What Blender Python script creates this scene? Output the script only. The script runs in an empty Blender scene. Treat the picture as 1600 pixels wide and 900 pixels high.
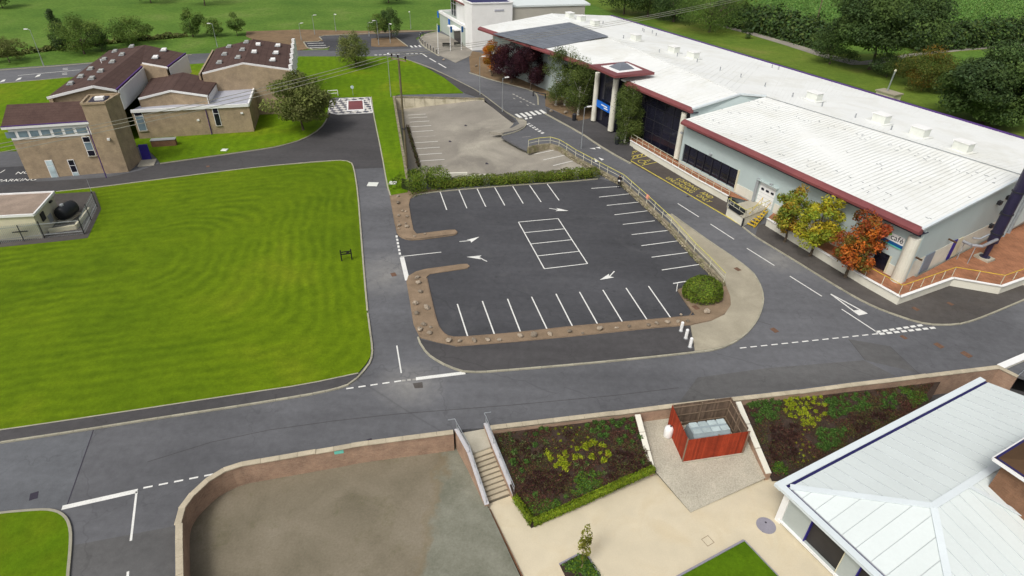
import bpy, bmesh, math, random
import numpy as np
from mathutils import Vector, Matrix
from mathutils.geometry import tessellate_polygon

# ------------------------------------------------------------------ camera, sky, sun, exposure
F_PX, PITCH, ROLL, CAM_H = 958.5, math.radians(33.65), math.radians(1.45), 33.06
sc = bpy.context.scene
COL = sc.collection
FW = Vector((0, math.cos(PITCH), -math.sin(PITCH)))
_r = Vector((1, 0, 0)); _u = _r.cross(FW)
RT = _r*math.cos(ROLL) + _u*math.sin(ROLL)
UP = -_r*math.sin(ROLL) + _u*math.cos(ROLL)
cam_d = bpy.data.cameras.new("camera"); cam = bpy.data.objects.new("camera", cam_d); COL.objects.link(cam)
cam.matrix_world = Matrix(((RT.x, UP.x, -FW.x, 0), (RT.y, UP.y, -FW.y, 0), (RT.z, UP.z, -FW.z, CAM_H), (0, 0, 0, 1)))
cam_d.sensor_width = 36; cam_d.lens = 36*F_PX/1600; cam_d.clip_start = 0.5; cam_d.clip_end = 5000
sc.camera = cam
sc.render.resolution_x, sc.render.resolution_y = 1024, 576
SUN_EL, SUN_AZ = math.radians(52), math.radians(215)      # azimuth from +y clockwise: behind the camera, to the left
w = bpy.data.worlds.new("World"); sc.world = w; w.use_nodes = True
nt = w.node_tree; bg = nt.nodes["Background"]
sky = nt.nodes.new("ShaderNodeTexSky"); sky.sky_type = 'NISHITA'; sky.sun_disc = False
sky.sun_elevation = SUN_EL; sky.sun_rotation = SUN_AZ; sky.air_density = 1.0; sky.dust_density = 6.0; sky.ozone_density = 0.6
hs = nt.nodes.new("ShaderNodeHueSaturation"); hs.inputs['Saturation'].default_value = 0.35   # overcast: a greyer sky
nt.links.new(sky.outputs[0], hs.inputs['Color']); nt.links.new(hs.outputs[0], bg.inputs[0]); bg.inputs[1].default_value = 0.12
sd = bpy.data.lights.new("sun", 'SUN'); sd.energy = 1.3; sd.angle = math.radians(14); sd.color = (1, 0.97, 0.92)
so = bpy.data.objects.new("sun", sd); COL.objects.link(so)
_sd = Vector((math.sin(SUN_AZ)*math.cos(SUN_EL), math.cos(SUN_AZ)*math.cos(SUN_EL), math.sin(SUN_EL)))
so.rotation_euler = (-_sd).to_track_quat('-Z', 'Y').to_euler(); so.location = (0, 0, 120)
vs = sc.view_settings; vs.view_transform = 'Standard'; vs.look = 'None'; vs.exposure = 0.12; vs.gamma = 1; vs.use_curve_mapping = False

# ------------------------------------------------------------------ helpers
rnd = random.Random(7)
def G(px, py, z=0.0):
    """point of the place at height z that the survey photograph shows at (px, py)"""
    d = RT*((px-800)/F_PX) - UP*((py-450)/F_PX) + FW
    return Vector((0, 0, CAM_H)) + d*((z-CAM_H)/d.z)
def PL(pts, z=0.0): return [G(p[0], p[1], p[2] if len(p) > 2 else z) for p in pts]
def proj(v):
    q = v - Vector((0, 0, CAM_H)); k = q.dot(FW)
    return 800+F_PX*q.dot(RT)/k, 450-F_PX*q.dot(UP)/k
def depth(v): return (v-Vector((0, 0, CAM_H))).dot(FW)
def hgt(base, top, z0=0.0):
    b = G(base[0], base[1], z0); best = (1e9, 0)
    for i in range(0, 1500):
        z = z0 + i*0.02; q = proj(Vector((b.x, b.y, z))); d = math.hypot(q[0]-top[0], q[1]-top[1])
        if d < best[0]: best = (d, z-z0)
    return best[1]
def plane_z(a, b, c):
    n = (b-a).cross(c-a)
    return lambda x, y: a.z - (n.x*(x-a.x)+n.y*(y-a.y))/n.z
def on_plane(px, py, zf):
    z = 0.0
    for _ in range(30):
        p = G(px, py, z); z = zf(p.x, p.y)
    return G(px, py, z)
def lerp(a, b, t): return a+(b-a)*t

def tag(o, label=None, cat=None, group=None, kind=None):
    if label: o['label'] = label
    if cat: o['category'] = cat
    if group: o['group'] = group
    if kind: o['kind'] = kind
    return o
def thing(name, label, cat, loc=(0, 0, 0), group=None, rz=0.0):
    o = bpy.data.objects.new(name, None); COL.objects.link(o); o.location = loc; o.rotation_euler.z = rz
    o.empty_display_size = 0.3
    return tag(o, label, cat, group)
def wl(o):
    v = Vector((0, 0, 0))
    while o is not None: v = v + o.location; o = o.parent
    return v
def copy_tree(o, parent=None):
    c = o.copy(); COL.objects.link(c); c.parent = parent
    for ch in list(o.children): copy_tree(ch, c)
    return c
class MB:
    """collects faces and links them as one mesh object"""
    def __init__(s): s.v = []; s.f = []
    def add(s, vs, fs):
        n = len(s.v); s.v += [Vector(v) for v in vs]; s.f += [tuple(i+n for i in f) for f in fs]; return s
    def box(s, c, sx, sy, sz, ax=None, ay=None, az=None):
        ax = (ax or Vector((1, 0, 0)))*sx/2; ay = (ay or Vector((0, 1, 0)))*sy/2; az = (az or Vector((0, 0, 1)))*sz/2; c = Vector(c)
        vs = [c+ax*i+ay*j+az*k for k in (-1, 1) for j in (-1, 1) for i in (-1, 1)]
        return s.add(vs, [(0, 2, 3, 1), (4, 5, 7, 6), (0, 1, 5, 4), (2, 6, 7, 3), (0, 4, 6, 2), (1, 3, 7, 5)])
    def bar(s, a, b, w_, h_, up=Vector((0, 0, 1))):
        a = Vector(a); b = Vector(b); d = (b-a); L = d.length
        if L < 1e-5: return s
        d /= L; side = d.cross(up)
        if side.length < 1e-3: side = d.cross(Vector((0, 1, 0)))
        side.normalize(); u2 = side.cross(d)
        return s.box((a+b)/2, L, w_, h_, d, side, u2)
    def tube(s, a, b, r0, r1=None, n=8, cap=True):
        a = Vector(a); b = Vector(b); r1 = r0 if r1 is None else r1; d = (b-a).normalized()
        x = d.cross(Vector((0, 0, 1)));  x = Vector((1, 0, 0)) if x.length < 1e-3 else x.normalized(); y = d.cross(x)
        vs = []
        for k, (c, r) in enumerate(((a, r0), (b, r1))):
            for i in range(n):
                t = 2*math.pi*i/n; vs.append(c+(x*math.cos(t)+y*math.sin(t))*r)
        fs = [(i, (i+1) % n, n+(i+1) % n, n+i) for i in range(n)]
        if cap: fs += [tuple(range(n))[::-1], tuple(range(n, 2*n))]
        return s.add(vs, fs)
    def path(s, pts, r, n=6):
        for a, b in zip(pts, pts[1:]): s.tube(a, b, r, r, n)
        return s
    def poly(s, pts, holes=()):
        loops = [[Vector(p) for p in pts]]+[[Vector(p) for p in h] for h in holes]
        flat = [p for l in loops for p in l]
        tris = tessellate_polygon([[Vector((p.x, p.y, 0)) for p in l] for l in loops])
        out = []
        for t in tris:
            a, b, c = (flat[i] for i in t)
            out.append(t if (b-a).cross(c-a).z >= 0 else t[::-1])
        return s.add(flat, out)
    def slab(s, pts, th, holes=()):
        s.poly(pts, holes)
        for l in [pts]+list(holes):
            n = len(l)
            for i in range(n):
                a = Vector(l[i]); b = Vector(l[(i+1) % n]); dz = Vector((0, 0, th))
                s.add([a, b, b-dz, a-dz], [(0, 1, 2, 3)])
        return s
    def face(s, *pts): return s.add(pts, [tuple(range(len(pts)))])
    def solid(s, top, thick):
        """closed plate: polygon (possibly tilted) extruded straight down"""
        top = [Vector(p) for p in top]; bot = [p-Vector((0, 0, thick)) for p in top]; n = len(top)
        return s.add(top+bot, [tuple(range(n)), tuple(range(2*n-1, n-1, -1))]+[(i, n+i, n+(i+1) % n, (i+1) % n) for i in range(n)])
    def wall(s, a, b, z0, z1, th=0.25, inner=None):
        """upright wall between plan points a, b"""
        a = Vector((a[0], a[1], 0)); b = Vector((b[0], b[1], 0)); d = (b-a); L = d.length; d /= L
        return s.box((a+b)/2+Vector((0, 0, (z0+z1)/2)), L, th, z1-z0, d, Vector((-d.y, d.x, 0)))
    def build(s, name, mat, parent=None, smooth=False, bevel=0):
        off = wl(parent) if parent is not None else Vector((0, 0, 0))
        me = bpy.data.meshes.new(name); me.from_pydata([v-off for v in s.v], [], s.f)
        bm = bmesh.new(); bm.from_mesh(me); bmesh.ops.remove_doubles(bm, verts=bm.verts, dist=1e-4) if smooth else None
        bmesh.ops.recalc_face_normals(bm, faces=bm.faces) if s.closed else None
        bm.to_mesh(me); bm.free()
        if mat: me.materials.append(MATS[mat] if isinstance(mat, str) else mat)
        if smooth:
            for p in me.polygons: p.use_smooth = True
        o = bpy.data.objects.new(name, me); COL.objects.link(o)
        if parent is not None: o.parent = parent
        if bevel:
            m = o.modifiers.new("bevel", 'BEVEL'); m.width = bevel; m.segments = 1; m.limit_method = 'ANGLE'
        return o
    closed = True
def struct(name, mb, mat, parent=None, kind='structure', **k):
    mb.closed = False
    o = mb.build(name, mat, parent, **k)
    if parent is None: o['kind'] = kind
    return o
def inst(src, name, parent, loc=None, rz=None):
    """another copy of a piece, sharing its mesh"""
    o = src.copy(); COL.objects.link(o); o.parent = parent
    if loc is not None: o.location = loc
    if rz is not None: o.rotation_euler.z = rz
    return o

# ------------------------------------------------------------------ materials
MATS = {}
class NT:
    def __init__(s, name):
        m = bpy.data.materials.new(name); m.use_nodes = True; s.m = m; s.t = m.node_tree; s.b = s.t.nodes["Principled BSDF"]; MATS[name] = m
    def n(s, typ, **kw):
        nd = s.t.nodes.new("ShaderNode"+typ)
        for k, v in kw.items():
            if k in nd.inputs: nd.inputs[k].default_value = v
            else: setattr(nd, k, v)
        return nd
    def l(s, a, b): s.t.links.new(a, b)
    def math(s, op, a, b=None, c=None):
        nd = s.n("Math", operation=op)
        for i, x in enumerate((a, b, c)):
            if x is None: continue
            if isinstance(x, (int, float)): nd.inputs[i].default_value = x
            else: s.l(x, nd.inputs[i])
        return nd.outputs[0]
    def pos(s): return s.n("NewGeometry").outputs['Position']
    def noise(s, vec, scale, detail=4, rough=.6, dist=0):
        nd = s.n("TexNoise"); nd.inputs['Scale'].default_value = scale; nd.inputs['Detail'].default_value = detail; nd.inputs['Roughness'].default_value = rough; nd.inputs['Distortion'].default_value = dist
        s.l(vec, nd.inputs['Vector']); return nd.outputs[0]
    def ramp(s, fac, stops):
        nd = s.n("ValToRGB"); e = nd.color_ramp.elements
        while len(e) < len(stops): e.new(0.5)
        for x, (p, c) in zip(e, stops): x.position = p; x.color = (*c, 1) if len(c) == 3 else c
        s.l(fac, nd.inputs[0]); return nd.outputs[0]
    def mix(s, fac, a, b, mode='MIX'):
        nd = s.n("Mix", data_type='RGBA', blend_type=mode)
        for i, x in ((0, fac), (6, a), (7, b)):
            if isinstance(x, (int, float)): nd.inputs[i].default_value = x
            elif isinstance(x, tuple): nd.inputs[i].default_value = (*x, 1)
            else: s.l(x, nd.inputs[i])
        return nd.outputs[2]
    def bump(s, h, strength, dist=0.02):
        nd = s.n("Bump"); nd.inputs['Strength'].default_value = strength; nd.inputs['Distance'].default_value = dist
        s.l(h, nd.inputs['Height']); s.l(nd.outputs[0], s.b.inputs['Normal'])
    def out(s, col, rough=.8, spec=.3, metal=0):
        if isinstance(col, tuple): s.b.inputs['Base Color'].default_value = (*col, 1)
        else: s.l(col, s.b.inputs['Base Color'])
        s.b.inputs['Roughness'].default_value = rough; s.b.inputs['Specular IOR Level'].default_value = spec; s.b.inputs['Metallic'].default_value = metal
        return s.m
def sh(c, k): return tuple(max(0, min(1, x*k)) for x in c)
def M(name, col, rough=.8, var=.18, scale=.4, fine=.12, fscale=9, bump=.0, bdist=.02, spec=.3, metal=0, rand=.0, col2=None, stain=None, stain_amt=.5, sscale=.25):
    n = NT(name); p = n.pos()
    a = n.noise(p, scale, 5); f = n.noise(p, fscale, 4, .7)
    c = n.ramp(a, [(.3, sh(col, 1-var)), (.7, col2 or sh(col, 1+var))])
    if stain:
        st = n.ramp(n.noise(p, sscale, 6, .65, .6), [(.48, (0, 0, 0)), (.68, (stain_amt,)*3)])
        c = n.mix(st, c, stain)
    c = n.mix(1.0, c, n.ramp(f, [(.25, (1-fine,)*3), (.75, (1+fine,)*3)]), 'MULTIPLY')
    if rand:
        oi = n.n("ObjectInfo"); c = n.mix(1.0, c, n.ramp(oi.outputs['Random'], [(0, (1-rand,)*3), (1, (1+rand*.6,)*3)]), 'MULTIPLY')
    if bump: n.bump(f, bump, bdist)
    return n.out(c, rough, spec, metal)
def uvw(n):
    """(along the wall, height) for upright faces"""
    g = n.n("NewGeometry"); cr = n.n("VectorMath", operation='CROSS_PRODUCT'); cr.inputs[0].default_value = (0, 0, 1); n.l(g.outputs['True Normal'], cr.inputs[1])
    dt = n.n("VectorMath", operation='DOT_PRODUCT'); n.l(cr.outputs[0], dt.inputs[0]); n.l(g.outputs['Position'], dt.inputs[1])
    sp = n.n("SeparateXYZ"); n.l(g.outputs['Position'], sp.inputs[0]); cb = n.n("CombineXYZ"); n.l(dt.outputs['Value'], cb.inputs[0]); n.l(sp.outputs['Z'], cb.inputs[1])
    return cb.outputs[0]
def brick_mat(name, c1, c2, mortar, bw=.225, bh=.075, rough=.9, stain=None):
    n = NT(name); v = uvw(n); b = n.n("TexBrick"); n.l(v, b.inputs['Vector'])
    b.inputs['Color1'].default_value = (*c1, 1); b.inputs['Color2'].default_value = (*c2, 1); b.inputs['Mortar'].default_value = (*mortar, 1)
    b.inputs['Scale'].default_value = 1; b.inputs['Brick Width'].default_value = bw; b.inputs['Row Height'].default_value = bh; b.inputs['Mortar Size'].default_value = .008
    p = n.pos(); c = n.mix(1.0, b.outputs['Color'], n.ramp(n.noise(p, .9, 6, .7), [(.3, (.72, .72, .72)), (.7, (1.22, 1.2, 1.15))]), 'MULTIPLY')
    c = n.mix(1.0, c, n.ramp(n.noise(p, 14, 3, .7), [(.3, (.86,)*3), (.7, (1.12,)*3)]), 'MULTIPLY')
    n.bump(b.outputs['Fac'], -.5, .006); return n.out(c, rough, .2)
DUST = [(tuple(G(602, 428)), 5.5), (tuple(G(640, 602)), 3.6), (tuple(G(1215, 405)), 4.0), (tuple(G(690, 385)), 4.5)]
def asphalt(name, col, patch=.15, warm=None, crack=True, spots=(), oil=False):
    n = NT(name); p = n.pos()
    a = n.noise(p, .055, 4, .55, .4); c = n.ramp(a, [(.35, sh(col, 1-patch)), (.66, sh(col, 1+patch))])
    # worn wheel tracks and seepage stains
    st = n.n("Mapping"); st.inputs['Rotation'].default_value = (0, 0, .2); st.inputs['Scale'].default_value = (.05, .4, 1); n.l(p, st.inputs[0])
    s2 = n.noise(st.outputs[0], 1.0, 5, .6, .3); c = n.mix(1.0, c, n.ramp(s2, [(.3, (.86,)*3), (.7, (1.1,)*3)]), 'MULTIPLY')
    if warm: c = n.mix(n.ramp(n.noise(p, .16, 5, .6), [(.5, (0, 0, 0)), (.75, (.7,)*3)]), c, warm)
    for ct_, rd in spots:      # pale dust dragged out at junctions
        ds_ = n.n("VectorMath", operation='DISTANCE'); n.l(p, ds_.inputs[0]); ds_.inputs[1].default_value = ct_
        fl_ = n.math('SUBTRACT', 1.0, n.math('DIVIDE', ds_.outputs['Value'], rd)); fl_ = n.math('MULTIPLY', n.math('MAXIMUM', fl_, 0.0), n.noise(p, .5, 5, .65, 1.2)); c = n.mix(n.ramp(fl_, [(.08, (0, 0, 0)), (.55, (.75,)*3)]), c, (.26, .255, .24))
    f = n.noise(p, 28, 3, .8); c = n.mix(1.0, c, n.ramp(f, [(.25, (.8,)*3), (.75, (1.2,)*3)]), 'MULTIPLY')
    g = n.noise(p, 1.6, 5, .7); c = n.mix(1.0, c, n.ramp(g, [(.3, (.87,)*3), (.7, (1.12,)*3)]), 'MULTIPLY')
    if oil:                    # drips where cars stand, pale scuffs where they turn
        vo = n.n("TexVoronoi"); vo.inputs['Scale'].default_value = .55; n.l(p, vo.inputs['Vector']); c = n.mix(n.ramp(vo.outputs['Distance'], [(.0, (.55,)*3), (.13, (0, 0, 0))]), c, (.028, .028, .03))
        c = n.mix(n.ramp(n.noise(p, .22, 6, .7, 1.5), [(.55, (0, 0, 0)), (.75, (.3,)*3)]), c, (.13, .13, .13))
    if crack:
        wv = n.noise(p, .35, 3); mp = n.n("VectorMath", operation='ADD'); n.l(p, mp.inputs[0])
        sv = n.n("VectorMath", operation='SCALE'); sv.inputs[0].default_value = (6, -4, 0); n.l(wv, sv.inputs['Scale'])
        n.l(sv.outputs[0], mp.inputs[1])
        vo = n.n("TexVoronoi", feature='DISTANCE_TO_EDGE'); vo.inputs['Scale'].default_value = .11; n.l(mp.outputs[0], vo.inputs['Vector'])
        c = n.mix(n.ramp(vo.outputs['Distance'], [(.0, (.35,)*3), (.006, (0, 0, 0))]), c, sh(col, .45))
    n.bump(f, .35, .01); return n.out(c, .88, .25)
def grass_mat(name, c1, c2, c3, mow=None, period=1.15, fscale=5, mow_amt=.5):
    n = NT(name); p = n.pos()
    a = n.noise(p, .07, 4, .6, .3); c = n.ramp(a, [(.3, c1), (.55, c2), (.78, c3)])
    b = n.noise(p, .8, 5, .7); c = n.mix(1.0, c, n.ramp(b, [(.25, (.76, .78, .7)), (.75, (1.24, 1.2, 1.2))]), 'MULTIPLY')
    f = n.noise(p, fscale, 5, .8); c = n.mix(1.0, c, n.ramp(f, [(.25, (.74,)*3), (.75, (1.24,)*3)]), 'MULTIPLY')
    if mow:
        d = None
        for (pt, nv) in mow:
            sb = n.n("VectorMath", operation='SUBTRACT'); n.l(p, sb.inputs[0]); sb.inputs[1].default_value = pt
            dt = n.n("VectorMath", operation='DOT_PRODUCT'); n.l(sb.outputs[0], dt.inputs[0]); dt.inputs[1].default_value = nv
            d = dt.outputs['Value'] if d is None else n.math('SMOOTH_MIN', d, dt.outputs['Value'], 9.0)
        wob = n.noise(p, .09, 3, .6); ph = n.math('ADD', n.math('MULTIPLY', d, 2*math.pi/period), n.math('MULTIPLY', wob, 20.0))
        s1 = n.math('SINE', ph); amp = n.ramp(n.noise(p, .13, 4, .6), [(.35, (.08,)*3), (.68, (1,)*3)])
        v = n.math('MULTIPLY', s1, amp); v = n.math('MULTIPLY_ADD', v, .5, .5)
        c = n.mix(1.0, c, n.mix(v, (1-.32*mow_amt, 1-.3*mow_amt, 1-.3*mow_amt), (1+.36*mow_amt, 1+.3*mow_amt, 1.0)), 'MULTIPLY')
    n.bump(f, .6, .05); return n.out(c, .9, .12)
def leaf_mat(name, trans=.3):
    n = NT(name); at = n.n("Attribute", attribute_name="tint")
    n.out(at.outputs['Color'], .65, .2)
    tr = n.n("BsdfTranslucent"); n.l(at.outputs['Color'], tr.inputs[0]); mx = n.n("MixShader"); mx.inputs[0].default_value = trans
    n.l(n.b.outputs[0], mx.inputs[1]); n.l(tr.outputs[0], mx.inputs[2]); n.l(mx.outputs[0], n.t.nodes['Material Output'].inputs[0])

asphalt('asphalt', (.124, .126, .134), .2, spots=DUST); asphalt('asphalt_blue', (.128, .134, .144)); asphalt('asphalt_warm2', (.110, .109, .108)); asphalt('asphalt_dark', (.070, .071, .077), .2, oil=True); asphalt('asphalt_pave', (.074, .071, .072), .14)
asphalt('asphalt_warm', (.088, .080, .074), .15, (.07, .06, .05)); asphalt('asphalt_bay', (.085, .072, .064), .12)
M('concrete_lot', (.245, .225, .19), .92, .2, .12, .14, 6, .15, stain=(.42, .39, .32), stain_amt=.75, sscale=.075)
M('concrete_pave', (.36, .325, .245), .92, .16, .3, .1, 8, .15, stain=(.26, .235, .17), stain_amt=.5)
M('concrete', (.42, .39, .31), .9, .14, .8, .12, 12, .15)
M('kerb', (.36, .34, .26), .92, .12, 1.2, .14, 15, .15, rand=.14)
M('wall_render', (.57, .52, .39), .92, .14, .7, .12, 9, .15, stain=(.2, .17, .09), stain_amt=.55, sscale=.5)
M('cream_paving', (.60, .53, .385), .9, .07, .5, .06, 12, .08, stain=(.56, .47, .31), stain_amt=.6, sscale=.5)
M('gravel_bed', (.24, .175, .115), .95, .2, .7, .3, 14, .6, .04)
M('gravel_pale', (.42, .39, .31), .95, .14, .5, .34, 11, .6, .03)
M('soil', (.046, .031, .023), .95, .3, 1.0, .35, 9, .7, .06)
M('bark_mulch', (.20, .135, .075), .95, .22, .5, .3, 9, .5, .05, stain=(.12, .085, .05))
M('paint_white', (.72, .72, .68), .7, .08, 1.0, .2, 12); M('paint_worn', (.36, .35, .32), .8, .3, 2.0, .4, 14); M('paint_yellow', (.55, .46, .08), .7, .2, 1.5, .3, 12)
M('white_wall', (.70, .68, .58), .8, .05, .4, .05, 8, stain=(.50, .46, .34), stain_amt=.3, sscale=.7)
M('white_clean', (.82, .82, .80), .6, .04, .5, .03, 8); M('upvc', (.80, .80, .79), .5, .03, 1, .02, 5)
M('roof_white', (.77, .785, .76), .7, .04, .12, .03, 1.6, stain=(.66, .66, .60), stain_amt=.7, sscale=.16)
M('roof_panel', (.66, .715, .70), .55, .03, .3, .03, 5, rand=.02, spec=.4); M('roof_flashing', (.66, .72, .735), .5, .04, .4, .03, 6, spec=.4)
M('cladding', (.46, .54, .53), .55, .05, .3, .03, 6, spec=.35); M('red_fascia', (.19, .055, .057), .5, .12, .4, .08, 6, spec=.4, stain=(.26, .08, .075), stain_amt=.5)
M('shaded_soffit', (.02, .02, .045), .7, .1, .5); M('gutter_dark', (.02, .018, .10), .5, .1, .5); M('dark_metal', (.03, .03, .035), .5, .1, 1); M('purple_trim', (.075, .03, .16), .6, .1, .8)  # soffit colour has the shade under the eaves put into it
M('galv', (.45, .48, .50), .4, .1, 1.5, .06, 14, metal=.6, spec=.5); M('steel', (.52, .52, .54), .35, .1, 1, metal=.7); M('grey_metal', (.33, .35, .36), .5, .08, 1)
M('solar', (.15, .165, .19), .35, .12, .6, .06, 3, rand=.15, spec=.5)
M('vent_white', (.70, .72, .66), .7, .06, .8, .05, 6); M('blue_sign', (.01, .15, .62), .5, .05, 1); M('sign_blue_dark', (.01, .10, .30), .5, .05, 1); M('sign_teal', (.14, .55, .40), .6)
M('blue_door', (.03, .02, .22), .5, .1, 1); M('grey_door', (.20, .24, .29), .5, .1, 1); M('louvre', (.24, .25, .25), .6, .1, 1)
M('yellow_rail', (.56, .52, .13), .6, .1, 1, .1, 8); M('yellow_bright', (.62, .42, .03), .6, .1, 1, .1, 8); M('white_post', (.60, .58, .45), .7, .12, 1, .1, 8)
M('red_board', (.33, .042, .014), .8, .2, 1.2, .18, 14, rand=.28); M('timber', (.22, .16, .11), .85, .2, 2, .2, 20, rand=.2); M('tank_grey', (.30, .36, .38), .6, .1, 1, .06, 8)
M('plastic_black', (.018, .020, .024), .45, .1, 2); M('black_wood', (.015, .016, .013), .7, .2, 2)
M('felt', (.30, .235, .185), .95, .2, .6, .2, 8, .2, stain=(.22, .17, .13)); M('cream_render', (.62, .58, .42), .85, .08, .6, .06, 8)
M('rock', (.30, .25, .19), .9, .25, 2.2, .3, 9, .5, .04, rand=.4); M('pole_wood', (.15, .125, .075), .9, .2, 2, .2, 12); M('bark', (.10, .078, .055), .95, .25, 3, .3, 14, .5)
M('bark_birch', (.62, .60, .53), .85, .3, 5, .2, 18, stain=(.06, .05, .04), stain_amt=.9, sscale=2.5); M('stake', (.22, .17, .10), .9, .2, 3)
M('grey_flat', (.40, .41, .46), .8, .1, .4, .08, 6, stain=(.30, .30, .33)); M('drain', (.035, .03, .045), .7); M('rust', (.15, .085, .055), .85, .2, 3, .2, 12)
M('skin', (.45, .26, .18), .6, .05, 4); M('cloth_black', (.012, .012, .016), .85, .15, 6); M('cloth_navy', (.016, .016, .03), .85, .15, 6); M('cloth_pink', (.70, .30, .20), .85, .15, 6); M('hair', (.02, .014, .01), .8)
M('insulator', (.02, .015, .015), .4); M('wire', (.30, .29, .24), .6); M('stone_wall', (.25, .215, .15), .95, .3, 1.4, .3, 5, .5, .05, stain=(.12, .13, .03), stain_amt=.7, sscale=.8)
M('manhole', (.50, .45, .33), .85); M('disc_grey', (.26, .25, .29), .85, .08, 1, .1, 12); M('moss_green', (.10, .17, .01), .95, .2, 1, .3, 8)
brick_mat('brick_red', (.33, .205, .145), (.40, .265, .19), (.36, .29, .22)); brick_mat('brick_buff', (.36, .275, .185), (.40, .31, .215), (.36, .29, .2))
brick_mat('brick_garden', (.20, .10, .055), (.25, .13, .075), (.2, .14, .1))
def roof_tile():
    n = NT('roof_tile'); p = n.pos(); sp = n.n("SeparateXYZ"); n.l(p, sp.inputs[0])
    fr = n.math('FRACT', n.math('MULTIPLY', sp.outputs['Z'], 5.5)); c = n.ramp(n.noise(p, .7, 5, .7), [(.3, (.072, .044, .038)), (.7, (.105, .066, .055))])
    c = n.mix(1.0, c, n.ramp(n.noise(p, 7, 4, .8), [(.3, (.8,)*3), (.7, (1.2,)*3)]), 'MULTIPLY')
    c = n.mix(n.ramp(fr, [(0, (.45,)*3), (.22, (0, 0, 0))]), c, (.035, .02, .018)); n.bump(fr, .4, .03); n.out(c, .9, .15)
roof_tile()
def terrace_mat():
    n = NT('terracotta'); p = n.pos(); b = n.n("TexBrick"); mp = n.n("Mapping"); mp.inputs['Rotation'].default_value = (0, 0, 1.09); n.l(p, mp.inputs[0]); n.l(mp.outputs[0], b.inputs['Vector'])
    b.inputs['Color1'].default_value = (.37, .165, .085, 1); b.inputs['Color2'].default_value = (.30, .135, .072, 1); b.inputs['Mortar'].default_value = (.2, .1, .06, 1)
    b.inputs['Scale'].default_value = 1; b.inputs['Brick Width'].default_value = .4; b.inputs['Row Height'].default_value = .2; b.inputs['Mortar Size'].default_value = .012
    c = n.mix(1.0, b.outputs[0], n.ramp(n.noise(p, .8, 5, .7), [(.3, (.75,)*3), (.7, (1.25,)*3)]), 'MULTIPLY'); n.bump(b.outputs['Fac'], -.4, .006); n.out(c, .85, .25)
terrace_mat()
def glass_mat(name, col, rough=.08):
    n = NT(name); p = n.pos(); n.out(n.ramp(n.noise(p, .5, 3), [(.3, sh(col, .7)), (.7, sh(col, 1.4))]), rough, .5)
glass_mat('glass_dark', (.012, .012, .022)); glass_mat('glass_blue', (.16, .22, .26), .15); glass_mat('glass_pale', (.42, .52, .54), .2); M('dome', (.36, .37, .35), .4, .15, 2); glass_mat('roller_shutter', (.022, .019, .019), .6)
def court_mat():
    n = NT('court_gravel'); p = n.pos(); a, b = G(690, 735, -1.45), G(655, 870, -1.45); d = (b-a).normalized(); nv = Vector((-d.y, d.x, 0)); nv = nv if nv.x > 0 else -nv
    sb = n.n("VectorMath", operation='SUBTRACT'); n.l(p, sb.inputs[0]); sb.inputs[1].default_value = a; dt = n.n("VectorMath", operation='DOT_PRODUCT'); n.l(sb.outputs[0], dt.inputs[0]); dt.inputs[1].default_value = nv
    wob = n.math('MULTIPLY_ADD', n.noise(p, .55, 6, .65), 3.2, -1.6); m = n.math('ADD', dt.outputs['Value'], wob); m = n.math('MULTIPLY_ADD', m, .5, .35)
    base = n.ramp(n.noise(p, .22, 6, .6, .4), [(.3, (.155, .136, .094)), (.5, (.205, .178, .128)), (.72, (.25, .22, .165))]); moss = n.ramp(n.noise(p, .45, 8, .8, .3), [(.54, (0, 0, 0)), (.78, (.6,)*3)]); base = n.mix(moss, base, (.085, .085, .03))
    pale = n.ramp(n.noise(p, .5, 6, .7), [(.3, (.14, .142, .105)), (.7, (.245, .245, .195))]); mm = n.ramp(m, [(.25, (0, 0, 0)), (.6, (1, 1, 1))]); c = n.mix(mm, base, pale)
    edge = n.ramp(m, [(.12, (0, 0, 0)), (.33, (.25,)*3), (.5, (0, 0, 0))]); c = n.mix(edge, c, (.17, .12, .05))
    f = n.noise(p, 7, 4, .75); c = n.mix(1.0, c, n.ramp(f, [(.25, (.84,)*3), (.75, (1.15,)*3)]), 'MULTIPLY'); n.bump(f, .4, .03); n.out(c, .95, .2)
court_mat()
leaf_mat('leaf'); leaf_mat('leaf_low', .2)
grass_mat('meadow', (.070, .145, .022), (.105, .190, .030), (.155, .215, .055), None, fscale=1.6)
grass_mat('rough_grass', (.085, .150, .020), (.130, .190, .028), (.20, .20, .055), None, fscale=3)

# ------------------------------------------------------------------ setting: ground, roads, pavements
Z_COURT, Z_PATIO = -1.45, -1.75
# rim of the sunken court and garden (top of its retaining wall), west to east
RIM = [(277, 960), (276, 899), (275, 830), (277, 802), (288, 782), (307, 762), (332, 741), (370, 724), (400, 719), (470, 707), (535, 696), (552, 692), (630, 682), (708, 672)]
RIM2 = [(766, 668), (860, 657), (960, 645), (1045, 634), (1138, 623), (1191, 617), (1239, 611.5), (1325, 600), (1400, 591), (1460, 583), (1560, 571)]
rim_w = PL(RIM, .0); rim_e = PL(RIM2, .0)
rim_end = G(1592, 586, 0)
low_hole = [Vector((p.x, p.y, 0)) for p in rim_w+rim_e+[rim_end]] + [Vector((50, 33, 0)), Vector((62, 30, 0)), Vector((62, -30, 0)), Vector((rim_w[0].x, -30, 0))]
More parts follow.
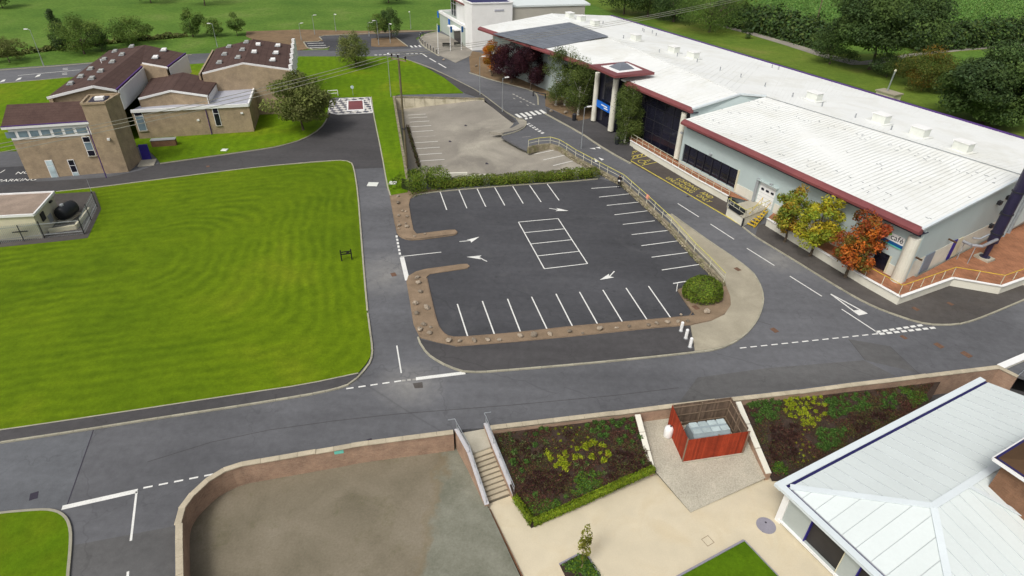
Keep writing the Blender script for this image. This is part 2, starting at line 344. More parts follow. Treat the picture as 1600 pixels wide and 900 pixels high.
# sunken concrete parking yard: falls to the west, level with the road in the east
yard_zf = plane_z(G(757, 160, 0.0), G(925, 262, 0.0), G(640, 178, -2.0))
yard_rim = PL([(617, 151), (757, 154), (768, 166), (800, 188), (803, 193), (783, 213), (812, 229), (824, 234), (851, 228), (869, 231), (899, 247), (930, 263), (925, 270), (760, 277), (690, 280), (640, 283)], 0)
def flat(pts, z): return [Vector((p.x, p.y, z)) for p in pts]
def sheet(name, pts, z, mat, th=0, holes=(), parent=None, kind='structure'):
    mb = MB(); pts = flat(pts, z); hs_ = [flat(h, z) for h in holes]
    mb.slab(pts, th, hs_) if th else mb.poly(pts, hs_)
    return struct(name, mb, mat, parent, kind)
big = [Vector((-900, -300, 0)), Vector((900, -300, 0)), Vector((900, 1200, 0)), Vector((-900, 1200, 0))]
ground = sheet('ground', big, -.08, 'meadow', 0, [low_hole, yard_rim])
road_pts = PL([(-260, 150), (0, 107.5), (135, 98), (300, 84), (462, 79), (540, 77), (560, 62), (575, 70), (640, 72), (652, 62), (665, 52), (700, 47)], 0) + \
    [Vector((0, 158, 0)), Vector((14, 150, 0)), Vector((40, 105, 0)), Vector((62, 72, 0)), Vector((110, 72, 0)), Vector((110, 33, 0)), Vector((50, 33, 0))] + \
    [rim_end] + rim_e[::-1] + rim_w[::-1] + [Vector((rim_w[0].x, 5, 0)), Vector((-75, 5, 0)), Vector((-110, 40, 0))]
road = sheet('road', road_pts, 0.0, 'asphalt', .3, [yard_rim])
sheet('lower_ground', [Vector((-60, -40, 0)), Vector((80, -40, 0)), Vector((80, 60, 0)), Vector((-60, 60, 0))], -3.2, 'asphalt_pave')
# mown lawns
lawnA_px = [(-260, 330), (-60, 312), (87, 299), (150, 293.5), (250, 280.5), (400, 261.5), (525, 251), (543, 250.5), (550, 254), (552, 262), (558, 300), (563, 365), (568, 430), (574, 490), (580, 540), (579, 556), (572, 568), (560, 582), (475, 600), (400, 611), (150, 649), (0, 671), (-260, 705)]
lawnA = PL(lawnA_px, .1)
def edge_n(a, b, inward):
    d = (b-a); nv = Vector((-d.y, d.x, 0)).normalized(); return nv if nv.dot(inward-a) > 0 else -nv
_c = G(330, 420, .1)
mowA = []
for a, b in (((0, 671), (475, 600)), ((552, 262), (574, 490)), ((0, 306), (525, 251))):
    A, B = G(*a, .1), G(*b, .1); mowA.append((tuple(A), tuple(edge_n(A, B, _c))))
grass_mat('lawn_mown', (.076, .136, .003), (.110, .178, .004), (.165, .208, .010), mowA, 1.15, 5, .52)
_c = G(600, 130); A, B = G(724, 145), G(665, 105)
grass_mat('lawn_far', (.085, .165, .003), (.112, .200, .004), (.175, .215, .010), [(tuple(A), tuple(edge_n(A, B, _c))), (tuple(G(635, 270)), tuple(edge_n(G(635, 270), G(615, 150), G(590, 200))))], 1.6, 4, .35)
grass_mat('lawn_plain', (.060, .130, .003), (.090, .165, .003), (.14, .18, .006), None, fscale=5)
lawn1 = sheet('main_lawn', lawnA, .1, 'lawn_mown', .2)
lawnB = PL([(-260, 835), (0, 801), (60, 796), (80, 797), (95, 802), (105, 812), (109, 828), (109, 850), (104, 905), (98, 980), (-260, 980)], .1)
lawn2 = sheet('corner_lawn', lawnB, .1, 'lawn_plain', .2)
lawnC = PL([(-260, 166), (0, 131), (107, 121), (300, 100), (465, 88), (540, 88), (605, 88), (636, 92.5), (665, 105), (695, 122), (724, 145), (622, 147.5), (614, 151)], .1) + PL([(626, 200), (631, 230), (635, 262), (637, 300), (609, 305), (604, 290), (595, 238), (587, 200), (583, 180), (580, 151), (516, 152), (512, 172), (511, 185), (500, 200), (475, 216), (437, 227), (400, 233), (250, 254), (244, 246), (225, 228), (0, 236), (-260, 262)], .1)
lawn3 = sheet('far_lawn', lawnC, .1, 'lawn_far', .2)
# hard surfaces
car_park = sheet('car_park', PL([(609, 304), (690, 296), (932, 278), (972, 288), (1005, 317), (1030, 342), (1057, 372), (1087, 402), (1110, 424), (1125, 438), (1140, 470), (1100, 502), (900, 518), (700, 535), (660, 528), (640, 470), (637, 438), (620, 368)]), .006, 'asphalt_dark')
sheet('house_drive', PL([(-200, 296), (0, 268), (56, 284), (169, 277), (219, 266), (250, 255), (400, 234), (437, 228), (475, 217), (500, 201), (511, 186), (513, 175), (583, 178), (594, 236), (600, 262), (553, 264), (540, 250), (525, 250.5), (400, 261), (250, 280), (150, 293), (0, 309), (-200, 330)]), .006, 'asphalt_pave')
pave_s = PL([(657, 530), (682, 535.5), (712, 541.5), (800, 535), (900, 525.5), (1025, 512.5), (1078, 508.5), (1084, 548), (940, 564), (800, 576), (732, 581), (702, 571.5), (672, 555), (659, 538)], .1)
south_pavement = sheet('south_pavement', pave_s, .1, 'asphalt_pave', .2)
pave_c = PL([(1079, 508.5), (1111, 501.5), (1132, 491.5), (1142, 476), (1141, 462), (1136, 450), (1131, 437), (1110, 413), (1086, 388), (1058, 356), (1040, 335), (1047, 334), (1112, 380), (1143, 400), (1174, 423), (1185, 440), (1191, 457), (1191, 477), (1181, 502), (1161, 524), (1136, 538.5), (1112, 545), (1086, 548)], .1)
curved_pavement = sheet('curved_pavement', pave_c, .1, 'concrete_pave', .2)
lawn_path = sheet('lawn_pavement', PL([(-260, 706), (0, 672), (150, 650), (400, 612), (475, 601), (560, 583), (556, 590), (531, 606), (400, 628), (265, 648), (107, 673), (0, 689), (-260, 727)], .1), .09, 'asphalt_pave', .2)
east_pave = PL([(1180, 368), (1233, 399), (1294, 437), (1355, 473), (1415, 495.5), (1450, 504.5), (1487, 505.5), (1517, 500.5), (1562, 482.5), (1620, 459), (1640, 420), (1480, 420), (1350, 410), (1215, 345), (1185, 352)], .1)
east_pavement = sheet('east_pavement', east_pave, .1, 'asphalt_warm', .2)
front_pavement = sheet('front_pavement', PL([(853, 168), (884, 181), (904, 189), (940, 180), (1000, 215), (990, 226), (985, 252), (960, 240), (932, 223), (909, 207), (855, 177)], .1), .1, 'asphalt_pave', .2)
sheet('loading_bay', PL([(966, 243), (992, 224), (1040, 258), (1137, 317), (1133, 337), (986, 255)]), .007, 'asphalt_bay')
far_pavement = sheet('far_pavement', PL([(630, 92), (700, 119), (740, 139), (757, 150), (800, 183), (806, 190), (800, 190), (768, 166), (757, 155), (726, 145), (696, 122), (666, 105), (637, 93)], .1), .09, 'asphalt_pave', .15)
# yard floor
yard_px = [(640, 176), (757, 161), (768, 167), (801, 189), (804, 194), (784, 214), (812, 230), (825, 235), (852, 229), (870, 232), (900, 248), (931, 264), (925, 274), (760, 281), (690, 284), (644, 288)]
yp = [on_plane(x, y, yard_zf) for x, y in yard_px]
for i_, dx_, dy_ in ((0, -6, 4), (1, -.5, 1.5), (15, -6, -1)):
    q_ = yp[i_]+Vector((dx_, dy_, 0)); q_.z = yard_zf(q_.x, q_.y); yp[i_] = q_
yard = struct('parking_yard', MB().poly([p+Vector((0, 0, .012)) for p in yp]+[]), 'concrete_lot')
# grey kerbed island at the yard mouth
isl = PL([(765, 206), (800, 199.5), (812, 193), (806, 185), (823, 189), (821, 196), (808, 202.5), (785, 207.5)], .1)
struct('yard_island', MB().slab(isl, .4), 'concrete_lot')
# gravel beds round the car park
bedA = PL([(609, 303), (620, 365), (630, 372), (648, 374.5), (700, 367.5), (711, 366), (714.5, 362.5), (711, 359.5), (700, 360), (651, 366), (646, 360), (642, 340), (639, 320), (641, 311), (656, 303), (690, 297), (640, 296)])
bed_a = sheet('gravel_bed', bedA, .075, 'gravel_bed', .2)
bedB = PL([(635, 441), (638, 432), (650, 425), (665, 421), (720, 413.5), (730, 413), (734, 416.5), (730, 420), (672, 428.5), (666, 434), (672, 462), (680, 497), (686, 513), (697, 524), (712, 527.5), (800, 520.5), (900, 509.5), (1050, 496.5), (1086, 493), (1070, 470), (1059, 453), (1090, 440), (1128, 438), (1136, 450), (1141.5, 462), (1142.5, 476), (1132.5, 491), (1111, 501), (1078, 508), (1025, 512), (900, 525), (800, 534.5), (712, 541), (682, 535), (656, 528), (646, 507), (641, 475)])
bed_b = sheet('gravel_bed_south', bedB, .075, 'gravel_bed', .2)
# bark beds and forecourts
sheet('bark_bed', PL([(735, 112), (767, 123), (795, 130), (829, 139), (840, 145), (852, 150), (852, 165), (884, 180), (904, 188), (930, 186), (935, 165), (900, 145), (750, 82), (738, 80), (733, 90)], .08), .09, 'bark_mulch', .2)
sheet('entrance_court', PL([(654, 62), (662, 72), (686, 86), (712, 98), (740, 85), (738, 79), (728, 73), (704, 58), (684, 50), (665, 54)], .05), .06, 'concrete_lot', .2)
sheet('bark_bank', PL([(385, 49), (470, 46), (560, 48), (640, 47), (684, 48), (640, 50), (560, 54), (497, 56), (505, 64), (474, 65), (482, 76), (465, 79), (455, 72), (400, 64), (384, 56)], .02), .02, 'bark_mulch', .2)
sheet('bark_island', PL([(580, 60), (618, 58), (637, 72), (592, 73), (580, 72)], .08), .08, 'bark_mulch', .2)
sheet('upper_car_park', PL([(497, 56), (537, 54.5), (630, 49), (682, 47.5), (660, 53), (650, 60), (655, 70), (640, 76), (545, 80), (512, 80), (515, 74), (482, 76), (474, 65), (505, 64)]), .006, 'asphalt_dark')
sheet('rough_bank', [Vector((p.x, p.y, 0)) for p in PL([(905, 0), (960, 20), (1200, 94), (1600, 213), (1800, 270)])]+[Vector((150, 95, 0))]+[Vector((p.x, p.y, 0)) for p in PL([(1800, 120), (1600, 68), (1420, 84), (1290, 84), (1180, 52), (1130, 38), (1060, 18), (960, -30)])], -.03, 'rough_grass')
sheet('farm_track', PL([(1115, 34), (1165, 47), (1230, 65), (1300, 86), (1345, 96), (1420, 84), (1500, 76), (1700, 60), (1700, 64), (1500, 79.5), (1420, 88.5), (1370, 101), (1330, 101), (1290, 91), (1225, 70), (1165, 52), (1112, 38)]), .0, 'concrete_lot')
sheet('pasture', PL([(1425, 92), (1500, 81), (1620, 72), (1620, 118), (1500, 135), (1440, 140)]), -.01, 'meadow')
grass_mat('crop_soil', (.09, .18, .04), (.11, .21, .045), (.13, .22, .055), None, fscale=2)

# kerbs: near ones stone by stone, far ones as a strip
_k = MB().box((0, 0, -.09), .88, .15, .24); kerb_src = _k.build('kerb_stone', 'kerb', None, bevel=.012)
kerb_mesh = kerb_src.data; bpy.data.objects.remove(kerb_src)
def resample(pts, step):
    out = []; acc = 0.0; L = [0]
    for a, b in zip(pts, pts[1:]): L.append(L[-1]+(b-a).length)
    t = 0
    while t+step*.5 < L[-1]:
        for i in range(len(pts)-1):
            if L[i] <= t+step/2 <= L[i+1]:
                k = (t+step/2-L[i])/max(1e-6, L[i+1]-L[i]); d = (pts[i+1]-pts[i]).normalized(); out.append((pts[i]+(pts[i+1]-pts[i])*k, d)); break
        t += step
    return out
def smooth_pts(pts, n=2):
    for _ in range(n):
        q = [pts[0]]
        for a, b in zip(pts, pts[1:]): q += [a*.75+b*.25, a*.25+b*.75]
        pts = q+[pts[-1]]
    return pts
def kerb(parent, px, ztop=.12, step=.9):
    for p, d in resample(smooth_pts([Vector((v.x, v.y, 0)) for v in PL(px, ztop)]), step):
        o = bpy.data.objects.new('kerb_stone', kerb_mesh); COL.objects.link(o); o.parent = parent
        o.location = (p.x, p.y, ztop-.03+rnd.uniform(-.004, .004)); o.rotation_euler.z = math.atan2(d.y, d.x)
def kerb_strip(name, parent, px, ztop=.12, wdt=.16, mat='kerb'):
    pts = smooth_pts([Vector((v.x, v.y, ztop-.12)) for v in PL(px, ztop)], 1); mb = MB()
    for a, b in zip(pts, pts[1:]): mb.bar(a, b, wdt, .24)
    return mb.build(name, mat, parent)
kerb(south_pavement, [(653, 526), (657, 537), (670, 555), (700, 572), (732, 582), (800, 577), (940, 565), (1065, 552), (1085, 549.5)])
kerb(curved_pavement, [(1085, 549.5), (1112, 546.5), (1137, 539.5), (1162, 525), (1182, 503), (1192.5, 477), (1192.5, 457), (1186, 440), (1175, 423), (1143, 399), (1112, 379), (1048, 333)])
kerb(lawn_path, [(0, 690.5), (107, 674.5), (265, 649.5), (400, 629.5), (532, 607), (556, 592), (570, 577), (580, 562), (582, 545), (578, 515), (574, 485)])
kerb_strip('kerb', lawn1, [(574, 485), (569, 430), (564, 365), (559, 300), (553, 262), (548, 252), (525, 249.5), (400, 260.5), (250, 279.5), (150, 292.5), (88, 299)])
kerb_strip('kerb', lawn1, [(560, 582.5), (475, 600.5), (400, 611.5), (150, 649.5), (0, 671.5), (-100, 685)], .115, .09)
kerb_strip('kerb', lawn2, [(-100, 814), (0, 800.5), (60, 795.5), (80, 796), (95, 801), (105, 811), (110, 828), (110, 850), (105, 905), (99, 980)])
kerb_strip('kerb', lawn3, [(250, 255), (400, 234), (437, 228), (475, 217), (500, 201), (511, 186), (513, 172)])
kerb_strip('kerb', lawn3, [(580, 151), (584, 180), (588, 200), (596, 238), (605, 290), (610, 305)])
kerb(east_pavement, [(1160, 353), (1180, 369), (1233, 400.5), (1294, 438.5), (1355, 474.5), (1415, 497), (1450, 506), (1487, 507), (1517, 502), (1562, 484), (1602, 467)])
kerb_strip('kerb', front_pavement, [(852, 177), (909, 208), (932, 224), (960, 241), (986, 255)], .12, .3)
kerb_strip('kerb', far_pavement, [(630, 91), (668, 103), (700, 118), (740, 138), (757, 149), (800, 182), (822, 187), (822, 197), (808, 205), (785, 211)])
kerb_strip('kerb', bed_a, [(609, 304), (620, 365), (630, 372.5), (648, 375), (700, 368), (711, 366.5), (715, 362.5), (711, 359), (700, 359.5), (651, 365.5)], .1, .07, 'gravel_bed')
kerb_strip('kerb', bed_b, [(667, 434), (673, 462), (681, 497), (687, 513), (698, 524), (712, 527), (800, 520), (900, 509), (1050, 496), (1086, 492.5), (1070, 470), (1059, 453)], .1, .07, 'timber')
kerb_strip('kerb', bed_b, [(1142, 476), (1132, 491), (1111, 501), (1078, 508), (1025, 512), (900, 525), (800, 534), (712, 541)], .1, .06, 'timber')
kerb_strip('kerb', car_park, [(645, 308), (652, 303), (690, 298), (800, 289), (882, 284), (934, 279)], .1, .12)
kerb_strip('kerb', road, [(0, 109), (135, 99), (300, 85)], .1, .2); kerb_strip('kerb', road, [(0, 130), (107, 120.5)], .1, .2)
kerb_strip('kerb', road, [(474, 65), (482, 77), (510, 75), (515, 72)], .1, .25); kerb_strip('kerb', road, [(474, 65), (505, 64), (497, 55.5), (537, 54), (630, 48.5), (682, 47)], .1, .25)
kerb_strip('kerb', road, [(618, 58), (637, 72)], .1, .25); kerb_strip('kerb', road, [(684, 49), (665, 53), (654, 61), (661, 72), (686, 87)], .1, .35)
kerb_strip('kerb', road, [(733, 113), (767, 124), (795, 131), (829, 140), (840, 147), (841, 163)], .1, .25)

# painted markings
def line(parent, a, b, wdt=.1, z=.011, mat='paint_white', name='line_marking'):
    a, b = G(*a), G(*b); a.z = b.z = z; d = (b-a).normalized(); s = Vector((-d.y, d.x, 0))*wdt/2
    mb = MB(); mb.closed = False; mb.face(a-s, b-s, b+s, a+s); return mb.build(name, mat, parent)
def paint(parent, px, z=.011, mat='paint_white', name='painted_marking'):
    mb = MB(); mb.closed = False; mb.poly(flat(PL(px), z)); return mb.build(name, mat, parent)
def dashes(parent, a, b, on, n, wdt=.1, mat='paint_white', z=.011):
    a, b = G(*a), G(*b)
    for i in range(n):
        t0 = i/(n-1+on) if n > 1 else 0; t1 = t0+on/(n-1+on)
        p, q = lerp(a, b, t0), lerp(a, b, t1); p.z = q.z = z; d = (q-p).normalized(); s = Vector((-d.y, d.x, 0))*wdt/2
        mb = MB(); mb.closed = False; mb.face(p-s, q-s, q+s, p+s); mb.build('dash_marking', mat, parent)
def arrow(parent, tail, mid, tip, z=.011, wdt=.12, head=.4, hl=1.3):
    t, m_, p = (Vector((v.x, v.y, z)) for v in (G(*tail), G(*mid), G(*tip))); pts = []
    d2 = (p-m_).normalized(); neck = p-d2*hl; path = [t, lerp(t, m_, .5)*.5+lerp(t, neck, .25)*.5, lerp(t, neck, .6), neck]
    L, R = [], []
    for i, q in enumerate(path):
        d = (path[min(i+1, 3)]-path[max(i-1, 0)]).normalized(); s = Vector((-d.y, d.x, 0))*wdt/2; L.append(q+s); R.append(q-s)
    s = Vector((-d2.y, d2.x, 0)); back = neck-d2*.25
    poly = R+[back-s*head/1.0, p, back+s*head]+L[::-1]
    mb = MB(); mb.closed = False; mb.poly(poly); return mb.build('arrow_marking', 'paint_white', parent)
stall_b = [(714.5, 475, 731.5, 528), (753.7, 470.5, 773, 523.7), (793, 467, 813.5, 519.5), (830.5, 463.7, 855, 515), (868.7, 459.2, 895.5, 512), (905.5, 456.2, 935, 508.7), (942, 453, 973.2, 504.2), (978.2, 450, 1012, 501.2), (1013.2, 447, 1048.2, 497)]
stall_t = [(687.5, 299.2, 698, 328), (717, 296.7, 729.5, 325.5), (745.5, 295, 759, 323), (773, 293, 788.7, 321), (801.2, 291.2, 817.5, 318), (827.5, 289.5, 845.5, 315.7), (855, 287.5, 873.7, 313.2)]
stall_r = [(924, 294.5, 972.5, 291), (936, 308, 987.5, 302.5), (948, 321, 1002, 315.5), (960, 335.7, 1016, 329), (973, 350.7, 1023, 345), (987, 366.7, 1044.5, 360), (1002, 384, 1062, 376), (1018, 402, 1079.5, 394), (1034, 422, 1097.5, 412.5)]
for s in stall_b+stall_t+stall_r: line(car_park, s[:2], s[2:], .12)
Q = [(810, 347), (872, 341.5), (918, 412), (850.5, 420)]
qa, qb, qc, qd = (G(*q) for q in Q)
for t in (0, .25, .5, .75, 1):
    a, b = lerp(qa, qd, t), lerp(qb, qc, t); mb = MB(); mb.closed = False; d = (b-a).normalized(); s = Vector((-d.y, d.x, 0))*.06; z = Vector((0, 0, .011)); mb.face(a-s+z, b-s+z, b+s+z, a+s+z); mb.build('line_marking', 'paint_white', car_park)
for a, b in ((qa, qd), (qb, qc)):
    mb = MB(); mb.closed = False; d = (b-a).normalized(); s = Vector((-d.y, d.x, 0))*.06; z = Vector((0, 0, .0125)); mb.face(a-s+z, b-s+z, b+s+z, a+s+z); mb.build('line_marking', 'paint_white', car_park)
arrow(car_park, (718, 377.5), (735, 376), (749, 370)); arrow(car_park, (761, 408.5), (745, 402), (729, 401.5)); arrow(car_park, (858, 325.5), (874, 328), (888.5, 329.5)); arrow(car_park, (960, 424), (952, 432), (937, 437.5))
line(road, (626, 401), (689.5, 394), .11); dashes(road, (619.5, 368), (625, 398), .62, 6, .22); line(road, (628, 402), (636.5, 438), .45); line(road, (620, 540), (627, 583), .11)
dashes(road, (541, 607.5), (627, 595), .6, 5, .14); dashes(road, (628, 595), (650, 592.5), .7, 3, .2, 'paint_worn'); line(road, (650, 592), (727, 582.5), .36)
line(road, (97, 793.5), (215, 767), .34); line(road, (213.5, 768), (204.5, 845), .13); line(road, (200, 893), (198, 930), .13); dashes(road, (224, 762.5), (333, 741), .6, 5, .13)
dashes(road, (1156, 544), (1372, 521.5), .62, 14, .12); dashes(road, (1368, 519), (1441, 508), .7, 7, .27); dashes(road, (1374, 522), (1461, 512), .7, 8, .27)
line(road, (1315, 483), (1370, 519), .13); line(road, (1234, 431.5), (1284, 463), .13); line(road, (1167, 388), (1210, 415), .13); line(road, (1110, 350), (1147, 374), .13); line(road, (1059, 318), (1092, 339), .13)
line(road, (1298, 459.5), (1339, 490), .16); line(road, (1298, 459.5), (1352, 488.5), .16, .012); paint(road, [(1332, 485.5), (1345, 484), (1356, 490), (1342, 493)], .0135)
# crossing, teeth and dashes near the yard mouth
for i in range(6):
    t = i/5; x0, y0 = 804+t*38, 178.5-t*6.5; paint(road, [(x0, y0), (x0+4, y0-.6), (x0+12.5, y0+5), (x0+7.5, y0+5.7)])
paint(road, [(820, 184), (823, 183.5), (825, 186), (820.5, 187)]); paint(road, [(827, 183), (830.5, 182.5), (832, 184.5), (827.5, 185.5)])
dashes(road, (823, 193.5), (848, 209), .55, 6, .3); dashes(road, (826, 192.5), (850, 208), .55, 6, .2); line(road, (816, 214.5), (829, 213), .1, .011, 'paint_worn')
for pp in ([(921, 232), (929, 231), (931, 233.5)], [(930, 230.5), (937, 229.5), (938.5, 232.5)], [(928.5, 247), (936, 252), (930, 253.5)], [(935, 246), (944, 249), (940, 251)]): paint(road, pp)
for i in range(7):
    x0, y0 = 800+i*5.2, 146.5+i*2.6; paint(road, [(x0, y0), (x0+3.6, y0+.2), (x0+5.4, y0+2.4), (x0+1.6, y0+1.6)], .011, 'paint_worn')
    if i % 2: paint(road, [(x0-4, y0+4), (x0-1, y0+4.4), (x0+.5, y0+6), (x0-2.4, y0+5.4)], .011, 'paint_worn')
dashes(road, (585, 86), (660, 83.5), .6, 11, .45); dashes(road, (660, 84), (667, 89), .9, 1, .3); dashes(road, (671, 91), (681, 97), .9, 1, .3); dashes(road, (685, 99), (697, 106), .9, 1, .3)
for i in range(4): x0 = 640+i*6.5; paint(road, [(x0, 71.5-i*.3), (x0+2.5, 71.3-i*.3), (x0+6, 74-i*.3), (x0+3, 74.2-i*.3)])
for y0, x0, x1 in ((68, 480, 506), (71.5, 481.5, 509), (74.8, 483, 511)): line(road, (x0, y0), (x1, y0-.7), .3, .013)
line(road, (28, 118), (126, 109), .18); line(road, (38, 107), (58, 105.2), .15)
for x0, y0 in ((98, 107), (98, 109), (97, 114.5), (97, 116.5)): line(road, (x0, y0), (x0+8, y0-.4), .25)
for x0, y0 in ((57, 119), (27, 124), (2, 127)): paint(road, [(x0-3, y0+2), (x0+2, y0-2), (x0+7, y0-3), (x0+5, y0)], .011, 'paint_white')
# yard bays
for i in range(11):
    t = i/10; x0, y0 = lerp(634, 655, t**1.15), lerp(180, 262, t**1.25); x1 = x0+lerp(31, 43, t)
    a, b = on_plane(x0+lerp(3, 2, t), y0, yard_zf), on_plane(x1, y0-lerp(1.6, 2.8, t), yard_zf); d = (b-a).normalized(); s = Vector((-d.y, d.x, 0))*.07; z = Vector((0, 0, .022))
    mb = MB(); mb.closed = False; mb.face(a-s+z, b-s+z, b+s+z, a+s+z); mb.build('bay_marking', 'paint_worn' if i in (5, 10) else 'paint_white', yard)
for a, b in (((835, 241), (873, 233)), ((849, 250), (885, 242)), ((864, 259), (899, 250.5)), ((890, 265), (913, 260))):
    a, b = on_plane(*a, yard_zf), on_plane(*b, yard_zf); d = (b-a).normalized(); s = Vector((-d.y, d.x, 0))*.07; z = Vector((0, 0, .022)); mb = MB(); mb.closed = False; mb.face(a-s+z, b-s+z, b+s+z, a+s+z); mb.build('bay_marking', 'paint_white', yard)
for x, y in ((704, 221), (728.5, 196), (761.5, 255.5)):
    p = on_plane(x, y, yard_zf)+Vector((0, 0, .02)); mb = MB(); mb.box(p, .55, .55, .012); mb.build('drain_cover', 'drain', yard)
# loading bay paint and lettering
line(road, (968, 241), (1133, 337), .2, .013, 'paint_yellow'); line(road, (1133, 337), (1158, 352), .2, .013, 'paint_yellow')
line(road, (978, 246), (1014, 239), .13, .013, 'paint_yellow'); line(road, (984, 249.5), (1016, 242.5), .13, .013, 'paint_yellow'); line(road, (1003, 258.5), (1030, 252.5), .13, .013, 'paint_yellow')
for i in range(5): x0 = 982+i*6.5; line(road, (x0, 248.5-i*1.3), (x0+2.5, 245.2-i*1.35), .12, .013, 'paint_yellow')
def lettering(txt, o, xd, yd, size, mat, parent, name='lettering', ext=0, align='LEFT'):
    """flat letters: o origin, xd reading direction, yd letter-up direction"""
    cu = bpy.data.curves.new(name, 'FONT'); cu.body = txt; cu.size = size; cu.align_x = align; cu.extrude = ext; cu.resolution_u = 2
    tmp = bpy.data.objects.new(name+'_tmp', cu); COL.objects.link(tmp)
    dg = bpy.context.evaluated_depsgraph_get(); me = bpy.data.meshes.new_from_object(tmp.evaluated_get(dg)); bpy.data.objects.remove(tmp); bpy.data.curves.remove(cu)
    off = wl(parent) if parent else Vector(); o = Vector(o)-off
    for v in me.vertices: v.co = o+Vector(xd)*v.co.x+Vector(yd)*v.co.y+(Vector(xd).cross(Vector(yd))).normalized()*v.co.z
    me.materials.clear(); me.materials.append(MATS[mat]); ob = bpy.data.objects.new(name, me); COL.objects.link(ob); ob.parent = parent; return ob
a, b = G(1056, 280), G(1109, 310.5); xd = (b-a).normalized(); yd = Vector((-xd.y, xd.x, 0)); zz = Vector((0, 0, .014))
L0 = (b-a).length
def fit_line(txt, a, b, hmul, mat, parent):
    L = (b-a).length; xd = (b-a).normalized(); yd = Vector((-xd.y, xd.x, 0)); o = lettering(txt, a, (1, 0, 0), (0, 1, 0), 1, mat, parent); me = o.data
    off = wl(parent); xs = [v.co.x for v in me.vertices]; x0, x1 = min(xs), max(xs); k = L/(x1-x0); a2 = a-off
    for v in me.vertices:
        q = v.co-(a-off); v.co = a2+xd*((v.co.x-x0)*k)+yd*(q.y*hmul); v.co.z = a.z-off.z
    return o
a.z = b.z = .014; fit_line("LOADING   AND", a, b, 1.15, 'paint_yellow', road)
a, b = G(1039, 278), G(1106, 317); a.z = b.z = .014; fit_line("UNLOADING   ONLY", a, b, 1.15, 'paint_yellow', road)
def disabled(x, y, s=1.0):
    mb = MB(); mb.closed = False; c = G(x, y); c.z = .013; xd = (G(1060, 318)-G(968, 260)); xd.z = 0; xd.normalize(); yd = Vector((-xd.y, xd.x, 0))
    P = lambda u, v: c+xd*u*s+yd*v*s
    def st(pts, w_=.12):
        for p, q in zip(pts, pts[1:]):
            p, q = P(*p), P(*q); d = (q-p).normalized(); n_ = Vector((-d.y, d.x, 0))*w_/2; mb.face(p-n_, q-n_, q+n_, p+n_)
    st([(.55*math.cos(t), .55*math.sin(t)) for t in [math.radians(a) for a in range(100, 400, 25)]]); st([(-.1, .5), (-.1, 1.3)]); st([(-.1, .9), (.4, .9)]); st([(-.1, .45), (.5, .4), (.8, -.3), (1.0, -.2)]); st([(-.12, 1.35), (.1, 1.35)], .25)
    mb.build('wheelchair_symbol', 'paint_yellow', road)
disabled(983, 238.5); disabled(1003, 252.5)
# small asphalt joints, patches, covers
line(road, (146, 672), (104, 792), .06, .0085, 'drain')
for a, b in zip(*(lambda q: (q, q[1:]))([(230, 722), (330, 691), (420, 672), (520, 658), (620, 647), (800, 633), (960, 618), (1060, 606)])): line(road, a, b, .05, .0085, 'asphalt_pave', 'road_joint')
for a, b in (((1326, 530), (1352, 563)), ((1390, 541), (1436, 584)), ((1183, 501), (1205, 508))): line(road, a, b, .05, .0085, 'asphalt_pave', 'road_joint')
for px, mat in (([(700, 585), (735, 581) , (735, 583), (702, 588)], 'asphalt_dark'), ([(645, 599), (660, 597), (661, 606), (648, 607)], 'asphalt_warm'), ([(1326, 530), (1390, 541), (1432, 582), (1352, 563)], 'asphalt_warm2'), ([(0, 693), (146, 673), (106, 791), (92, 793), (0, 797), (-60, 810), (-60, 702)], 'asphalt_blue'), ([(1090, 590), (1200, 575), (1350, 563), (1400, 588), (1325, 597), (1138, 620), (1060, 630)], 'asphalt_warm2'), ([(110, 853), (205, 835), (272, 822), (272, 960), (95, 960), (105, 900)], 'asphalt_warm2')):
    paint(road, px, .0065, mat, 'asphalt_patch')
for x, y, s, m in ((53, 775, .45, 'drain'), (578, 689.5, .35, 'drain'), (615, 429, .5, 'rust'), (1210, 516, .5, 'rust'), (1467, 540, .55, 'rust'), (1510, 554, .6, 'rust'), (1152, 422, .5, 'rust'), (1430, 484, .45, 'rust'), (1484, 476, .4, 'rust'), (325, 260, .4, 'rust'), (1075, 307, .3, 'drain'), (1412, 527, .4, 'rust'), (1087, 481.5, .5, 'rust')):
    z = .115 if m == 'rust' and (x in (1152, 1430, 1484)) else .012
    if x == 1087: z = .09
    mb = MB(); mb.box(G(x, y)+Vector((0, 0, z)), s*1.3, s, .012, xd, yd); mb.build('manhole_cover', m, road)

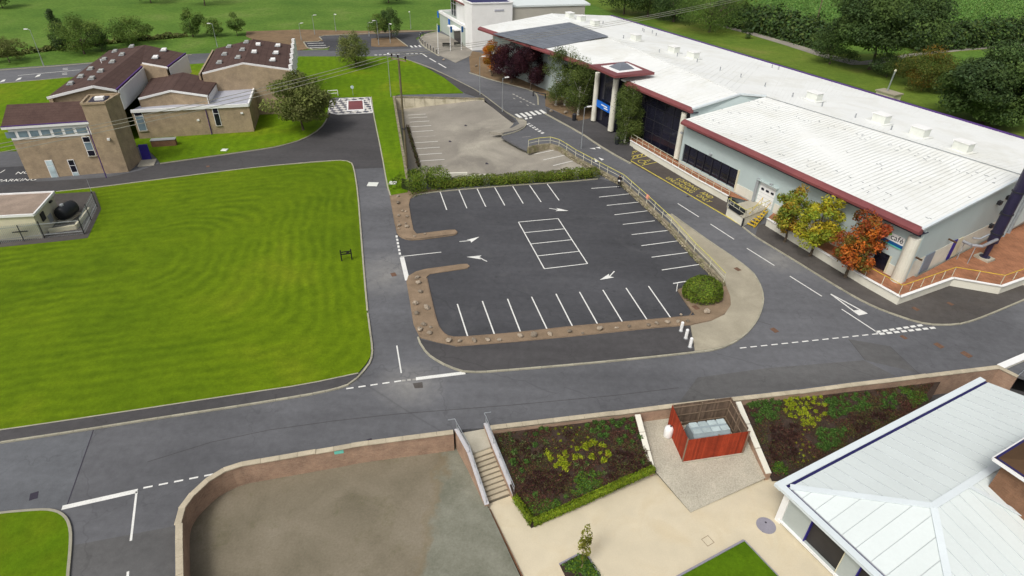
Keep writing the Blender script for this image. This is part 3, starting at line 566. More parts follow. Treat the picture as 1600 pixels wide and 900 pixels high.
# ------------------------------------------------------------------ sunken court and its retaining wall
court = struct('gravel_court', MB().poly(flat([rim_w[0]+Vector((0, -12, 0))]+rim_w+[G(712, 672), G(765, 797, Z_COURT), G(815, 905, Z_COURT), G(850, 990, Z_COURT)], Z_COURT)), 'court_gravel')
struct('garden_ground', MB().poly(flat([G(712, 672), G(768, 668), G(1560, 571), Vector((62, 30, 0)), Vector((62, -25, 0)), Vector((-5, -25, 0)), G(850, 990, Z_COURT), G(765, 797, Z_COURT)], -1.9)), 'asphalt_pave')
COP_Z = .34
def ret_wall(label, pts, z0, zt, face_in, step=1.15, steps_at=()):
    """brick wall with stone coping pieces; pts run along the road-side edge"""
    t = thing('retaining_wall', label, 'wall', pts[0]); mb = MB(); n = len(pts); ns = []
    for i in range(n):
        d = (pts[min(i+1, n-1)]-pts[max(i-1, 0)]).normalized(); ns.append(Vector((d.y, -d.x, 0)))
    A = [p+s*.03 for p, s in zip(pts, ns)]; B = [p+s*.29 for p, s in zip(pts, ns)]
    vs_ = [Vector((p.x, p.y, z)) for p, q in zip(A, B) for p, z in ((p, zt-.07), (q, zt-.07), (q, z0), (p, z0))]
    mb.add(vs_, [(4*i+k, 4*i+4+k, 4*i+4+(k+1) % 4, 4*i+(k+1) % 4) for i in range(n-1) for k in range(4)]+[(0, 1, 2, 3), (4*n-1, 4*n-2, 4*n-3, 4*n-4)])
    mb.build('brickwork', 'brick_red', t)
    L = sum((b-a).length for a, b in zip(pts, pts[1:])); nst = max(1, int(L/step)); st = L/nst; off = wl(t)
    src = None
    for i, (p, d) in enumerate(resample([Vector((p.x, p.y, 0)) for p in pts], st)):
        s = Vector((d.y, -d.x, 0)); c = p+s*.16
        if src is None:
            m0 = MB().box(off, st-.012, .40, .09); src = m0.build('coping_stone', 'coping', t, bevel=.012); o = src
        else: o = inst(src, 'coping_stone', t)
        up = sum(.045 for k in steps_at if i/nst < k)
        o.location = Vector((c.x, c.y, zt-.025+rnd.uniform(-.004, .004)+up))-off; o.rotation_euler.z = math.atan2(d.y, d.x)
    return t
M('coping', (.47, .41, .30), .9, .15, .9, .12, 10, .15, rand=.12)
rw = smooth_pts([Vector((p.x, p.y, 0)) for p in PL(RIM, COP_Z)], 1)
wall_w = ret_wall('curved red brick retaining wall with pale coping round the sunken gravel court', rw, Z_COURT-.3, COP_Z, 1, 1.15, (.62,))
o = MB(); p, q = G(522, 705.5, .05), G(537, 703, .05); mb = MB(); d = (q-p).normalized(); mb.box((p+q)/2+Vector((d.y, -d.x, 0))*.12, .62, .05, .3, d, Vector((-d.y, d.x, 0))); M('mint', (.18, .62, .50), .5, .05, 2); mb.build('mint_panel', 'mint', wall_w)
bed1_zf = plane_z(G(775, 680, -.05), G(1000, 655, -.05), G(830, 825, Z_PATIO+.05))
bed2_zf = plane_z(G(1160, 630, -.05), G(1400, 605, -.35), G(1208, 750, Z_PATIO+.05))
grav_zf = plane_z(G(1015, 662, -.75), G(1140, 648, -.75), G(1080, 800, Z_PATIO+.01))
we = [Vector((p.x, p.y, 0)) for p in PL(RIM2, COP_Z)]
wall_e = ret_wall('red brick retaining wall with pale stepped coping above the garden beds', we, -1.9, COP_Z, 1, 1.15, (.2, .38, .55, .82))
a, b = we[-1], G(1592, 587, COP_Z); b.z = 0
wall_r = ret_wall('short return of brick retaining wall at the right edge of the road', [a, b], -1.9, COP_Z, 1, 1.0)
# pale kerb wall leaving to the right
t = thing('low_wall', 'low pale wall running off beyond the end of the brick retaining wall', 'wall', G(1565, 575)); a, b = G(1563, 573, .3), G(1640, 540, .3); MB().bar(a-Vector((0, 0, .2)), b-Vector((0, 0, .2)), .45, .4).build('wall_body', 'white_wall', t); MB().bar(a+Vector((0, 0, .03)), b+Vector((0, 0, .03)), .55, .06).build('cap', 'white_clean', t)
t = thing('handrail', 'thin steel handrail post beside the short brick wall at the right edge', 'handrail', G(1580, 603, -.6)); b0 = G(1579, 604, -.8); MB().tube(b0, b0+Vector((0, 0, 1.1)), .03).tube(b0+Vector((0, 0, 1.1)), b0+Vector((1.4, .9, 1.35)), .03).build('rail', 'galv', t)

# ------------------------------------------------------------------ steps down to the garden
A0, A1 = G(736, 709, 0), G(767, 698, 0); B0, B1 = G(763, 791, Z_PATIO), G(799, 778, Z_PATIO)
T0, T1 = G(718, 677, 0), G(757, 670, 0)
st = thing('stairs', 'straight flight of pale concrete steps from the road down to the garden', 'stairs', (T0+T1)/2)
NS = 11
MB().slab([T0, T1, A1, A0], 2.2).build('landing', 'concrete', st)
M('lilac_coping', (.50, .49, .50), .85, .08, 1, .1, 12); M('shaded_riser', (.27, .235, .175), .9, .12, 1, .1, 10)  # riser faces coloured darker, painting in shade to set them off from treads
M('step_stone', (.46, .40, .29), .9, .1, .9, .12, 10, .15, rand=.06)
for i in range(NS):
    t0, t1 = i/NS, (i+1)/NS; z = -(i+1)*abs(Z_PATIO)/(NS+0); z = -abs(Z_PATIO)*(i+1)/(NS) + .0
    q = [lerp(A0, B0, t0), lerp(A1, B1, t0), lerp(A1, B1, t1), lerp(A0, B0, t1)]
    if i == NS-1: continue
    mb = MB(); mb.slab([Vector((p.x, p.y, z)) for p in q], .5)
    d = (q[3]-q[0]); d.z = 0; d.normalize(); e0, e1 = Vector((q[3].x, q[3].y, z-.02))-d*.0, Vector((q[2].x, q[2].y, z-.02)); mb.bar(e0-d*.02+Vector((0, 0, .022)), e1-d*.02+Vector((0, 0, .022)), .09, .045); so_ = mb.build('step', 'step_stone', st); rz_ = -abs(Z_PATIO)/NS; MB().bar(e0+d*.028+Vector((0, 0, rz_/2)), e1+d*.028+Vector((0, 0, rz_/2)), .012, abs(rz_)-.02).build('shaded_riser', 'shaded_riser', so_)
for sgn, name in ((0, 'parapet'), (1, 'parapet')):
    tt, aa, bb = (T0, A0, B0) if sgn == 0 else (T1, A1, B1); d = (bb-tt); d.z = 0; d.normalize(); n_ = Vector((d.y, -d.x, 0)) if sgn == 0 else Vector((-d.y, d.x, 0))
    n_ = n_*(-1 if n_.dot((T1-T0)) * (1 if sgn == 0 else -1) > 0 else 1)
    prof = [(tt-d*.2, .30), (aa+d*.1, .30), (bb+d*.15, Z_PATIO+.42)]
    mb = MB(); cp = MB()
    for (p, z), (q, z2) in zip(prof, prof[1:]):
        p = Vector((p.x, p.y, 0)); q = Vector((q.x, q.y, 0)); c4 = [p+n_*.02, q+n_*.02, q+n_*.30, p+n_*.30]; zt = [z, z2, z2, z]
        mb.add([Vector((v.x, v.y, zz_)) for v, zz_ in zip(c4, zt)]+[Vector((v.x, v.y, -2.1)) for v in c4], [(0, 1, 2, 3), (7, 6, 5, 4), (0, 4, 5, 1), (1, 5, 6, 2), (2, 6, 7, 3), (3, 7, 4, 0)])
        cp.bar(Vector((p.x, p.y, z+.03))+n_*.16, Vector((q.x, q.y, z2+.03))+n_*.16, .31, .06)
    pr = mb.build('parapet', 'brick_red', st); cp.build('parapet_coping', 'lilac_coping', pr)
    rl = MB(); base = [(tt-d*.1, .34), (aa+d*.1, .34), (lerp(aa, bb, .33), None), (lerp(aa, bb, .66), None), (bb+d*.05, Z_PATIO+.46)]; pts = []
    for k, (p, z) in enumerate(base):
        if z is None: z = lerp(.34, Z_PATIO+.46, (.33, .66)[k-2])
        b_ = Vector((p.x, p.y, z))+n_*.16; tp = b_+Vector((0, 0, .75)); rl.tube(b_, tp, .024, n=6); pts.append(tp)
    side = -(T1-T0).normalized() if sgn == 0 else (T1-T0).normalized()
    up_end = pts[0]-d*.35; rl.path([up_end+side*.5, up_end]+pts, .028); rl.path([p-Vector((0, 0, .38)) for p in pts], .02)
    rl.build('handrail', 'galv', st)

# ------------------------------------------------------------------ garden: patio, gravel, beds
patio_px = [(764, 797), (761, 788), (799, 774), (803, 778), (830, 825.5), (1024, 738), (1079, 801), (1203, 743), (1260, 760), (1330, 860), (1420, 980), (860, 985)]
patio = struct('patio', MB().poly(flat(PL(patio_px, Z_PATIO), Z_PATIO)), 'cream_paving')
kt = thing('timber_edging', 'thin dark timber and white edging between gravel court and cream patio', 'edging', G(766, 797, Z_PATIO)); a, b = G(765, 798, Z_PATIO), G(858, 990, Z_PATIO); MB().bar(a, b, .1, .3).build('board', 'brick_garden', kt); sd_ = Vector(((b-a).y, -(b-a).x, 0)).normalized(); sd_ = sd_ if sd_.x < 0 else -sd_; MB().bar(a+sd_*.13+Vector((0, 0, -.02)), b+sd_*.13+Vector((0, 0, -.02)), .1, .2).build('edge_stone', 'white_wall', kt)
lawn_g = struct('garden_lawn', MB().slab(flat(PL([(1162, 845), (1058, 902), (1010, 985), (1300, 985), (1215, 900)], Z_PATIO), Z_PATIO+.06), .1), 'lawn_plain')
e = PL([(1162, 844.5), (1057, 902)], Z_PATIO+.07); MB().bar(e[0], e[1], .12, .12).build('edging', 'disc_grey', lawn_g); e = PL([(1163, 844.5), (1216, 900)], Z_PATIO+.07); MB().bar(e[0], e[1], .05, .1).build('edging', 'disc_grey', lawn_g)
gp = [on_plane(x, y, grav_zf)+Vector((0, 0, .02)) for x, y in [(1000, 652), (1025, 738), (1079, 801), (1203, 744), (1157, 640)]]
struct('gravel_plot', MB().poly(gp), 'gravel_pale')
bed1 = struct('planting_bed_west', MB().poly([on_plane(x, y, bed1_zf) for x, y in [(772, 676), (1000, 650), (1022, 736), (830, 824), (803, 780)]]), 'soil')
bed2 = struct('planting_bed_east', MB().poly([on_plane(x, y, bed2_zf) for x, y in [(1155, 634), (1300, 614), (1470, 596), (1440, 650), (1260, 752), (1206, 752)]]), 'soil')
def slope_wall(label, a, b, za, zb, wdt=.32):
    pa, pb = G(*a, za), G(*b, zb); t = thing('garden_wall', label, 'wall', pb); d = pb-pa; d.z = 0; d.normalize(); s = Vector((-d.y, d.x, 0))*wdt/2
    c4 = [pa-s, pb-s, pb+s, pa+s]; mb = MB(); mb.add(c4+[Vector((v.x, v.y, -2.1)) for v in c4], [(0, 1, 2, 3), (7, 6, 5, 4), (0, 4, 5, 1), (1, 5, 6, 2), (2, 6, 7, 3), (3, 7, 4, 0)]); mb.build('brickwork', 'brick_red', t)
    n = 3
    for i in range(n): p, q = lerp(pa, pb, i/n+.004), lerp(pa, pb, (i+1)/n-.004); MB().bar(p+Vector((0, 0, .045)), q+Vector((0, 0, .045)), wdt+.1, .085).build('coping_slab', 'white_wall', t, bevel=.01)
    return t
slope_wall('sloping white capped wall between west planting bed and oil tank fence', (996, 648), (1019, 735), .30, -1.15)
slope_wall('sloping white capped wall between oil tank fence and east planting bed', (1153, 628), (1201, 741), .30, -1.15)
# planter with sapling
pl_px = [(874, 882), (904, 866), (918, 868), (945, 915), (960, 985), (905, 985), (885, 905)]
struct('planter_soil', MB().slab(flat(PL(pl_px, Z_PATIO), Z_PATIO+.03), .1), 'soil')
e = PL([(874, 882), (904, 866), (918, 868), (937, 900)], Z_PATIO+.05); mb = MB(); mb.bar(e[0], e[1], .1, .12).bar(e[2], e[3], .06, .12); tag(mb.build('planter_edging', 'disc_grey'), 'grey edging strips round the sapling planter on the cream patio', 'edging')
c = G(1197, 821, Z_PATIO+.02); mb = MB(); mb.tube(c-Vector((0, 0, .02)), c+Vector((0, 0, .012)), .62, n=28); d_ = tag(mb.build('drain_pad', 'disc_grey', None), 'round grey concrete drain pad beside the white roofed building', 'drain pad'); MB().tube(c+Vector((.05, .22, .012)), c+Vector((.05, .22, .02)), .07).build('drain_hole', 'drain', d_)
c = G(1106, 845, Z_PATIO+.008); mb = MB(); a_ = Vector((.86, .5, 0)); b_ = Vector((-.5, .86, 0))
for s1 in (-1, 1): mb.box(c+a_*.28*s1, .025, .58, .01, a_, b_).box(c+b_*.28*s1, .58, .025, .01, a_, b_)
mb.build('access_cover', 'gravel_bed', patio)

# ------------------------------------------------------------------ red boarded tank enclosure
F0, F1 = on_plane(1067, 722.5, grav_zf), on_plane(1161, 708.5, grav_zf)
FH = 2.3
d1 = (F1-F0); d1.z = 0; L1 = d1.length; d1.normalize(); v1 = Vector((-d1.y, d1.x, 0)); DEP = 3.0
M('tank_top', (.42, .50, .50), .6, .1, 2, .1, 9, rand=.15)
enc = thing('tank_enclosure', 'red boarded timber fence enclosing the grey oil tank', 'fence', F0)
rb = MB().box(F0, .135, .022, FH); rb_o = rb.build('board', 'red_board', enc); first = [rb_o]
M('bare_board', (.17, .12, .085), .85, .2, 2, .2, 20, rand=.3)
def boards(a, b, z0, mat=None):
    n = max(1, int((b-a).length/.142)); d = (b-a).normalized()
    for i in range(n):
        p = lerp(a, b, (i+.5)/n); o = first.pop() if first else inst(rb_o, 'board', enc); o.location = Vector((p.x, p.y, lerp(z0[0], z0[1], (i+.5)/n)+FH/2))-F0; o.rotation_euler.z = math.atan2(d.y, d.x)
        if mat: o.material_slots[0].link = 'OBJECT'; o.material_slots[0].material = MATS[mat]
zc = lambda p: grav_zf(p.x, p.y)
K = [F0, F1, F1+v1*DEP, F0+v1*DEP]
boards(K[0], K[1], (zc(K[0]), zc(K[1]))); boards(K[0]+v1*.08, K[3], (zc(K[0]), zc(K[3]))); boards(K[3]+d1*.1, K[2], (zc(K[3]), zc(K[2])), 'bare_board'); boards(K[1]+v1*.3, K[2], (zc(K[1]), zc(K[2])), 'bare_board')
for a, b in ((K[0], K[1]), (K[1], K[2]), (K[2], K[3]), (K[3], K[0])):
    inn = ((K[0]+K[2])/2-(a+b)/2); inn.z = 0; inn.normalize(); inn *= .06
    for h in (.35, 1.2, 2.05):
        MB().bar(Vector((a.x, a.y, zc(a)+h))+inn, Vector((b.x, b.y, zc(b)+h))+inn, .05, .09).build('fence_rail', 'timber', enc)
    for k in (0, .5):
        p = lerp(a, b, k)+inn*1.6; MB().box(Vector((p.x, p.y, zc(p)+FH/2)), .09, .09, FH).build('fence_post', 'timber', enc)
MB().bar(F0+Vector((0, 0, .05))-v1*.06, F1+Vector((0, 0, .05))-v1*.06, .1, .1).build('footing', 'concrete', enc)
ct = (K[0]+K[1]+K[2]+K[3])/4+v1*-.1; ct.z = zc(ct)
tk = thing('oil_tank', 'pale grey ribbed oil tank inside the red boarded fence', 'tank', ct)
L2, W2, H2 = 2.85, 1.6, 1.55; mb = MB()
prof = [(-W2/2, .12), (-W2/2-.03, .7), (-W2/2+.12, H2*.86), (-W2/2+.32, H2), (W2/2-.32, H2), (W2/2-.12, H2*.86), (W2/2+.03, .7), (W2/2, .12)]
vs_ = [ct+d1*x+v1*y+Vector((0, 0, z)) for x in (-L2/2, L2/2) for y, z in prof]; n = len(prof)
mb.add(vs_, [(i, i+1, n+i+1, n+i) for i in range(n-1)]+[(n-1, 0, n, 2*n-1), tuple(range(n))[::-1], tuple(range(n, 2*n))]); mb.build('tank_body', 'tank_grey', tk, bevel=.05)
for i in range(4):
    for j in (-1, 1): MB().box(ct+d1*(-L2/2+L2*(i+.5)/4)+v1*j*.32+Vector((0, 0, H2+.02)), L2/4-.1, .46, .07, d1, v1).build('top_panel', 'tank_top', tk, bevel=.03)
MB().box(ct+Vector((0, 0, .06)), L2+.25, W2+.25, .12, d1, v1).build('plinth', 'concrete', tk)
p = on_plane(1043, 681, grav_zf); wb = thing('water_butt', 'white plastic drum standing against the left side of the red fence', 'drum', p)
mb = MB(); rings = [(0, .30), (.06, .33), (.75, .33), (.9, .26), (.98, .14)]; n = 14; vs_ = [p+Vector((r*math.cos(2*math.pi*k/n), r*math.sin(2*math.pi*k/n), z)) for z, r in rings for k in range(n)]
mb.add(vs_, [(i*n+k, i*n+(k+1) % n, (i+1)*n+(k+1) % n, (i+1)*n+k) for i in range(len(rings)-1) for k in range(n)]+[tuple(range(4*n, 5*n)), tuple(range(n))[::-1]]); mb.build('drum_body', 'white_clean', wb, smooth=True); MB().tube(p+Vector((.1, 0, .98)), p+Vector((.1, 0, 1.03)), .06).build('cap', 'plastic_black', wb)

# ------------------------------------------------------------------ garden building with white hipped roof
ZE = 1.4; E0 = G(1211, 757, ZE); E1 = G(1531, 591, ZE); ua = (E1-E0); LA = ua.length; ua.normalize(); ub = Vector((ua.y, -ua.x, 0))
gb = thing('garden_building', 'white hipped metal roof building with grey walls beside the patio', 'building', Vector((E0.x, E0.y, Z_PATIO)))
IN = .62; R0 = E0+ua*IN+ub*IN; R0.z = ZE+.1; HW = 5.4; PT = math.tan(math.radians(13.5)); ZR = R0.z+HW*PT
def rp(u, v, z=None):
    """roof point in plan (u along the road side eave, v towards the garden)"""
    p = R0+ua*u+ub*v
    p.z = z if z is not None else R0.z
    return p
LU = LA-IN-.05
def strip_poly(poly, i0, i1):
    """clip polygon [(s,t)] to i0<=s<=i1"""
    def clip(ps, f, k):
        out = []
        for a, b in zip(ps, ps[1:]+ps[:1]):
            fa, fb = f(a), f(b)
            if fa >= 0: out.append(a)
            if fa*fb < 0: t_ = fa/(fa-fb); out.append((a[0]+(b[0]-a[0])*t_, a[1]+(b[1]-a[1])*t_))
        return out
    return clip(clip(poly, lambda p: p[0]-i0, 0), lambda p: i1-p[0], 1)
roof = MB().solid([rp(0, 0, R0.z-.08), rp(LU, 0, R0.z-.08), rp(LU, HW, ZR-.08), rp(HW, HW, ZR-.08)], .04).solid([rp(0, 0, R0.z-.08), rp(HW, HW, ZR-.08), rp(0, 2*HW, R0.z-.08)], .04).solid([rp(HW, HW, ZR-.08), rp(LU, HW, ZR-.08), rp(LU, 2*HW, R0.z-.08), rp(0, 2*HW, R0.z-.08)], .04).build('roof', 'grey_flat', gb)
M('seam_grey', (.50, .54, .55), .5, .1, 1)
PW = .95
def panels(poly, to3, lo, hi):
    k = lo
    while k < hi:
        q = strip_poly(poly, k+.006, min(k+PW, hi)-.006)
        if len(q) > 2:
            mb = MB(); mb.solid([to3(*p) for p in q], .035); mb.build('panel', 'roof_panel', roof)
            # raised seam at the panel edge
            ts = [p[1] for p in q if abs(p[0]-(k+.006)) < .02]
            if len(ts) >= 2: a, b = to3(k+.03, min(ts)), to3(k+.03, max(ts)); MB().bar(a+Vector((0, 0, .012)), b+Vector((0, 0, .012)), .018, .025).build('seam', 'seam_grey', roof)
        k += PW
panels([(0, 0), (LU, 0), (LU, HW), (HW, HW)], lambda s, t: rp(s, t, R0.z+t*PT), 0, LU)
panels([(0, 0), (HW, HW), (2*HW, 0)], lambda s, t: rp(t, s, R0.z+t*PT), 0, 2*HW)
VX = 3.2 # south wing ridge joins
panels([(HW, HW), (LU, HW), (LU, 2*HW), (0, 2*HW)], lambda s, t: rp(s, t, R0.z+(2*HW-t)*PT), 0, LU)
fl = MB()
def flash(a, b, w_=.42):
    fl.bar(a+Vector((0, 0, .03)), b+Vector((0, 0, .03)), w_, .05)
flash(rp(0, 0, R0.z), rp(HW, HW, ZR)); flash(rp(HW, HW, ZR), rp(LU, HW, ZR)); flash(rp(HW, HW, ZR), rp(0, 2*HW, R0.z))
fl.build('ridge_flashing', 'roof_flashing', roof)
# south wing crossing the ridge (its valley shows as a pale line)
WX = HW+3.35; 
mb = MB(); a = rp(WX, HW, ZR+.02); b = rp(WX+HW, 2*HW, R0.z+.02)
vb = MB().bar(rp(WX, HW+.1, ZR+.05), rp(WX-.0+HW*.55, 2*HW, R0.z+.14), .3, .05).build('valley_flashing', 'roof_flashing', roof)
gt = MB()
for a, b, s in ((E0-ub*0, E0+ua*LA, ub), (E0, E0+ub*(2*HW+2*IN), ua)):
    d = (b-a).normalized(); gt.bar(a+s*.2+d*.0, b+s*.2, .40, .22).bar(a+s*.2+Vector((0, 0, .12)), b+s*.2+Vector((0, 0, .12)), .45, .04)
gt.box(E0+ua*.2+ub*.2+Vector((0, 0, .006)), .47, .47, .27, ua, ub); gt.build('gutter', 'roof_flashing', gb)
gd = MB()
for a, b, s in ((E0+ua*.34, E0+ua*LA, ub), (E0+ub*.62, E0+ub*(2*HW+2*IN), ua)): gd.bar(a+s*.48-Vector((0, 0, .02)), b+s*.48-Vector((0, 0, .02)), .20, .08)
gd.build('gutter_trough', 'gutter_dark', gb)
WI = .75; W0 = E0+ua*WI+ub*WI
mb = MB(); z0, z1 = Z_PATIO-.2, ZE-.02
mb.wall(W0, W0+ua*(LA-WI), z0, z1, .3)
ww = [W0, W0+ub*(2*HW+2*IN-2*WI)]
# west wall with two shuttered openings
ops = [(1.9, 4.3), (5.3, 7.7)]; sill, head = Z_PATIO+.35, ZE-.75; prev = 0; Lw = (ww[1]-ww[0]).length
for o0, o1 in ops+[(Lw, Lw)]:
    mb.wall(W0+ub*(prev+.001), W0+ub*o0, z0, z1, .3)
    if o0 < Lw: mb.wall(W0+ub*o0, W0+ub*o1, head, z1, .298); mb.wall(W0+ub*o0, W0+ub*o1, z0, sill, .298)
    prev = o1
M('cladding_wall', (.40, .44, .42), .7, .05, .5, .03, 6); mb.build('wall', 'cladding_wall', gb)
for o0, o1 in ops:
    fr = MB().wall(W0+ub*o0+ua*.06, W0+ub*o1+ua*.06, sill, head, .06).build('window', 'roller_shutter', gb); MB().box(W0+ub*(o0+.02)+ua*-.05+Vector((0, 0, (sill+head)/2-W0.z)), .3, .05, head-sill, ua, ub).build('reveal', 'blue_door', fr); MB().box(W0+ub*(o1-.02)+ua*-.05+Vector((0, 0, (sill+head)/2-W0.z)), .3, .05, head-sill, ua, ub).build('reveal', 'cream_render', fr)
MB().wall(W0-ua*.22+ub*.0, W0+ub*(Lw)-ua*.22, Z_PATIO+.2, Z_PATIO+.32, .16).build('sill_band', 'white_clean', gb)
MB().box(W0-ua*.05-ub*.0+Vector((0, 0, (z1+Z_PATIO)/2-W0.z)), .42, .42, z1-Z_PATIO, ua, ub).build('corner_pier', 'white_clean', gb)
# brick lantern with brown roof
ZT = 4.9; q = G(1552, 717, ZT); tn = thing('brick_lantern', 'brick lantern with brown tiled roof rising through the white metal roof', 'lantern', q-Vector((0, 0, 3)))
c0 = q+ua*.45+ub*.45; mb = MB(); c4 = [c0, c0+ua*5, c0+ua*5+ub*5, c0+ub*5]; mb.solid([Vector((p.x, p.y, ZT-.05)) for p in c4], 2.8); mb.build('wall', 'brick_garden', tn)
q4 = [q, q+ua*5.9, q+ua*5.9+ub*5.9, q+ub*5.9]; ap = q+ua*2.95+ub*2.95+Vector((0, 0, 1.0)); mb = MB(); 
for i in range(4): mb.face(q4[i]+Vector((0, 0, .12)), q4[(i+1) % 4]+Vector((0, 0, .12)), ap)
mb.closed = False; M('brown_sheet', (.085, .047, .022), .7, .15, .5, .1, 7); mb.build('roof', 'brown_sheet', tn)
mb = MB()
for i in range(4): a, b = q4[i], q4[(i+1) % 4]; mb.bar(a, b, .16, .2)
mb.build('eaves_gutter', 'upvc', tn); mb = MB()
for i in range(4): a, b = q4[i]+Vector((0, 0, .12)), q4[(i+1) % 4]+Vector((0, 0, .12)); mb.bar(lerp(a, ap, .03), lerp(b, ap, .03), .14, .03)
mb.build('eaves_trim', 'gutter_dark', tn)

# ------------------------------------------------------------------ main white roofed building
def ray_wall(px, py, p0, d):
    """where the sight line of (px, py) meets the upright plane through p0 along d: (distance along, height)"""
    r = RT*((px-800)/F_PX) - UP*((py-450)/F_PX) + FW; n = Vector((-d.y, d.x, 0)); o = Vector((0, 0, CAM_H)); t = n.dot(Vector((p0.x, p0.y, 0))-Vector((o.x, o.y, 0)))/n.dot(r); q = o+r*t
    return (q-Vector((p0.x, p0.y, 0))).dot(d), q.z
def up(v, z): return Vector((v.x, v.y, z))
Z0 = 1.05
T_ef, T_em, T_em2, T_en = G(749, 42, 8.4), G(930, 104, 8.4), G(979, 127, 8.4), G(1082, 170, 8.4)
T_rf, T_rn = G(862, 21, 9.26), G(1157, 147, 9.26); T_rm = lerp(T_rf, T_rn, .62); T_rm2 = lerp(T_rf, T_rn, .72)
B_f, B_m, B_n = G(955, 24.5, 7.6), G(1200, 97.5, 7.6), G(1600, 217, 7.6); B_n2 = B_n+(B_n-B_m)*.22; B_m2 = lerp(B_m, B_n2, .06)
L_ef, L_en = G(1068, 187, 7.2), G(1442, 358, 7.2); L_rf, L_rn = G(1197, 151, 8.84), G(1602, 274.5, 8.31)
bl = thing('main_building', 'long white roofed workshop building with dark red fascia', 'building', up(L_en, 0))
DZ = Vector((0, 0, 1))
def roofq(name, pts, th=.22, mat='roof_white', parent=bl): return MB().solid(pts, th).build(name, mat, parent)
rt = MB()
for q in ([T_ef, T_em, T_rm, T_rf], [T_em, T_em2, T_rm2, T_rm], [T_em2, T_en, T_rn, T_rm2], [T_rf, T_rn, B_m, B_f], [T_rn, L_rf+DZ*.0, B_m2, B_m], [L_rf, L_rn, B_n2, B_m2], [L_ef, L_en, L_rn, L_rf]): rt.solid(q, .22)
roof_m = rt.build('roof', 'roof_white', bl)
def ribs(a, b, c, d, n, w_=.05, h=.022):
    mb = MB()
    for i in range(1, n):
        t = i/n; p, q = lerp(a, b, t), lerp(d, c, t); p, q = lerp(p, q, .025), lerp(p, q, .99); mb.bar(p+DZ*.02, q+DZ*.02, w_, h)
    return mb
M('roof_rib', (.74, .755, .73), .7, .05, .2, .05, 3, stain=(.62, .61, .53), stain_amt=.6, sscale=.2)
rb_ = ribs(L_ef, L_en, L_rn, L_rf, 62)
for m_ in (ribs(T_ef, T_em, T_rm, T_rf, 30, .06, .035), ribs(T_em2, T_en, T_rn, T_rm2, 15, .06, .035), ribs(L_rf, L_rn, B_n2, B_m2, 55), ribs(T_rf, T_rn, B_m, B_f, 50, .06, .035)): rb_.add(m_.v, m_.f)
tag(rb_.build('standing_seams', 'roof_rib', roof_m), kind='stuff')
cr = MB(); cr.bar(L_rf+DZ*.05, L_rn+DZ*.05, .35, .08).bar(T_rf+DZ*.03, T_rn+DZ*.03, .3, .05); cr.build('ridge_capping', 'roof_rib', roof_m); MB().bar(L_rf+DZ*.06+Vector((-.2, -.1, 0)), L_rn+DZ*.06+Vector((-.2, -.1, 0)), .05, .06).build('ridge_joint_shade', 'grey_metal', roof_m)  # dark bar beside the ridge: the joint, with the capping's side shading painted in
# roof screws and laps: small grey dashes on the lower slope
lp = MB()
for r_, k in ((.12, 26), (.2, 24), (.45, 20), (.5, 16), (.78, 40), (.84, 40)):
    for i in range(k):
        s_ = rnd.random(); t_ = r_+rnd.uniform(-.012, .012); p = lerp(lerp(L_ef, L_en, s_), lerp(L_rf, L_rn, s_), t_) if rnd.random() < .65 else None
        if p is None: continue
        d = (L_en-L_ef).normalized(); lp.box(p+DZ*.03, rnd.uniform(.1, .35), .05, .03, d, Vector((-d.y, d.x, 0)))
tag(lp.build('lap_marks', 'grey_metal', roof_m), kind='stuff')
# dark red fascias, soffits
def fascia(a, b, h=.62, out=.35):
    d = (b-a); d.z = 0; d.normalize(); n = Vector((d.y, -d.x, 0)); n = n if n.dot(-up(a, 0)) > 0 else -n
    mb = MB(); prof = [(0.25, .06), (-out*.1, .0), (-out, -.25), (-out, -h+.1), (-out*.6, -h), (.25, -h)]
    # profile measured inwards (+) / outwards (-)
    vs_ = [p+(-n)*x*1.0+DZ*z for p in (a, b) for x, z in prof]; k = len(prof)
    mb.add(vs_, [(i, (i+1) % k, k+(i+1) % k, k+i) for i in range(k)]+[tuple(range(k))[::-1], tuple(range(k, 2*k))]); mb.build('fascia', 'red_fascia', bl)
    MB().solid([a-n*-.0+DZ*(-h-.02), b+DZ*(-h-.02), b-n*1.25+DZ*(-h-.02), a-n*1.25+DZ*(-h-.02)], .05).build('shaded_soffit', 'shaded_soffit', bl)
    return n
n_t = fascia(T_ef, T_em, .6, .4); fascia(T_em2, T_en, .6, .4); n_l = fascia(L_ef, L_en, .6, .42)
pt_ = MB(); pt_.bar(B_f-DZ*.05, B_m-DZ*.05, .5, .35).bar(B_m-DZ*.05, B_n2-DZ*.05, .5, .35); pt_.build('rear_gutter', 'purple_trim', bl)
dL = (L_en-L_ef); dL.z = 0; LLen = dL.length; dL.normalize(); inL = -n_l
P0 = up(L_ef, 0)+inL*1.05                                  # front wall of the lower wing
fw_pts = (P0, P0+dL*(LLen-.1))
def fr(px, py): return ray_wall(px, py, P0, dL)
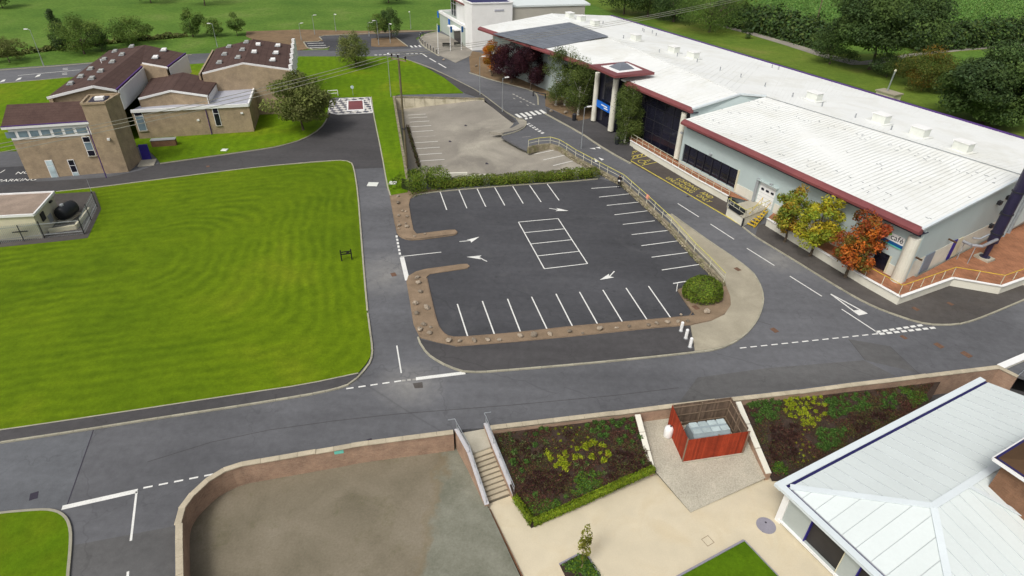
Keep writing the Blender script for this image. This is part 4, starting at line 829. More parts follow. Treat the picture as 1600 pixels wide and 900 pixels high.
# openings in the front wall: glazing band and loading door
g0 = fr(1067, 222)[0]; g1 = fr(1155, 268)[0]; gz0, gz1 = fr(1150, 296)[1], fr(1157, 267)[1]
q0, q1 = fr(1185, 300)[0], fr(1211, 309)[0]; qz1 = fr(1187, 281)[1]
c0_, c1_ = fr(1366, 400)[0], fr(1389, 408)[0]; cz1 = fr(1390, 398)[1]
mb = MB(); ops = [(g0, g1, gz0, gz1), (q0, q1, Z0+.1, qz1), (c0_, c1_, Z0, cz1)]; prev = 0; zt = L_ef.z-.58; wd = .3
for a, b, za, zb in ops:
    mb.wall(P0+dL*prev, P0+dL*(a-.001), 0, zt, wd); mb.wall(P0+dL*a, P0+dL*b, zb, zt, wd-.004)
    if za > .2: mb.wall(P0+dL*a, P0+dL*b, 0, za, wd-.004)
    prev = b+.001
mb.wall(P0+dL*prev, fw_pts[1], 0, zt, wd); mb.build('front_wall', 'cladding', bl)
MB().wall(P0-inL*.2, P0+dL*(LLen-.3)-inL*.2, zt-.62, zt-.02, .09).build('eaves_shade_band', 'shaded_soffit', bl)  # dark strip painting the eaves' shade along the top of the wall
bd = MB()
for a, b in ((g1+.1, q0-.35), (q1+.3, c0_-.2), (c1_+.15, LLen-.6)): bd.wall(P0+dL*a-inL*.17, P0+dL*b-inL*.17, Z0, Z0+1.15, .08)
bd.build('plinth_band', 'white_wall', bl)
gl = MB().wall(P0+dL*g0+inL*.05, P0+dL*g1+inL*.05, gz0, gz1, .05).build('window_band', 'glass_dark', bl)
for i in range(8): s_ = lerp(g0, g1, i/7); MB().box(up(P0+dL*s_, (gz0+gz1)/2)-inL*.06, .07, .1, gz1-gz0, dL, inL).build('mullion', 'dark_metal', gl)
MB().wall(P0+dL*(g1+.03)-inL*.2, P0+dL*(g1+.25)-inL*.2, gz0-.1, gz1+.1, .12).build('window_trim', 'cream_render', gl)
gd_ = MB().wall(P0+dL*q0+inL*.03, P0+dL*q1+inL*.03, Z0+.1, qz1, .06).build('loading_door', 'white_clean', bl)
for i in range(3): s_ = lerp(q0, q1, .2+.3*i); MB().box(up(P0+dL*s_, qz1-.85)-inL*.02, .42, .04, .26, dL, inL).build('door_window', 'glass_dark', gd_)
for i in range(5): z_ = lerp(Z0+.6, qz1-.4, i/4); MB().box(up(P0+dL*(q0+q1)/2, z_)-inL*.005, q1-q0, .015, .02, dL, inL).build('door_seam', 'grey_metal', gd_)
MB().box(up(P0+dL*(q0-.2), (Z0+qz1)/2+.1)-inL*.25, .35, .3, qz1-Z0+.3, dL, inL).build('door_frame', 'grey_metal', gd_)
MB().box(up(P0+dL*(q0+q1)/2, qz1+.15)-inL*.3, q1-q0+.6, .35, .12, dL, inL).build('door_canopy', 'cladding', gd_)
cd = MB().wall(P0+dL*c0_+inL*.03, P0+dL*c1_+inL*.03, Z0, cz1, .06).build('cafe_door', 'glass_dark', bl); MB().box(up(P0+dL*(c1_+.12), (Z0+cz1)/2)-inL*.18, .2, .1, cz1-Z0, dL, inL).build('door_frame', 'cream_render', cd)
s0, sz0 = fr(1376, 371); s1, sz1 = fr(1419, 370); szt = fr(1380, 355)[1]; szb = fr(1407, 387)[1]
sg = MB().wall(P0+dL*s0-inL*.22, P0+dL*s1-inL*.22, szb+.35, szt, .08).build('cafe_sign', 'white_clean', bl); MB().wall(P0+dL*s0-inL*.225, P0+dL*s1-inL*.225, szb+.02, szb+.345, .08).build('blue_strip', 'sign_blue_dark', sg); MB().wall(P0+dL*s0-inL*.225, P0+dL*s1-inL*.225, szb-.1, szb+.015, .08).build('teal_strip', 'sign_teal', sg)
lettering('caf\u00e9', up(P0+dL*lerp(s0, s1, .42), (szb+szt)/2-.05)-inL*.27, dL, Vector((0, 0, 1)), .85, 'dark_metal', sg, 'sign_lettering', .01)
M('leaf_green', (.22, .5, .12), .6); mb = MB(); cc = up(P0+dL*lerp(s0, s1, .27), (szb+szt)/2+.35)-inL*.27; mb.closed = False; mb.poly([Vector((0, 0, 0))]*0+[Vector((math.cos(t), math.sin(t)*.5, 0)) for t in [i*math.pi/6 for i in range(12)]]); mb.v = [cc+dL*v.x*.45+Vector((0, 0, v.y*.45+v.x*.1)) for v in mb.v]; mb.build('sign_leaf', 'leaf_green', sg)
for px, py in ((1113, 241), (1208, 288), (1068, 207), (1380, 388)):
    s_, z_ = fr(px, py); MB().box(up(P0+dL*s_, z_)-inL*.28, .35, .28, .22, dL, inL).build('wall_lamp', 'grey_metal', bl)
# corner columns
def column(px, top, z0, r0=.45, name='column'):
    b = G(*px, z0); h = hgt(px, top, z0); return MB().tube(b, b+DZ*h, r0, r0*.92, 18).build(name, 'white_wall', bl, smooth=False), b, h
column((1057, 247), (1068, 176), Z0, .42); column((1401, 438), (1426, 368), Z0, .6)
# end wall
eD = (L_rn-L_en); eD.z = 0; ELen = eD.length; eD.normalize(); eN = Vector((eD.y, -eD.x, 0)); eN = eN if eN.dot(dL) > 0 else -eN
Q0 = up(L_en, 0)-eN*.35+eD*.9; ELn = ELen+14
def fe(px, py): return ray_wall(px, py, Q0, eD)
mb = MB(); a, b = Q0, Q0+eD*(ELen-.9); n3 = eN*.15
mb.add([up(a, 3.1)+n3, up(b, 3.1)+n3, up(b, L_rn.z-.25)+n3, up(a, L_en.z-.25)+n3, up(a, 3.1)-n3, up(b, 3.1)-n3, up(b, L_rn.z-.25)-n3, up(a, L_en.z-.25)-n3], [(0, 1, 2, 3), (7, 6, 5, 4), (0, 4, 5, 1), (1, 5, 6, 2), (2, 6, 7, 3), (3, 7, 4, 0)])
mb.add([up(b, 0)+n3, up(b+eD*18, 0)+n3, up(B_n2, B_n2.z-.3)+n3, up(b, L_rn.z-.25)+n3], [(0, 1, 2, 3)])
mb.build('end_cladding', 'cladding', bl)
mb = MB(); mb.wall(a, b, 0, 3.1, .36); mb.build('end_base_wall', 'white_wall', bl)
MB().bar(L_en+DZ*.02, L_rn+DZ*.02, .25, .2).build('verge_trim', 'roof_flashing', bl)
def end_item(name, px0, px1, z0, z1, mat, proud=.03, par=bl): s0 = fe(*px0)[0]; s1 = fe(*px1)[0]; return MB().wall(Q0+eD*s0+eN*(.19+proud), Q0+eD*s1+eN*(.19+proud), z0, z1, .08).build(name, mat, par)
ed = end_item('side_door', (1441, 404), (1455, 398), Z0, Z0+2.1, 'grey_door'); e2 = end_item('side_door', (1484, 392), (1494, 386), Z0, Z0+2.2, 'cream_render'); end_item('blue_reveal', (1479, 394), (1484, 391), Z0, Z0+2.3, 'blue_door', .06, e2)
for px, py in ((1425, 399), (1479, 372)):
    s_, z_ = fe(px, py); MB().bar(up(Q0+eD*s_, z_)+eN*.2, up(Q0+eD*(s_+.1), z_-.1)+eN*.95, .14, .14).build('wall_vent', 'brown_sheet', bl)
for px, py in ((1557, 315), (1571, 307), (1562, 330), (1544, 351)):
    s_, z_ = fe(px, py); MB().box(up(Q0+eD*s_, z_)+eN*.3, .5, .4, .4, eD, eN).build('wall_vent', 'dark_metal', bl)
# step between tall and lower roofs
mb = MB(); mb.closed = False; mb.face(T_en-DZ*.2+dL*-.4, T_rn-DZ*.2, L_rf-DZ*.1, up(L_rf, L_rf.z-1.2), up(L_ef, L_ef.z-.2)+inL*.5, up(T_en, L_ef.z-.3)); mb.build('gable_cladding', 'cladding', bl)
MB().bar(T_en, T_rn, .3, .22).bar(T_rn, L_rf+DZ*.1, .3, .22).build('gable_trim', 'roof_flashing', bl)
# tall glazed facade
dT = (T_en-T_em2); dT.z = 0; dT.normalize(); inT = Vector((-dT.y, dT.x, 0)); inT = inT if inT.dot(up(T_en, 0)) > 0 else -inT
A_, B_ = up(T_em2, 0)+inT*1.2-dT*1.5, up(T_en, 0)+inT*1.2-dT*.6
gf = MB().wall(A_, B_, .4, 7.75, .12).build('glazed_facade', 'glass_dark', bl); Lg = (B_-A_).length
for i in range(9): MB().box(up(lerp(A_, B_, i/8), 4.1)-inT*.08, .06, .08, 7.3, dT, inT).build('mullion', 'dark_metal', gf)
for z_ in (2.2, 4.1, 6.0): MB().box(up((A_+B_)/2, z_)-inT*.08, Lg, .07, .06, dT, inT).build('transom', 'dark_metal', gf)
# west wall left of the porch
dW = (T_em-T_ef); dW.z = 0; LW = dW.length; dW.normalize(); inW = Vector((-dW.y, dW.x, 0)); inW = inW if inW.dot(Vector((1, 1, 0))) > 0 else -inW
A2, B2 = up(T_ef, 0)+inW*3.4+dW*.5, up(T_em, 0)+inW*3.4
MB().wall(A2, A2+dW*(LW-9), 0, 7.75, .3).build('west_wall', 'cladding', bl); wf = MB().wall(A2+dW*(LW-8.9), B2+dW*1.0, 0, 7.75, .28).build('west_glazing', 'glass_dark', bl)
s_, z_ = ray_wall(759, 55, A2, dW); MB().box(up(A2+dW*1.6, 6.2)-inW*.2, 2.4, .06, 1.5, dW, inW).build('pale_sign', 'glass_pale', bl)
MB().wall(up(T_ef, 0)+inW*3.3, up(T_ef, 0)+inW*20, 0, 8.0, .3).build('far_end_wall', 'white_wall', bl)
MB().wall(up(B_f, 0), up(B_n2, 0), 0, 7.4, .3).build('rear_wall', 'white_wall', bl)
# entrance porch
PZ = 9.6; pc = PL([(921, 101), (961, 118.5), (1023, 113), (980, 96)], PZ); mb = MB()
po = pc; pi_ = PL([(939, 103.3), (965, 114), (1004, 109.5), (980, 98.2)], PZ-.05)
for i in range(4): j = (i+1) % 4; mb.add([po[i], po[j], pi_[j], pi_[i], po[i]-DZ*.35, po[j]-DZ*.35, pi_[j]-DZ*.35, pi_[i]-DZ*.35], [(0, 1, 2, 3), (0, 4, 5, 1), (2, 6, 7, 3), (7, 6, 5, 4)])
pr_ = mb.build('porch_roof', 'red_fascia', bl); MB().solid([p+DZ*.03 for p in pi_], .3).build('porch_deck', 'white_clean', pr_)
cs = sum(pi_, Vector())/4; sk = [lerp(cs, p, .62) for p in pi_]; mb = MB(); ap = cs+DZ*.65
for i in range(4): mb.face(sk[i]+DZ*.05, sk[(i+1) % 4]+DZ*.05, lerp(sk[(i+1) % 4], ap, .6)+DZ*.3, lerp(sk[i], ap, .6)+DZ*.3)
mb.face(*[lerp(q_, ap, .6)+DZ*.3 for q_ in sk]); mb.build('skylight', 'solar', pr_)
_, cA, hA = column((927, 188), (932, 113), .3, .42); _, cB, hB = column((954, 204), (964, 123), .3, .48)
dP = (cB-cA); dP.z = 0; dP.normalize(); inP = Vector((-dP.y, dP.x, 0)); inP = inP if inP.x > 0 else -inP
MB().wall(cA+inP*.6, cB+inP*.6+dP*.6, 0, PZ-.7, .1).build('porch_glazing', 'glass_dark', bl); MB().wall(cA+inP*.7, cA+inP*5, 0, PZ-.7, .1).build('porch_side', 'glass_dark', bl); MB().wall(cB+inP*.3+dP*.4, cB+inP*5+dP*.4, 0, PZ-.7, .1).build('porch_side', 'glass_dark', bl)
s0, z_t = ray_wall(932, 160, cA+inP*.1, dP); z_t = ray_wall(940, 159, cA+inP*.1, dP)[1]; z_b = ray_wall(945, 173, cA+inP*.1, dP)[1]
bs = MB().wall(cA+inP*.1+dP*.45, cB+inP*.1-dP*.4, z_b, z_t, .12).build('entrance_sign', 'blue_sign', bl); Lb = (cB-cA).length
for k, (u0, u1) in enumerate(((.35, .68), (.5, .72))): MB().wall(cA+inP*.03+dP*Lb*u0, cA+inP*.03+dP*Lb*u1, lerp(z_b, z_t, .55-.3*k), lerp(z_b, z_t, .72-.3*k), .02).build('sign_panel', 'white_clean', bs)
# solar array
S = [(770, 53.5), (890.5, 35.5), (951, 57.5), (849, 77)]
slope = plane_z(T_ef, T_em, T_rm); Sp = [on_plane(x, y, slope) for x, y in S]
nu, nv = 10, 12; 
for i in range(nv):
    for j in range(nu):
        f = lambda u, v: lerp(lerp(Sp[0], Sp[1], u), lerp(Sp[3], Sp[2], u), v)+DZ*.12
        e = .02; MB().solid([f((j+e)/nu, (i+e)/nv), f((j+1-e)/nu, (i+e)/nv), f((j+1-e)/nu, (i+1-e)/nv), f((j+e)/nu, (i+1-e)/nv)], .05).build('solar_module', 'solar', bl)
# roof vents
back = plane_z(T_rf, T_rn, B_m); back2 = plane_z(L_rf, L_rn, B_n2)
for x, y, w_, far in ((890, 28, 1.9, 1), (908, 33, 1.9, 1), (929, 40, 2.1, 1), (993, 63, 2.0, 1), (1052, 82, 2.0, 1), (1082, 91, 2.1, 1), (1271, 156, 2.1, 0), (1375, 191, 2.1, 0), (1435, 212, 2.1, 0), (1502, 235, 2.1, 0)):
    zf = back if far else back2; p = on_plane(x, y, zf); mb = MB(); w_ *= .84; mb.box(p+DZ*.5, w_, 1.3, 1.05, dL, inL); v = mb.build('roof_vent', 'vent_white', bl, bevel=.06); MB().box(p+DZ*1.06, w_+.16, 1.44, .09, dL, inL).build('vent_cap', 'white_clean', v)
    MB().box(p+DZ*.05+dL*-.2, w_+1.2, 2.0, .06, dL, inL).build('vent_flashing', 'roof_rib', v)
for x, y, far in ((1004, 48, 1), (1006, 50, 1), (1019, 52, 1), (1025, 56, 1), (942, 37, 1), (974, 60, 1), (1030, 82, 1), (1125, 110, 1), (1157, 121, 1), (1195, 135, 1), (1206, 106, 1), (1216, 109, 1), (1238, 151, 0), (1284, 166, 0), (1336, 184, 0), (1392, 203, 0), (1089, 97, 1), (1058, 88, 1)):
    zf = back if far else back2; p = on_plane(x, y, zf); MB().tube(p, p+DZ*.55, .09, n=8).build('vent_pipe', 'grey_metal', bl)

# ------------------------------------------------------------------ terrace, ramp, dock, railings
tz = Z0
tp = PL([(1199, 341), (1352, 433), (1407, 463.5), (1490, 434), (1566, 447), (1605, 433), (1680, 440)], tz)+[Vector((68, 52, tz)), Vector((64, 70, tz)), up(L_rn, tz), up(P0+dL*(LLen-.2)+inL*2, tz), up(P0+dL*q1+inL*1, tz)]
te = struct('terrace', MB().poly(tp), 'terracotta'); mb = MB(); mb.closed = False
for a, b in zip(tp[:7], tp[1:8]): d = (b-a).normalized(); n_ = Vector((d.y, -d.x, 0)); mb.add([a-n_*.0-DZ*.005, b-DZ*.005, up(b, -.1), up(a, -.1)], [(0, 1, 2, 3)])
mb.build('terrace_wall', 'white_wall', te)
cp = MB()
for a, b in zip(tp[:7], tp[1:8]): cp.bar(a, b, .28, .07)
cp.build('terrace_edge', 'white_clean', te)
rpx = PL([(985, 219), (1040, 251), (1090, 280), (1138, 306)], .9); ra = rpx+[up(P0+dL*(q0-.4)+inL*.0, .9), up(P0+dL*.2, .9), up(T_em2, .9)+inT*1.0]
ramp = struct('entrance_ramp', MB().poly(ra), 'terracotta'); mb = MB(); mb.closed = False
for a, b in zip(rpx, rpx[1:]): mb.face(a, b, up(b, -.05), up(a, -.05))
mb.build('ramp_wall', 'white_wall', ramp); cp = MB()
for a, b in zip(rpx, rpx[1:]): cp.bar(a, b, .24, .06)
cp.build('ramp_edge', 'white_clean', ramp)
dk = PL([(1136, 322.5), (1162.5, 340.5), (1205, 323), (1179, 311)], 1.15)
dock = thing('loading_dock', 'raised white loading dock platform in front of the white loading door', 'dock', up(dk[1], 0))
mb = MB(); mb.solid(dk, .12); mb.build('deck', 'concrete', dock); mb = MB(); inset = [lerp(p, sum(dk, Vector())/4, .03)-DZ*.12 for p in dk]; mb.solid(inset, 1.05); mb.build('base', 'white_wall', dock)
MB().box(up(dk[1], .55), .16, .16, 1.05).build('corner_guard', 'dark_metal', dock); e = dk[0]*.7+dk[1]*.3; MB().bar(lerp(dk[0], dk[1], .15)+DZ*.25+(dk[2]-dk[1]).normalized()*.4, lerp(dk[0], dk[1], .8)+DZ*.25+(dk[2]-dk[1]).normalized()*.4, .9, .5).build('folded_tarpaulin', 'plastic_black', dock)
def railing(name, label, pts, h, top_mat, post_mat, spacing=1.6, parent=None, mids=(.5,), r=.035, closed=False, end_posts=True):
    t = thing(name, label, 'railing', pts[0]) if parent is None else parent; off = wl(t); tops = [p+DZ*h for p in pts]
    MB().path(tops, r, 6).build('top_rail', top_mat, t)
    for m_ in mids: MB().path([p+DZ*h*m_ for p in pts], r*.7, 5).build('mid_rail', post_mat, t)
    src = None
    for a, b in zip(pts, pts[1:]):
        n = max(1, round((b-a).length/spacing))
        for i in range(n+(1 if b is pts[-1] else 0)):
            p = lerp(a, b, i/n)
            if src is None: src = MB().tube(off+Vector((0, 0, 0)), off+DZ*h, r*.9, n=6).build('post', post_mat, t); o = src
            else: o = inst(src, 'post', t)
            o.location = p-off
    return t
railing('dock_railing', 'yellow railing round the loading dock platform', [lerp(dk[0], dk[3], .1), dk[0], dk[1], lerp(dk[1], dk[2], .95)], 1.0, 'yellow_rail', 'white_post', 1.2)
railing('ramp_railing', 'pale railing along the entrance ramp beside the loading bay', [p+inL*.1 for p in rpx], 1.0, 'white_post', 'white_post', 1.5)
ti = [tp[1]+Vector((.1, .3, 0)), tp[2]+Vector((.0, .35, 0)), tp[3]+Vector((0, .3, 0)), tp[4]+Vector((0, .3, 0)), tp[5]+Vector((0, .3, 0)), tp[6]]
railing('terrace_railing', 'bright yellow railing round the orange tiled terrace', ti, 1.05, 'yellow_bright', 'white_post', 1.7, mids=())
# yellow dock steps
sT0, sT1 = G(1203, 325.5, 1.1), G(1192, 333, 1.1); sB0, sB1 = G(1178, 356, .05), G(1164, 350, .05)
ds = thing('dock_steps', 'yellow metal steps leading down from the loading dock', 'steps', up(sB0, 0)); sT1 = sT0+(sB1-sB0)
for i in range(7): t_ = (i+.5)/7; MB().bar(lerp(sT0, sB0, t_), lerp(sT1, sB1, t_), .26, .05).build('tread', 'yellow_bright', ds)
for a, b in ((sT0, sB0), (sT1, sB1)): MB().bar(a-DZ*.1, b-DZ*.1, .06, .2).build('stringer', 'yellow_bright', ds); MB().path([a, a+DZ*.95, b+DZ*.95, b], .035).build('handrail', 'yellow_bright', ds)
# pale yellow railing on the stone wall above the car park
rw_top = PL([(826, 219), (842, 215.5), (860, 214), (874, 218), (886, 225), (900, 234), (925, 247), (950, 260), (975, 273), (1012, 305), (1050, 340), (1087, 380), (1112, 404), (1134, 427)], 1.6)
wall_pts = [up(p, 0) for p in rw_top]
sw = thing('stone_wall', 'low mossy stone wall along the east edge of the car park', 'wall', wall_pts[0]); WT = .55
mb = MB()
for i, (a, b) in enumerate(zip(wall_pts, wall_pts[1:])): d = (b-a).normalized(); mb.wall(a-d*.05, b+d*.05, -.4, WT-.06, .42)
mb.build('wall_core', 'stone_wall', sw)
M('stone_piece', (.27, .235, .165), .95, .3, 2.2, .25, 7, .4, .03, rand=.45, stain=(.13, .15, .03), stain_amt=.7, sscale=.6)
def rock_mesh(seed, flat_=.6, sub=1):
    r_ = random.Random(seed); bm = bmesh.new(); bmesh.ops.create_icosphere(bm, subdivisions=sub, radius=.5)
    for v in bm.verts: v.co *= r_.uniform(.75, 1.15); v.co.z *= flat_
    me = bpy.data.meshes.new('rock'); bm.to_mesh(me); bm.free(); return me
stones = [rock_mesh(60+i, .7) for i in range(6)]
for m_ in stones: m_.materials.append(MATS['stone_piece'])
k = 0
for p, d in resample(wall_pts, .34):
    if p.y < 86:
        for row in (0, 1):
            n_ = Vector((d.y, -d.x, 0)); n_ = n_ if n_.x < 0 else -n_
            o = bpy.data.objects.new('stone', stones[k % 6]); COL.objects.link(o); o.parent = sw; o.location = p+n_*rnd.uniform(.16, .24)+Vector((0, 0, .12+.26*row+rnd.uniform(-.04, .04)))+d*(.17*row)-wl(sw); o.scale = (.42, .3, .36); o.rotation_euler = (rnd.uniform(-.3, .3), 0, math.atan2(d.y, d.x)+rnd.uniform(-.3, .3)); k += 1
MB_ = MB()
for a, b in zip(wall_pts, wall_pts[1:]): MB_.bar(up(a, WT), up(b, WT), .34, .1)
MB_.build('wall_coping', 'stone_wall', sw)
rail = [up(p, WT) for p in wall_pts]
railing('wall_railing', 'long pale yellow railing on the stone wall above the car park', rail, 1.05, 'yellow_rail', 'white_post', 2.2, mids=(.55,), r=.04)
a, b = G(1052, 443, .95), G(1088, 437, .95)
gr = thing('white_barrier', 'white tubular barrier rail beside the round green bush', 'railing', up(a, 0)); MB().path([a, b], .05).path([G(1059, 442, .95), G(1057, 455, .02)], .045).path([b, up(b, 0)], .045).build('rail', 'white_clean', gr)
# flue stack
p = G(1537, 404, Z0); fs = thing('flue_stack', 'tall dark purple flue stack on the orange tiled terrace', 'chimney', p)
M('flue', (.02, .016, .045), .4, .15, 1, .1, 8, spec=.5); M('flue_yellow', (.30, .29, .16), .5, .1, 1)
MB().box(p+DZ*.12, 1.5, 1.2, .25, dL, inL).build('plinth', 'concrete', fs); MB().tube(p+DZ*.2, p+DZ*2.0, .22, .3, 14).tube(p+DZ*2.0, p+DZ*15, .5, .5, 18).tube(p+DZ*.22, p+DZ*.3, .5, .5, 14).build('stack', 'flue', fs)
for k, (dx, dy, r_, z0_) in enumerate(((.62, .1, .09, 2.2), (.88, .15, .14, 2.6), (1.25, .2, .2, 3.0))): q = p+Vector((dx, dy, 0)); MB().tube(q+DZ*z0_, q+DZ*14.5, r_, r_, 10).build('side_pipe', ('flue_yellow', 'grey_metal', 'galv')[k], fs)
for z_ in (3.0, 5.2, 7.6): MB().tube(p+DZ*z_, p+DZ*(z_+.1), .58, .58, 16).build('bracket_ring', 'dark_metal', fs)
pp = [G(1505, 377, 3.2), G(1518, 383, 3.2), G(1535, 385, 3.2), G(1558, 374, 3.6)]; MB().path(pp, .16, 10).build('elbow_pipe', 'steel', fs)
pp = [G(1520, 372, 3.4), G(1532, 373, 3.4), G(1546, 366, 3.8)]; MB().path(pp, .1, 8).build('elbow_pipe', 'galv', fs)
for x, y in ((1508, 378), (1525, 385)): q = G(x, y, 3.1); MB().tube(up(q, Z0), q, .04).build('pipe_leg', 'grey_metal', fs)

# small plant kiosk with a flue behind the roof
p = G(1384, 160); kk = thing('plant_kiosk', 'small pale roofed plant kiosk with a slanting flue behind the long roof', 'kiosk', p); MB().box(p+DZ*.9, 3.6, 2.2, 1.8, dL, inL).build('wall', 'cream_render', kk); MB().box(p+DZ*1.9, 4.0, 2.6, .2, dL, inL).build('roof', 'concrete_pave', kk); MB().tube(p+DZ*1.9+dL*-.5, p+DZ*5.6+dL*-.3, .14, .14, 10).build('flue', 'galv', kk); MB().tube(p+DZ*5.6+dL*-.3, p+DZ*5.9+dL*-.3, .22, .1, 10).build('cowl', 'white_post', kk)

# ------------------------------------------------------------------ brown roofed house on the left
hb = thing('brick_house', 'buff brick building group with brown tiled roofs and white clerestory windows', 'building', G(169, 276))
def hroof(pts, th=.22, name='roof'): return MB().solid(PL(pts), th).build(name, 'roof_tile', hb)
def trim(parent, a, b, h=.3, w_=.14, mat='upvc', dz=-.12, name='bargeboard'):
    a, b = G(*a), G(*b); return MB().bar(a+DZ*dz, b+DZ*dz, w_, h).build(name, mat, parent)
# front wing
zE = 6.9; f0, f1 = G(1, 199, zE), G(138, 190, zE); r0_, r1_ = G(10.5, 163.5, 8.5), G(141, 157, 8.5)
bk0, bk1 = up(r0_*2-f0, zE), up(r1_*2-f1, zE)
R1 = MB().solid([f0, f1, r1_, r0_], .2).solid([r0_, r1_, bk1, bk0], .2).build('roof', 'roof_tile', hb)
MB().bar(f0-DZ*.12, f1-DZ*.12, .16, .34).build('fascia', 'upvc', R1); MB().bar(f0+DZ*.06, f1+DZ*.06, .2, .08).build('gutter', 'purple_trim', R1)
hd = (f1-f0); hd.z = 0; hL = hd.length; hd.normalize(); hn = Vector((-hd.y, hd.x, 0))
w0 = up(f0, 0)+hd*.45+hn*.45; w1 = up(f1, 0)+hn*.45
def fh(px, py): return ray_wall(px, py, w0, hd)
zc0, zc1 = fh(70, 211)[1], fh(70, 200.5)[1]
mb = MB(); mb.wall(w0, w1, 0, zE-.3, .3); mb.wall(w0+hn*.3, up(bk0, 0)+hd*.45-hn*.45, 0, zE, .3); mb.wall(up(bk0, 0)+hd*.4, up(bk1, 0), 0, zE, .3); mb.closed = True
g0 = [w0+DZ*(zE-.3), up(r0_, 8.3)+hd*.45, up(bk0, zE-.3)+hd*.45]; mb.add([p-hd*.15 for p in g0]+[p+hd*.15 for p in g0], [(0, 1, 2), (5, 4, 3), (0, 3, 4, 1), (1, 4, 5, 2), (2, 5, 3, 0)])
mb.build('wall', 'brick_buff', hb)
cs_ = [5.5, 26, 45, 63, 82, 100.5, 119]; ce_ = [24, 44, 61.5, 80, 98.5, 117, 138]
band = MB().wall(w0-hn*.17+hd*.02, w1-hn*.17, zE-1.75, zE-.32, .1).build('clerestory', 'upvc', hb)
for a, b in zip(cs_, ce_):
    s0 = fh(a+2.5, 206)[0]; s1 = fh(b-1, 205)[0]
    if s1 < hL-.3 or True:
        s1 = min(s1, hL-.75); wn = MB().wall(w0-hn*.235+hd*s0, w0-hn*.235+hd*s1, zE-1.45, zE-.72, .04).build('pane', 'glass_blue', band)
def win(px0, px1, rows, mats, wall0=w0, wd=hd, nrm=None, par=hb):
    """window given by its top-left and bottom-right sight points"""
    nrm = nrm or Vector((wd.y, -wd.x, 0)); s0, zt = ray_wall(*px0, wall0, wd); s1, zb = ray_wall(*px1, wall0, wd)
    fr_ = MB().wall(wall0+wd*s0+nrm*.16, wall0+wd*s1+nrm*.16, zb, zt, .1).build('window', 'upvc', par); hgt_ = (zt-zb)
    acc = zt
    for k, (h, m_) in enumerate(zip(rows, mats)): z1 = acc-.07; z0 = acc-h*hgt_+.03; acc -= h*hgt_; MB().wall(wall0+wd*(s0+.08)+nrm*.22, wall0+wd*(s1-.08)+nrm*.22, z0, z1, .03).build('pane', m_, fr_)
    MB().wall(wall0+wd*(s0-.05)+nrm*.22, wall0+wd*(s1+.05)+nrm*.22, zb-.1, zb-.01, .2).build('sill', 'concrete', fr_); return fr_
win((127.5, 213), (151, 242), (.28, .42, .3), ('glass_dark', 'glass_blue', 'glass_dark')); win((70, 250), (93.5, 277.5), (.3, .7), ('glass_pale', 'glass_pale')); win((105, 249), (126, 275.5), (.32, .38, .3), ('glass_dark', 'glass_dark', 'glass_pale'))
# downpipe, chimney-like stair tower
tA, tB, tC = G(170, 277), G(208, 270), G(220, 259); tD = tA+tC-tB; TH = 9.0
dpp = tA-hd*.25-hn*.08; MB().tube(up(dpp, 0), up(dpp, 6.8), .06).build('downpipe', 'purple_trim', hb)
tA2 = w1-hn*.5-hd*.1; t_h = hd; tw_, td_ = 2.6, 3.6
tq = [tA2, tA2+hd*tw_, tA2+hd*(tw_+.9)+hn*td_, tA2+hn*(td_)]
tw = MB().solid([up(p, TH) for p in tq], TH+.2).build('stair_tower', 'brick_buff', hb)
pb = MB()
for i in range(4): a, b = up(tq[i], TH+.1), up(tq[(i+1) % 4], TH+.1); pb.bar(a, b, .22, .25)
pb.build('tower_parapet', 'brick_buff', tw); cc = sum(tq, Vector())/4; MB().box(up(cc, TH+.04), 1.9, 2.6, .12, hd, hn).build('tower_deck', 'drain', tw); MB().box(up(cc, TH+.25)-hn*.2+hd*.2, 1.0, .8, .35, hd, hn).build('rooflight', 'white_clean', tw)
p_ = ray_wall(170, 217, tA2, hd); MB().box(up(tA2+hd*p_[0], p_[1])-hn*.15, .3, .25, .25, hd, hn).build('wall_lamp', 'upvc', tw)
ent = G(232, 246); MB().box(up(tq[2]+hd*.7+hn*.2, 1.1), 1.1, .2, 2.2, hd, hn).build('entrance_door', 'blue_door', hb); MB().box(up(tq[2]+hd*.9-hn*1.0, .06), 2.0, 2.2, .12, hd, hn).build('entrance_step', 'concrete', hb)
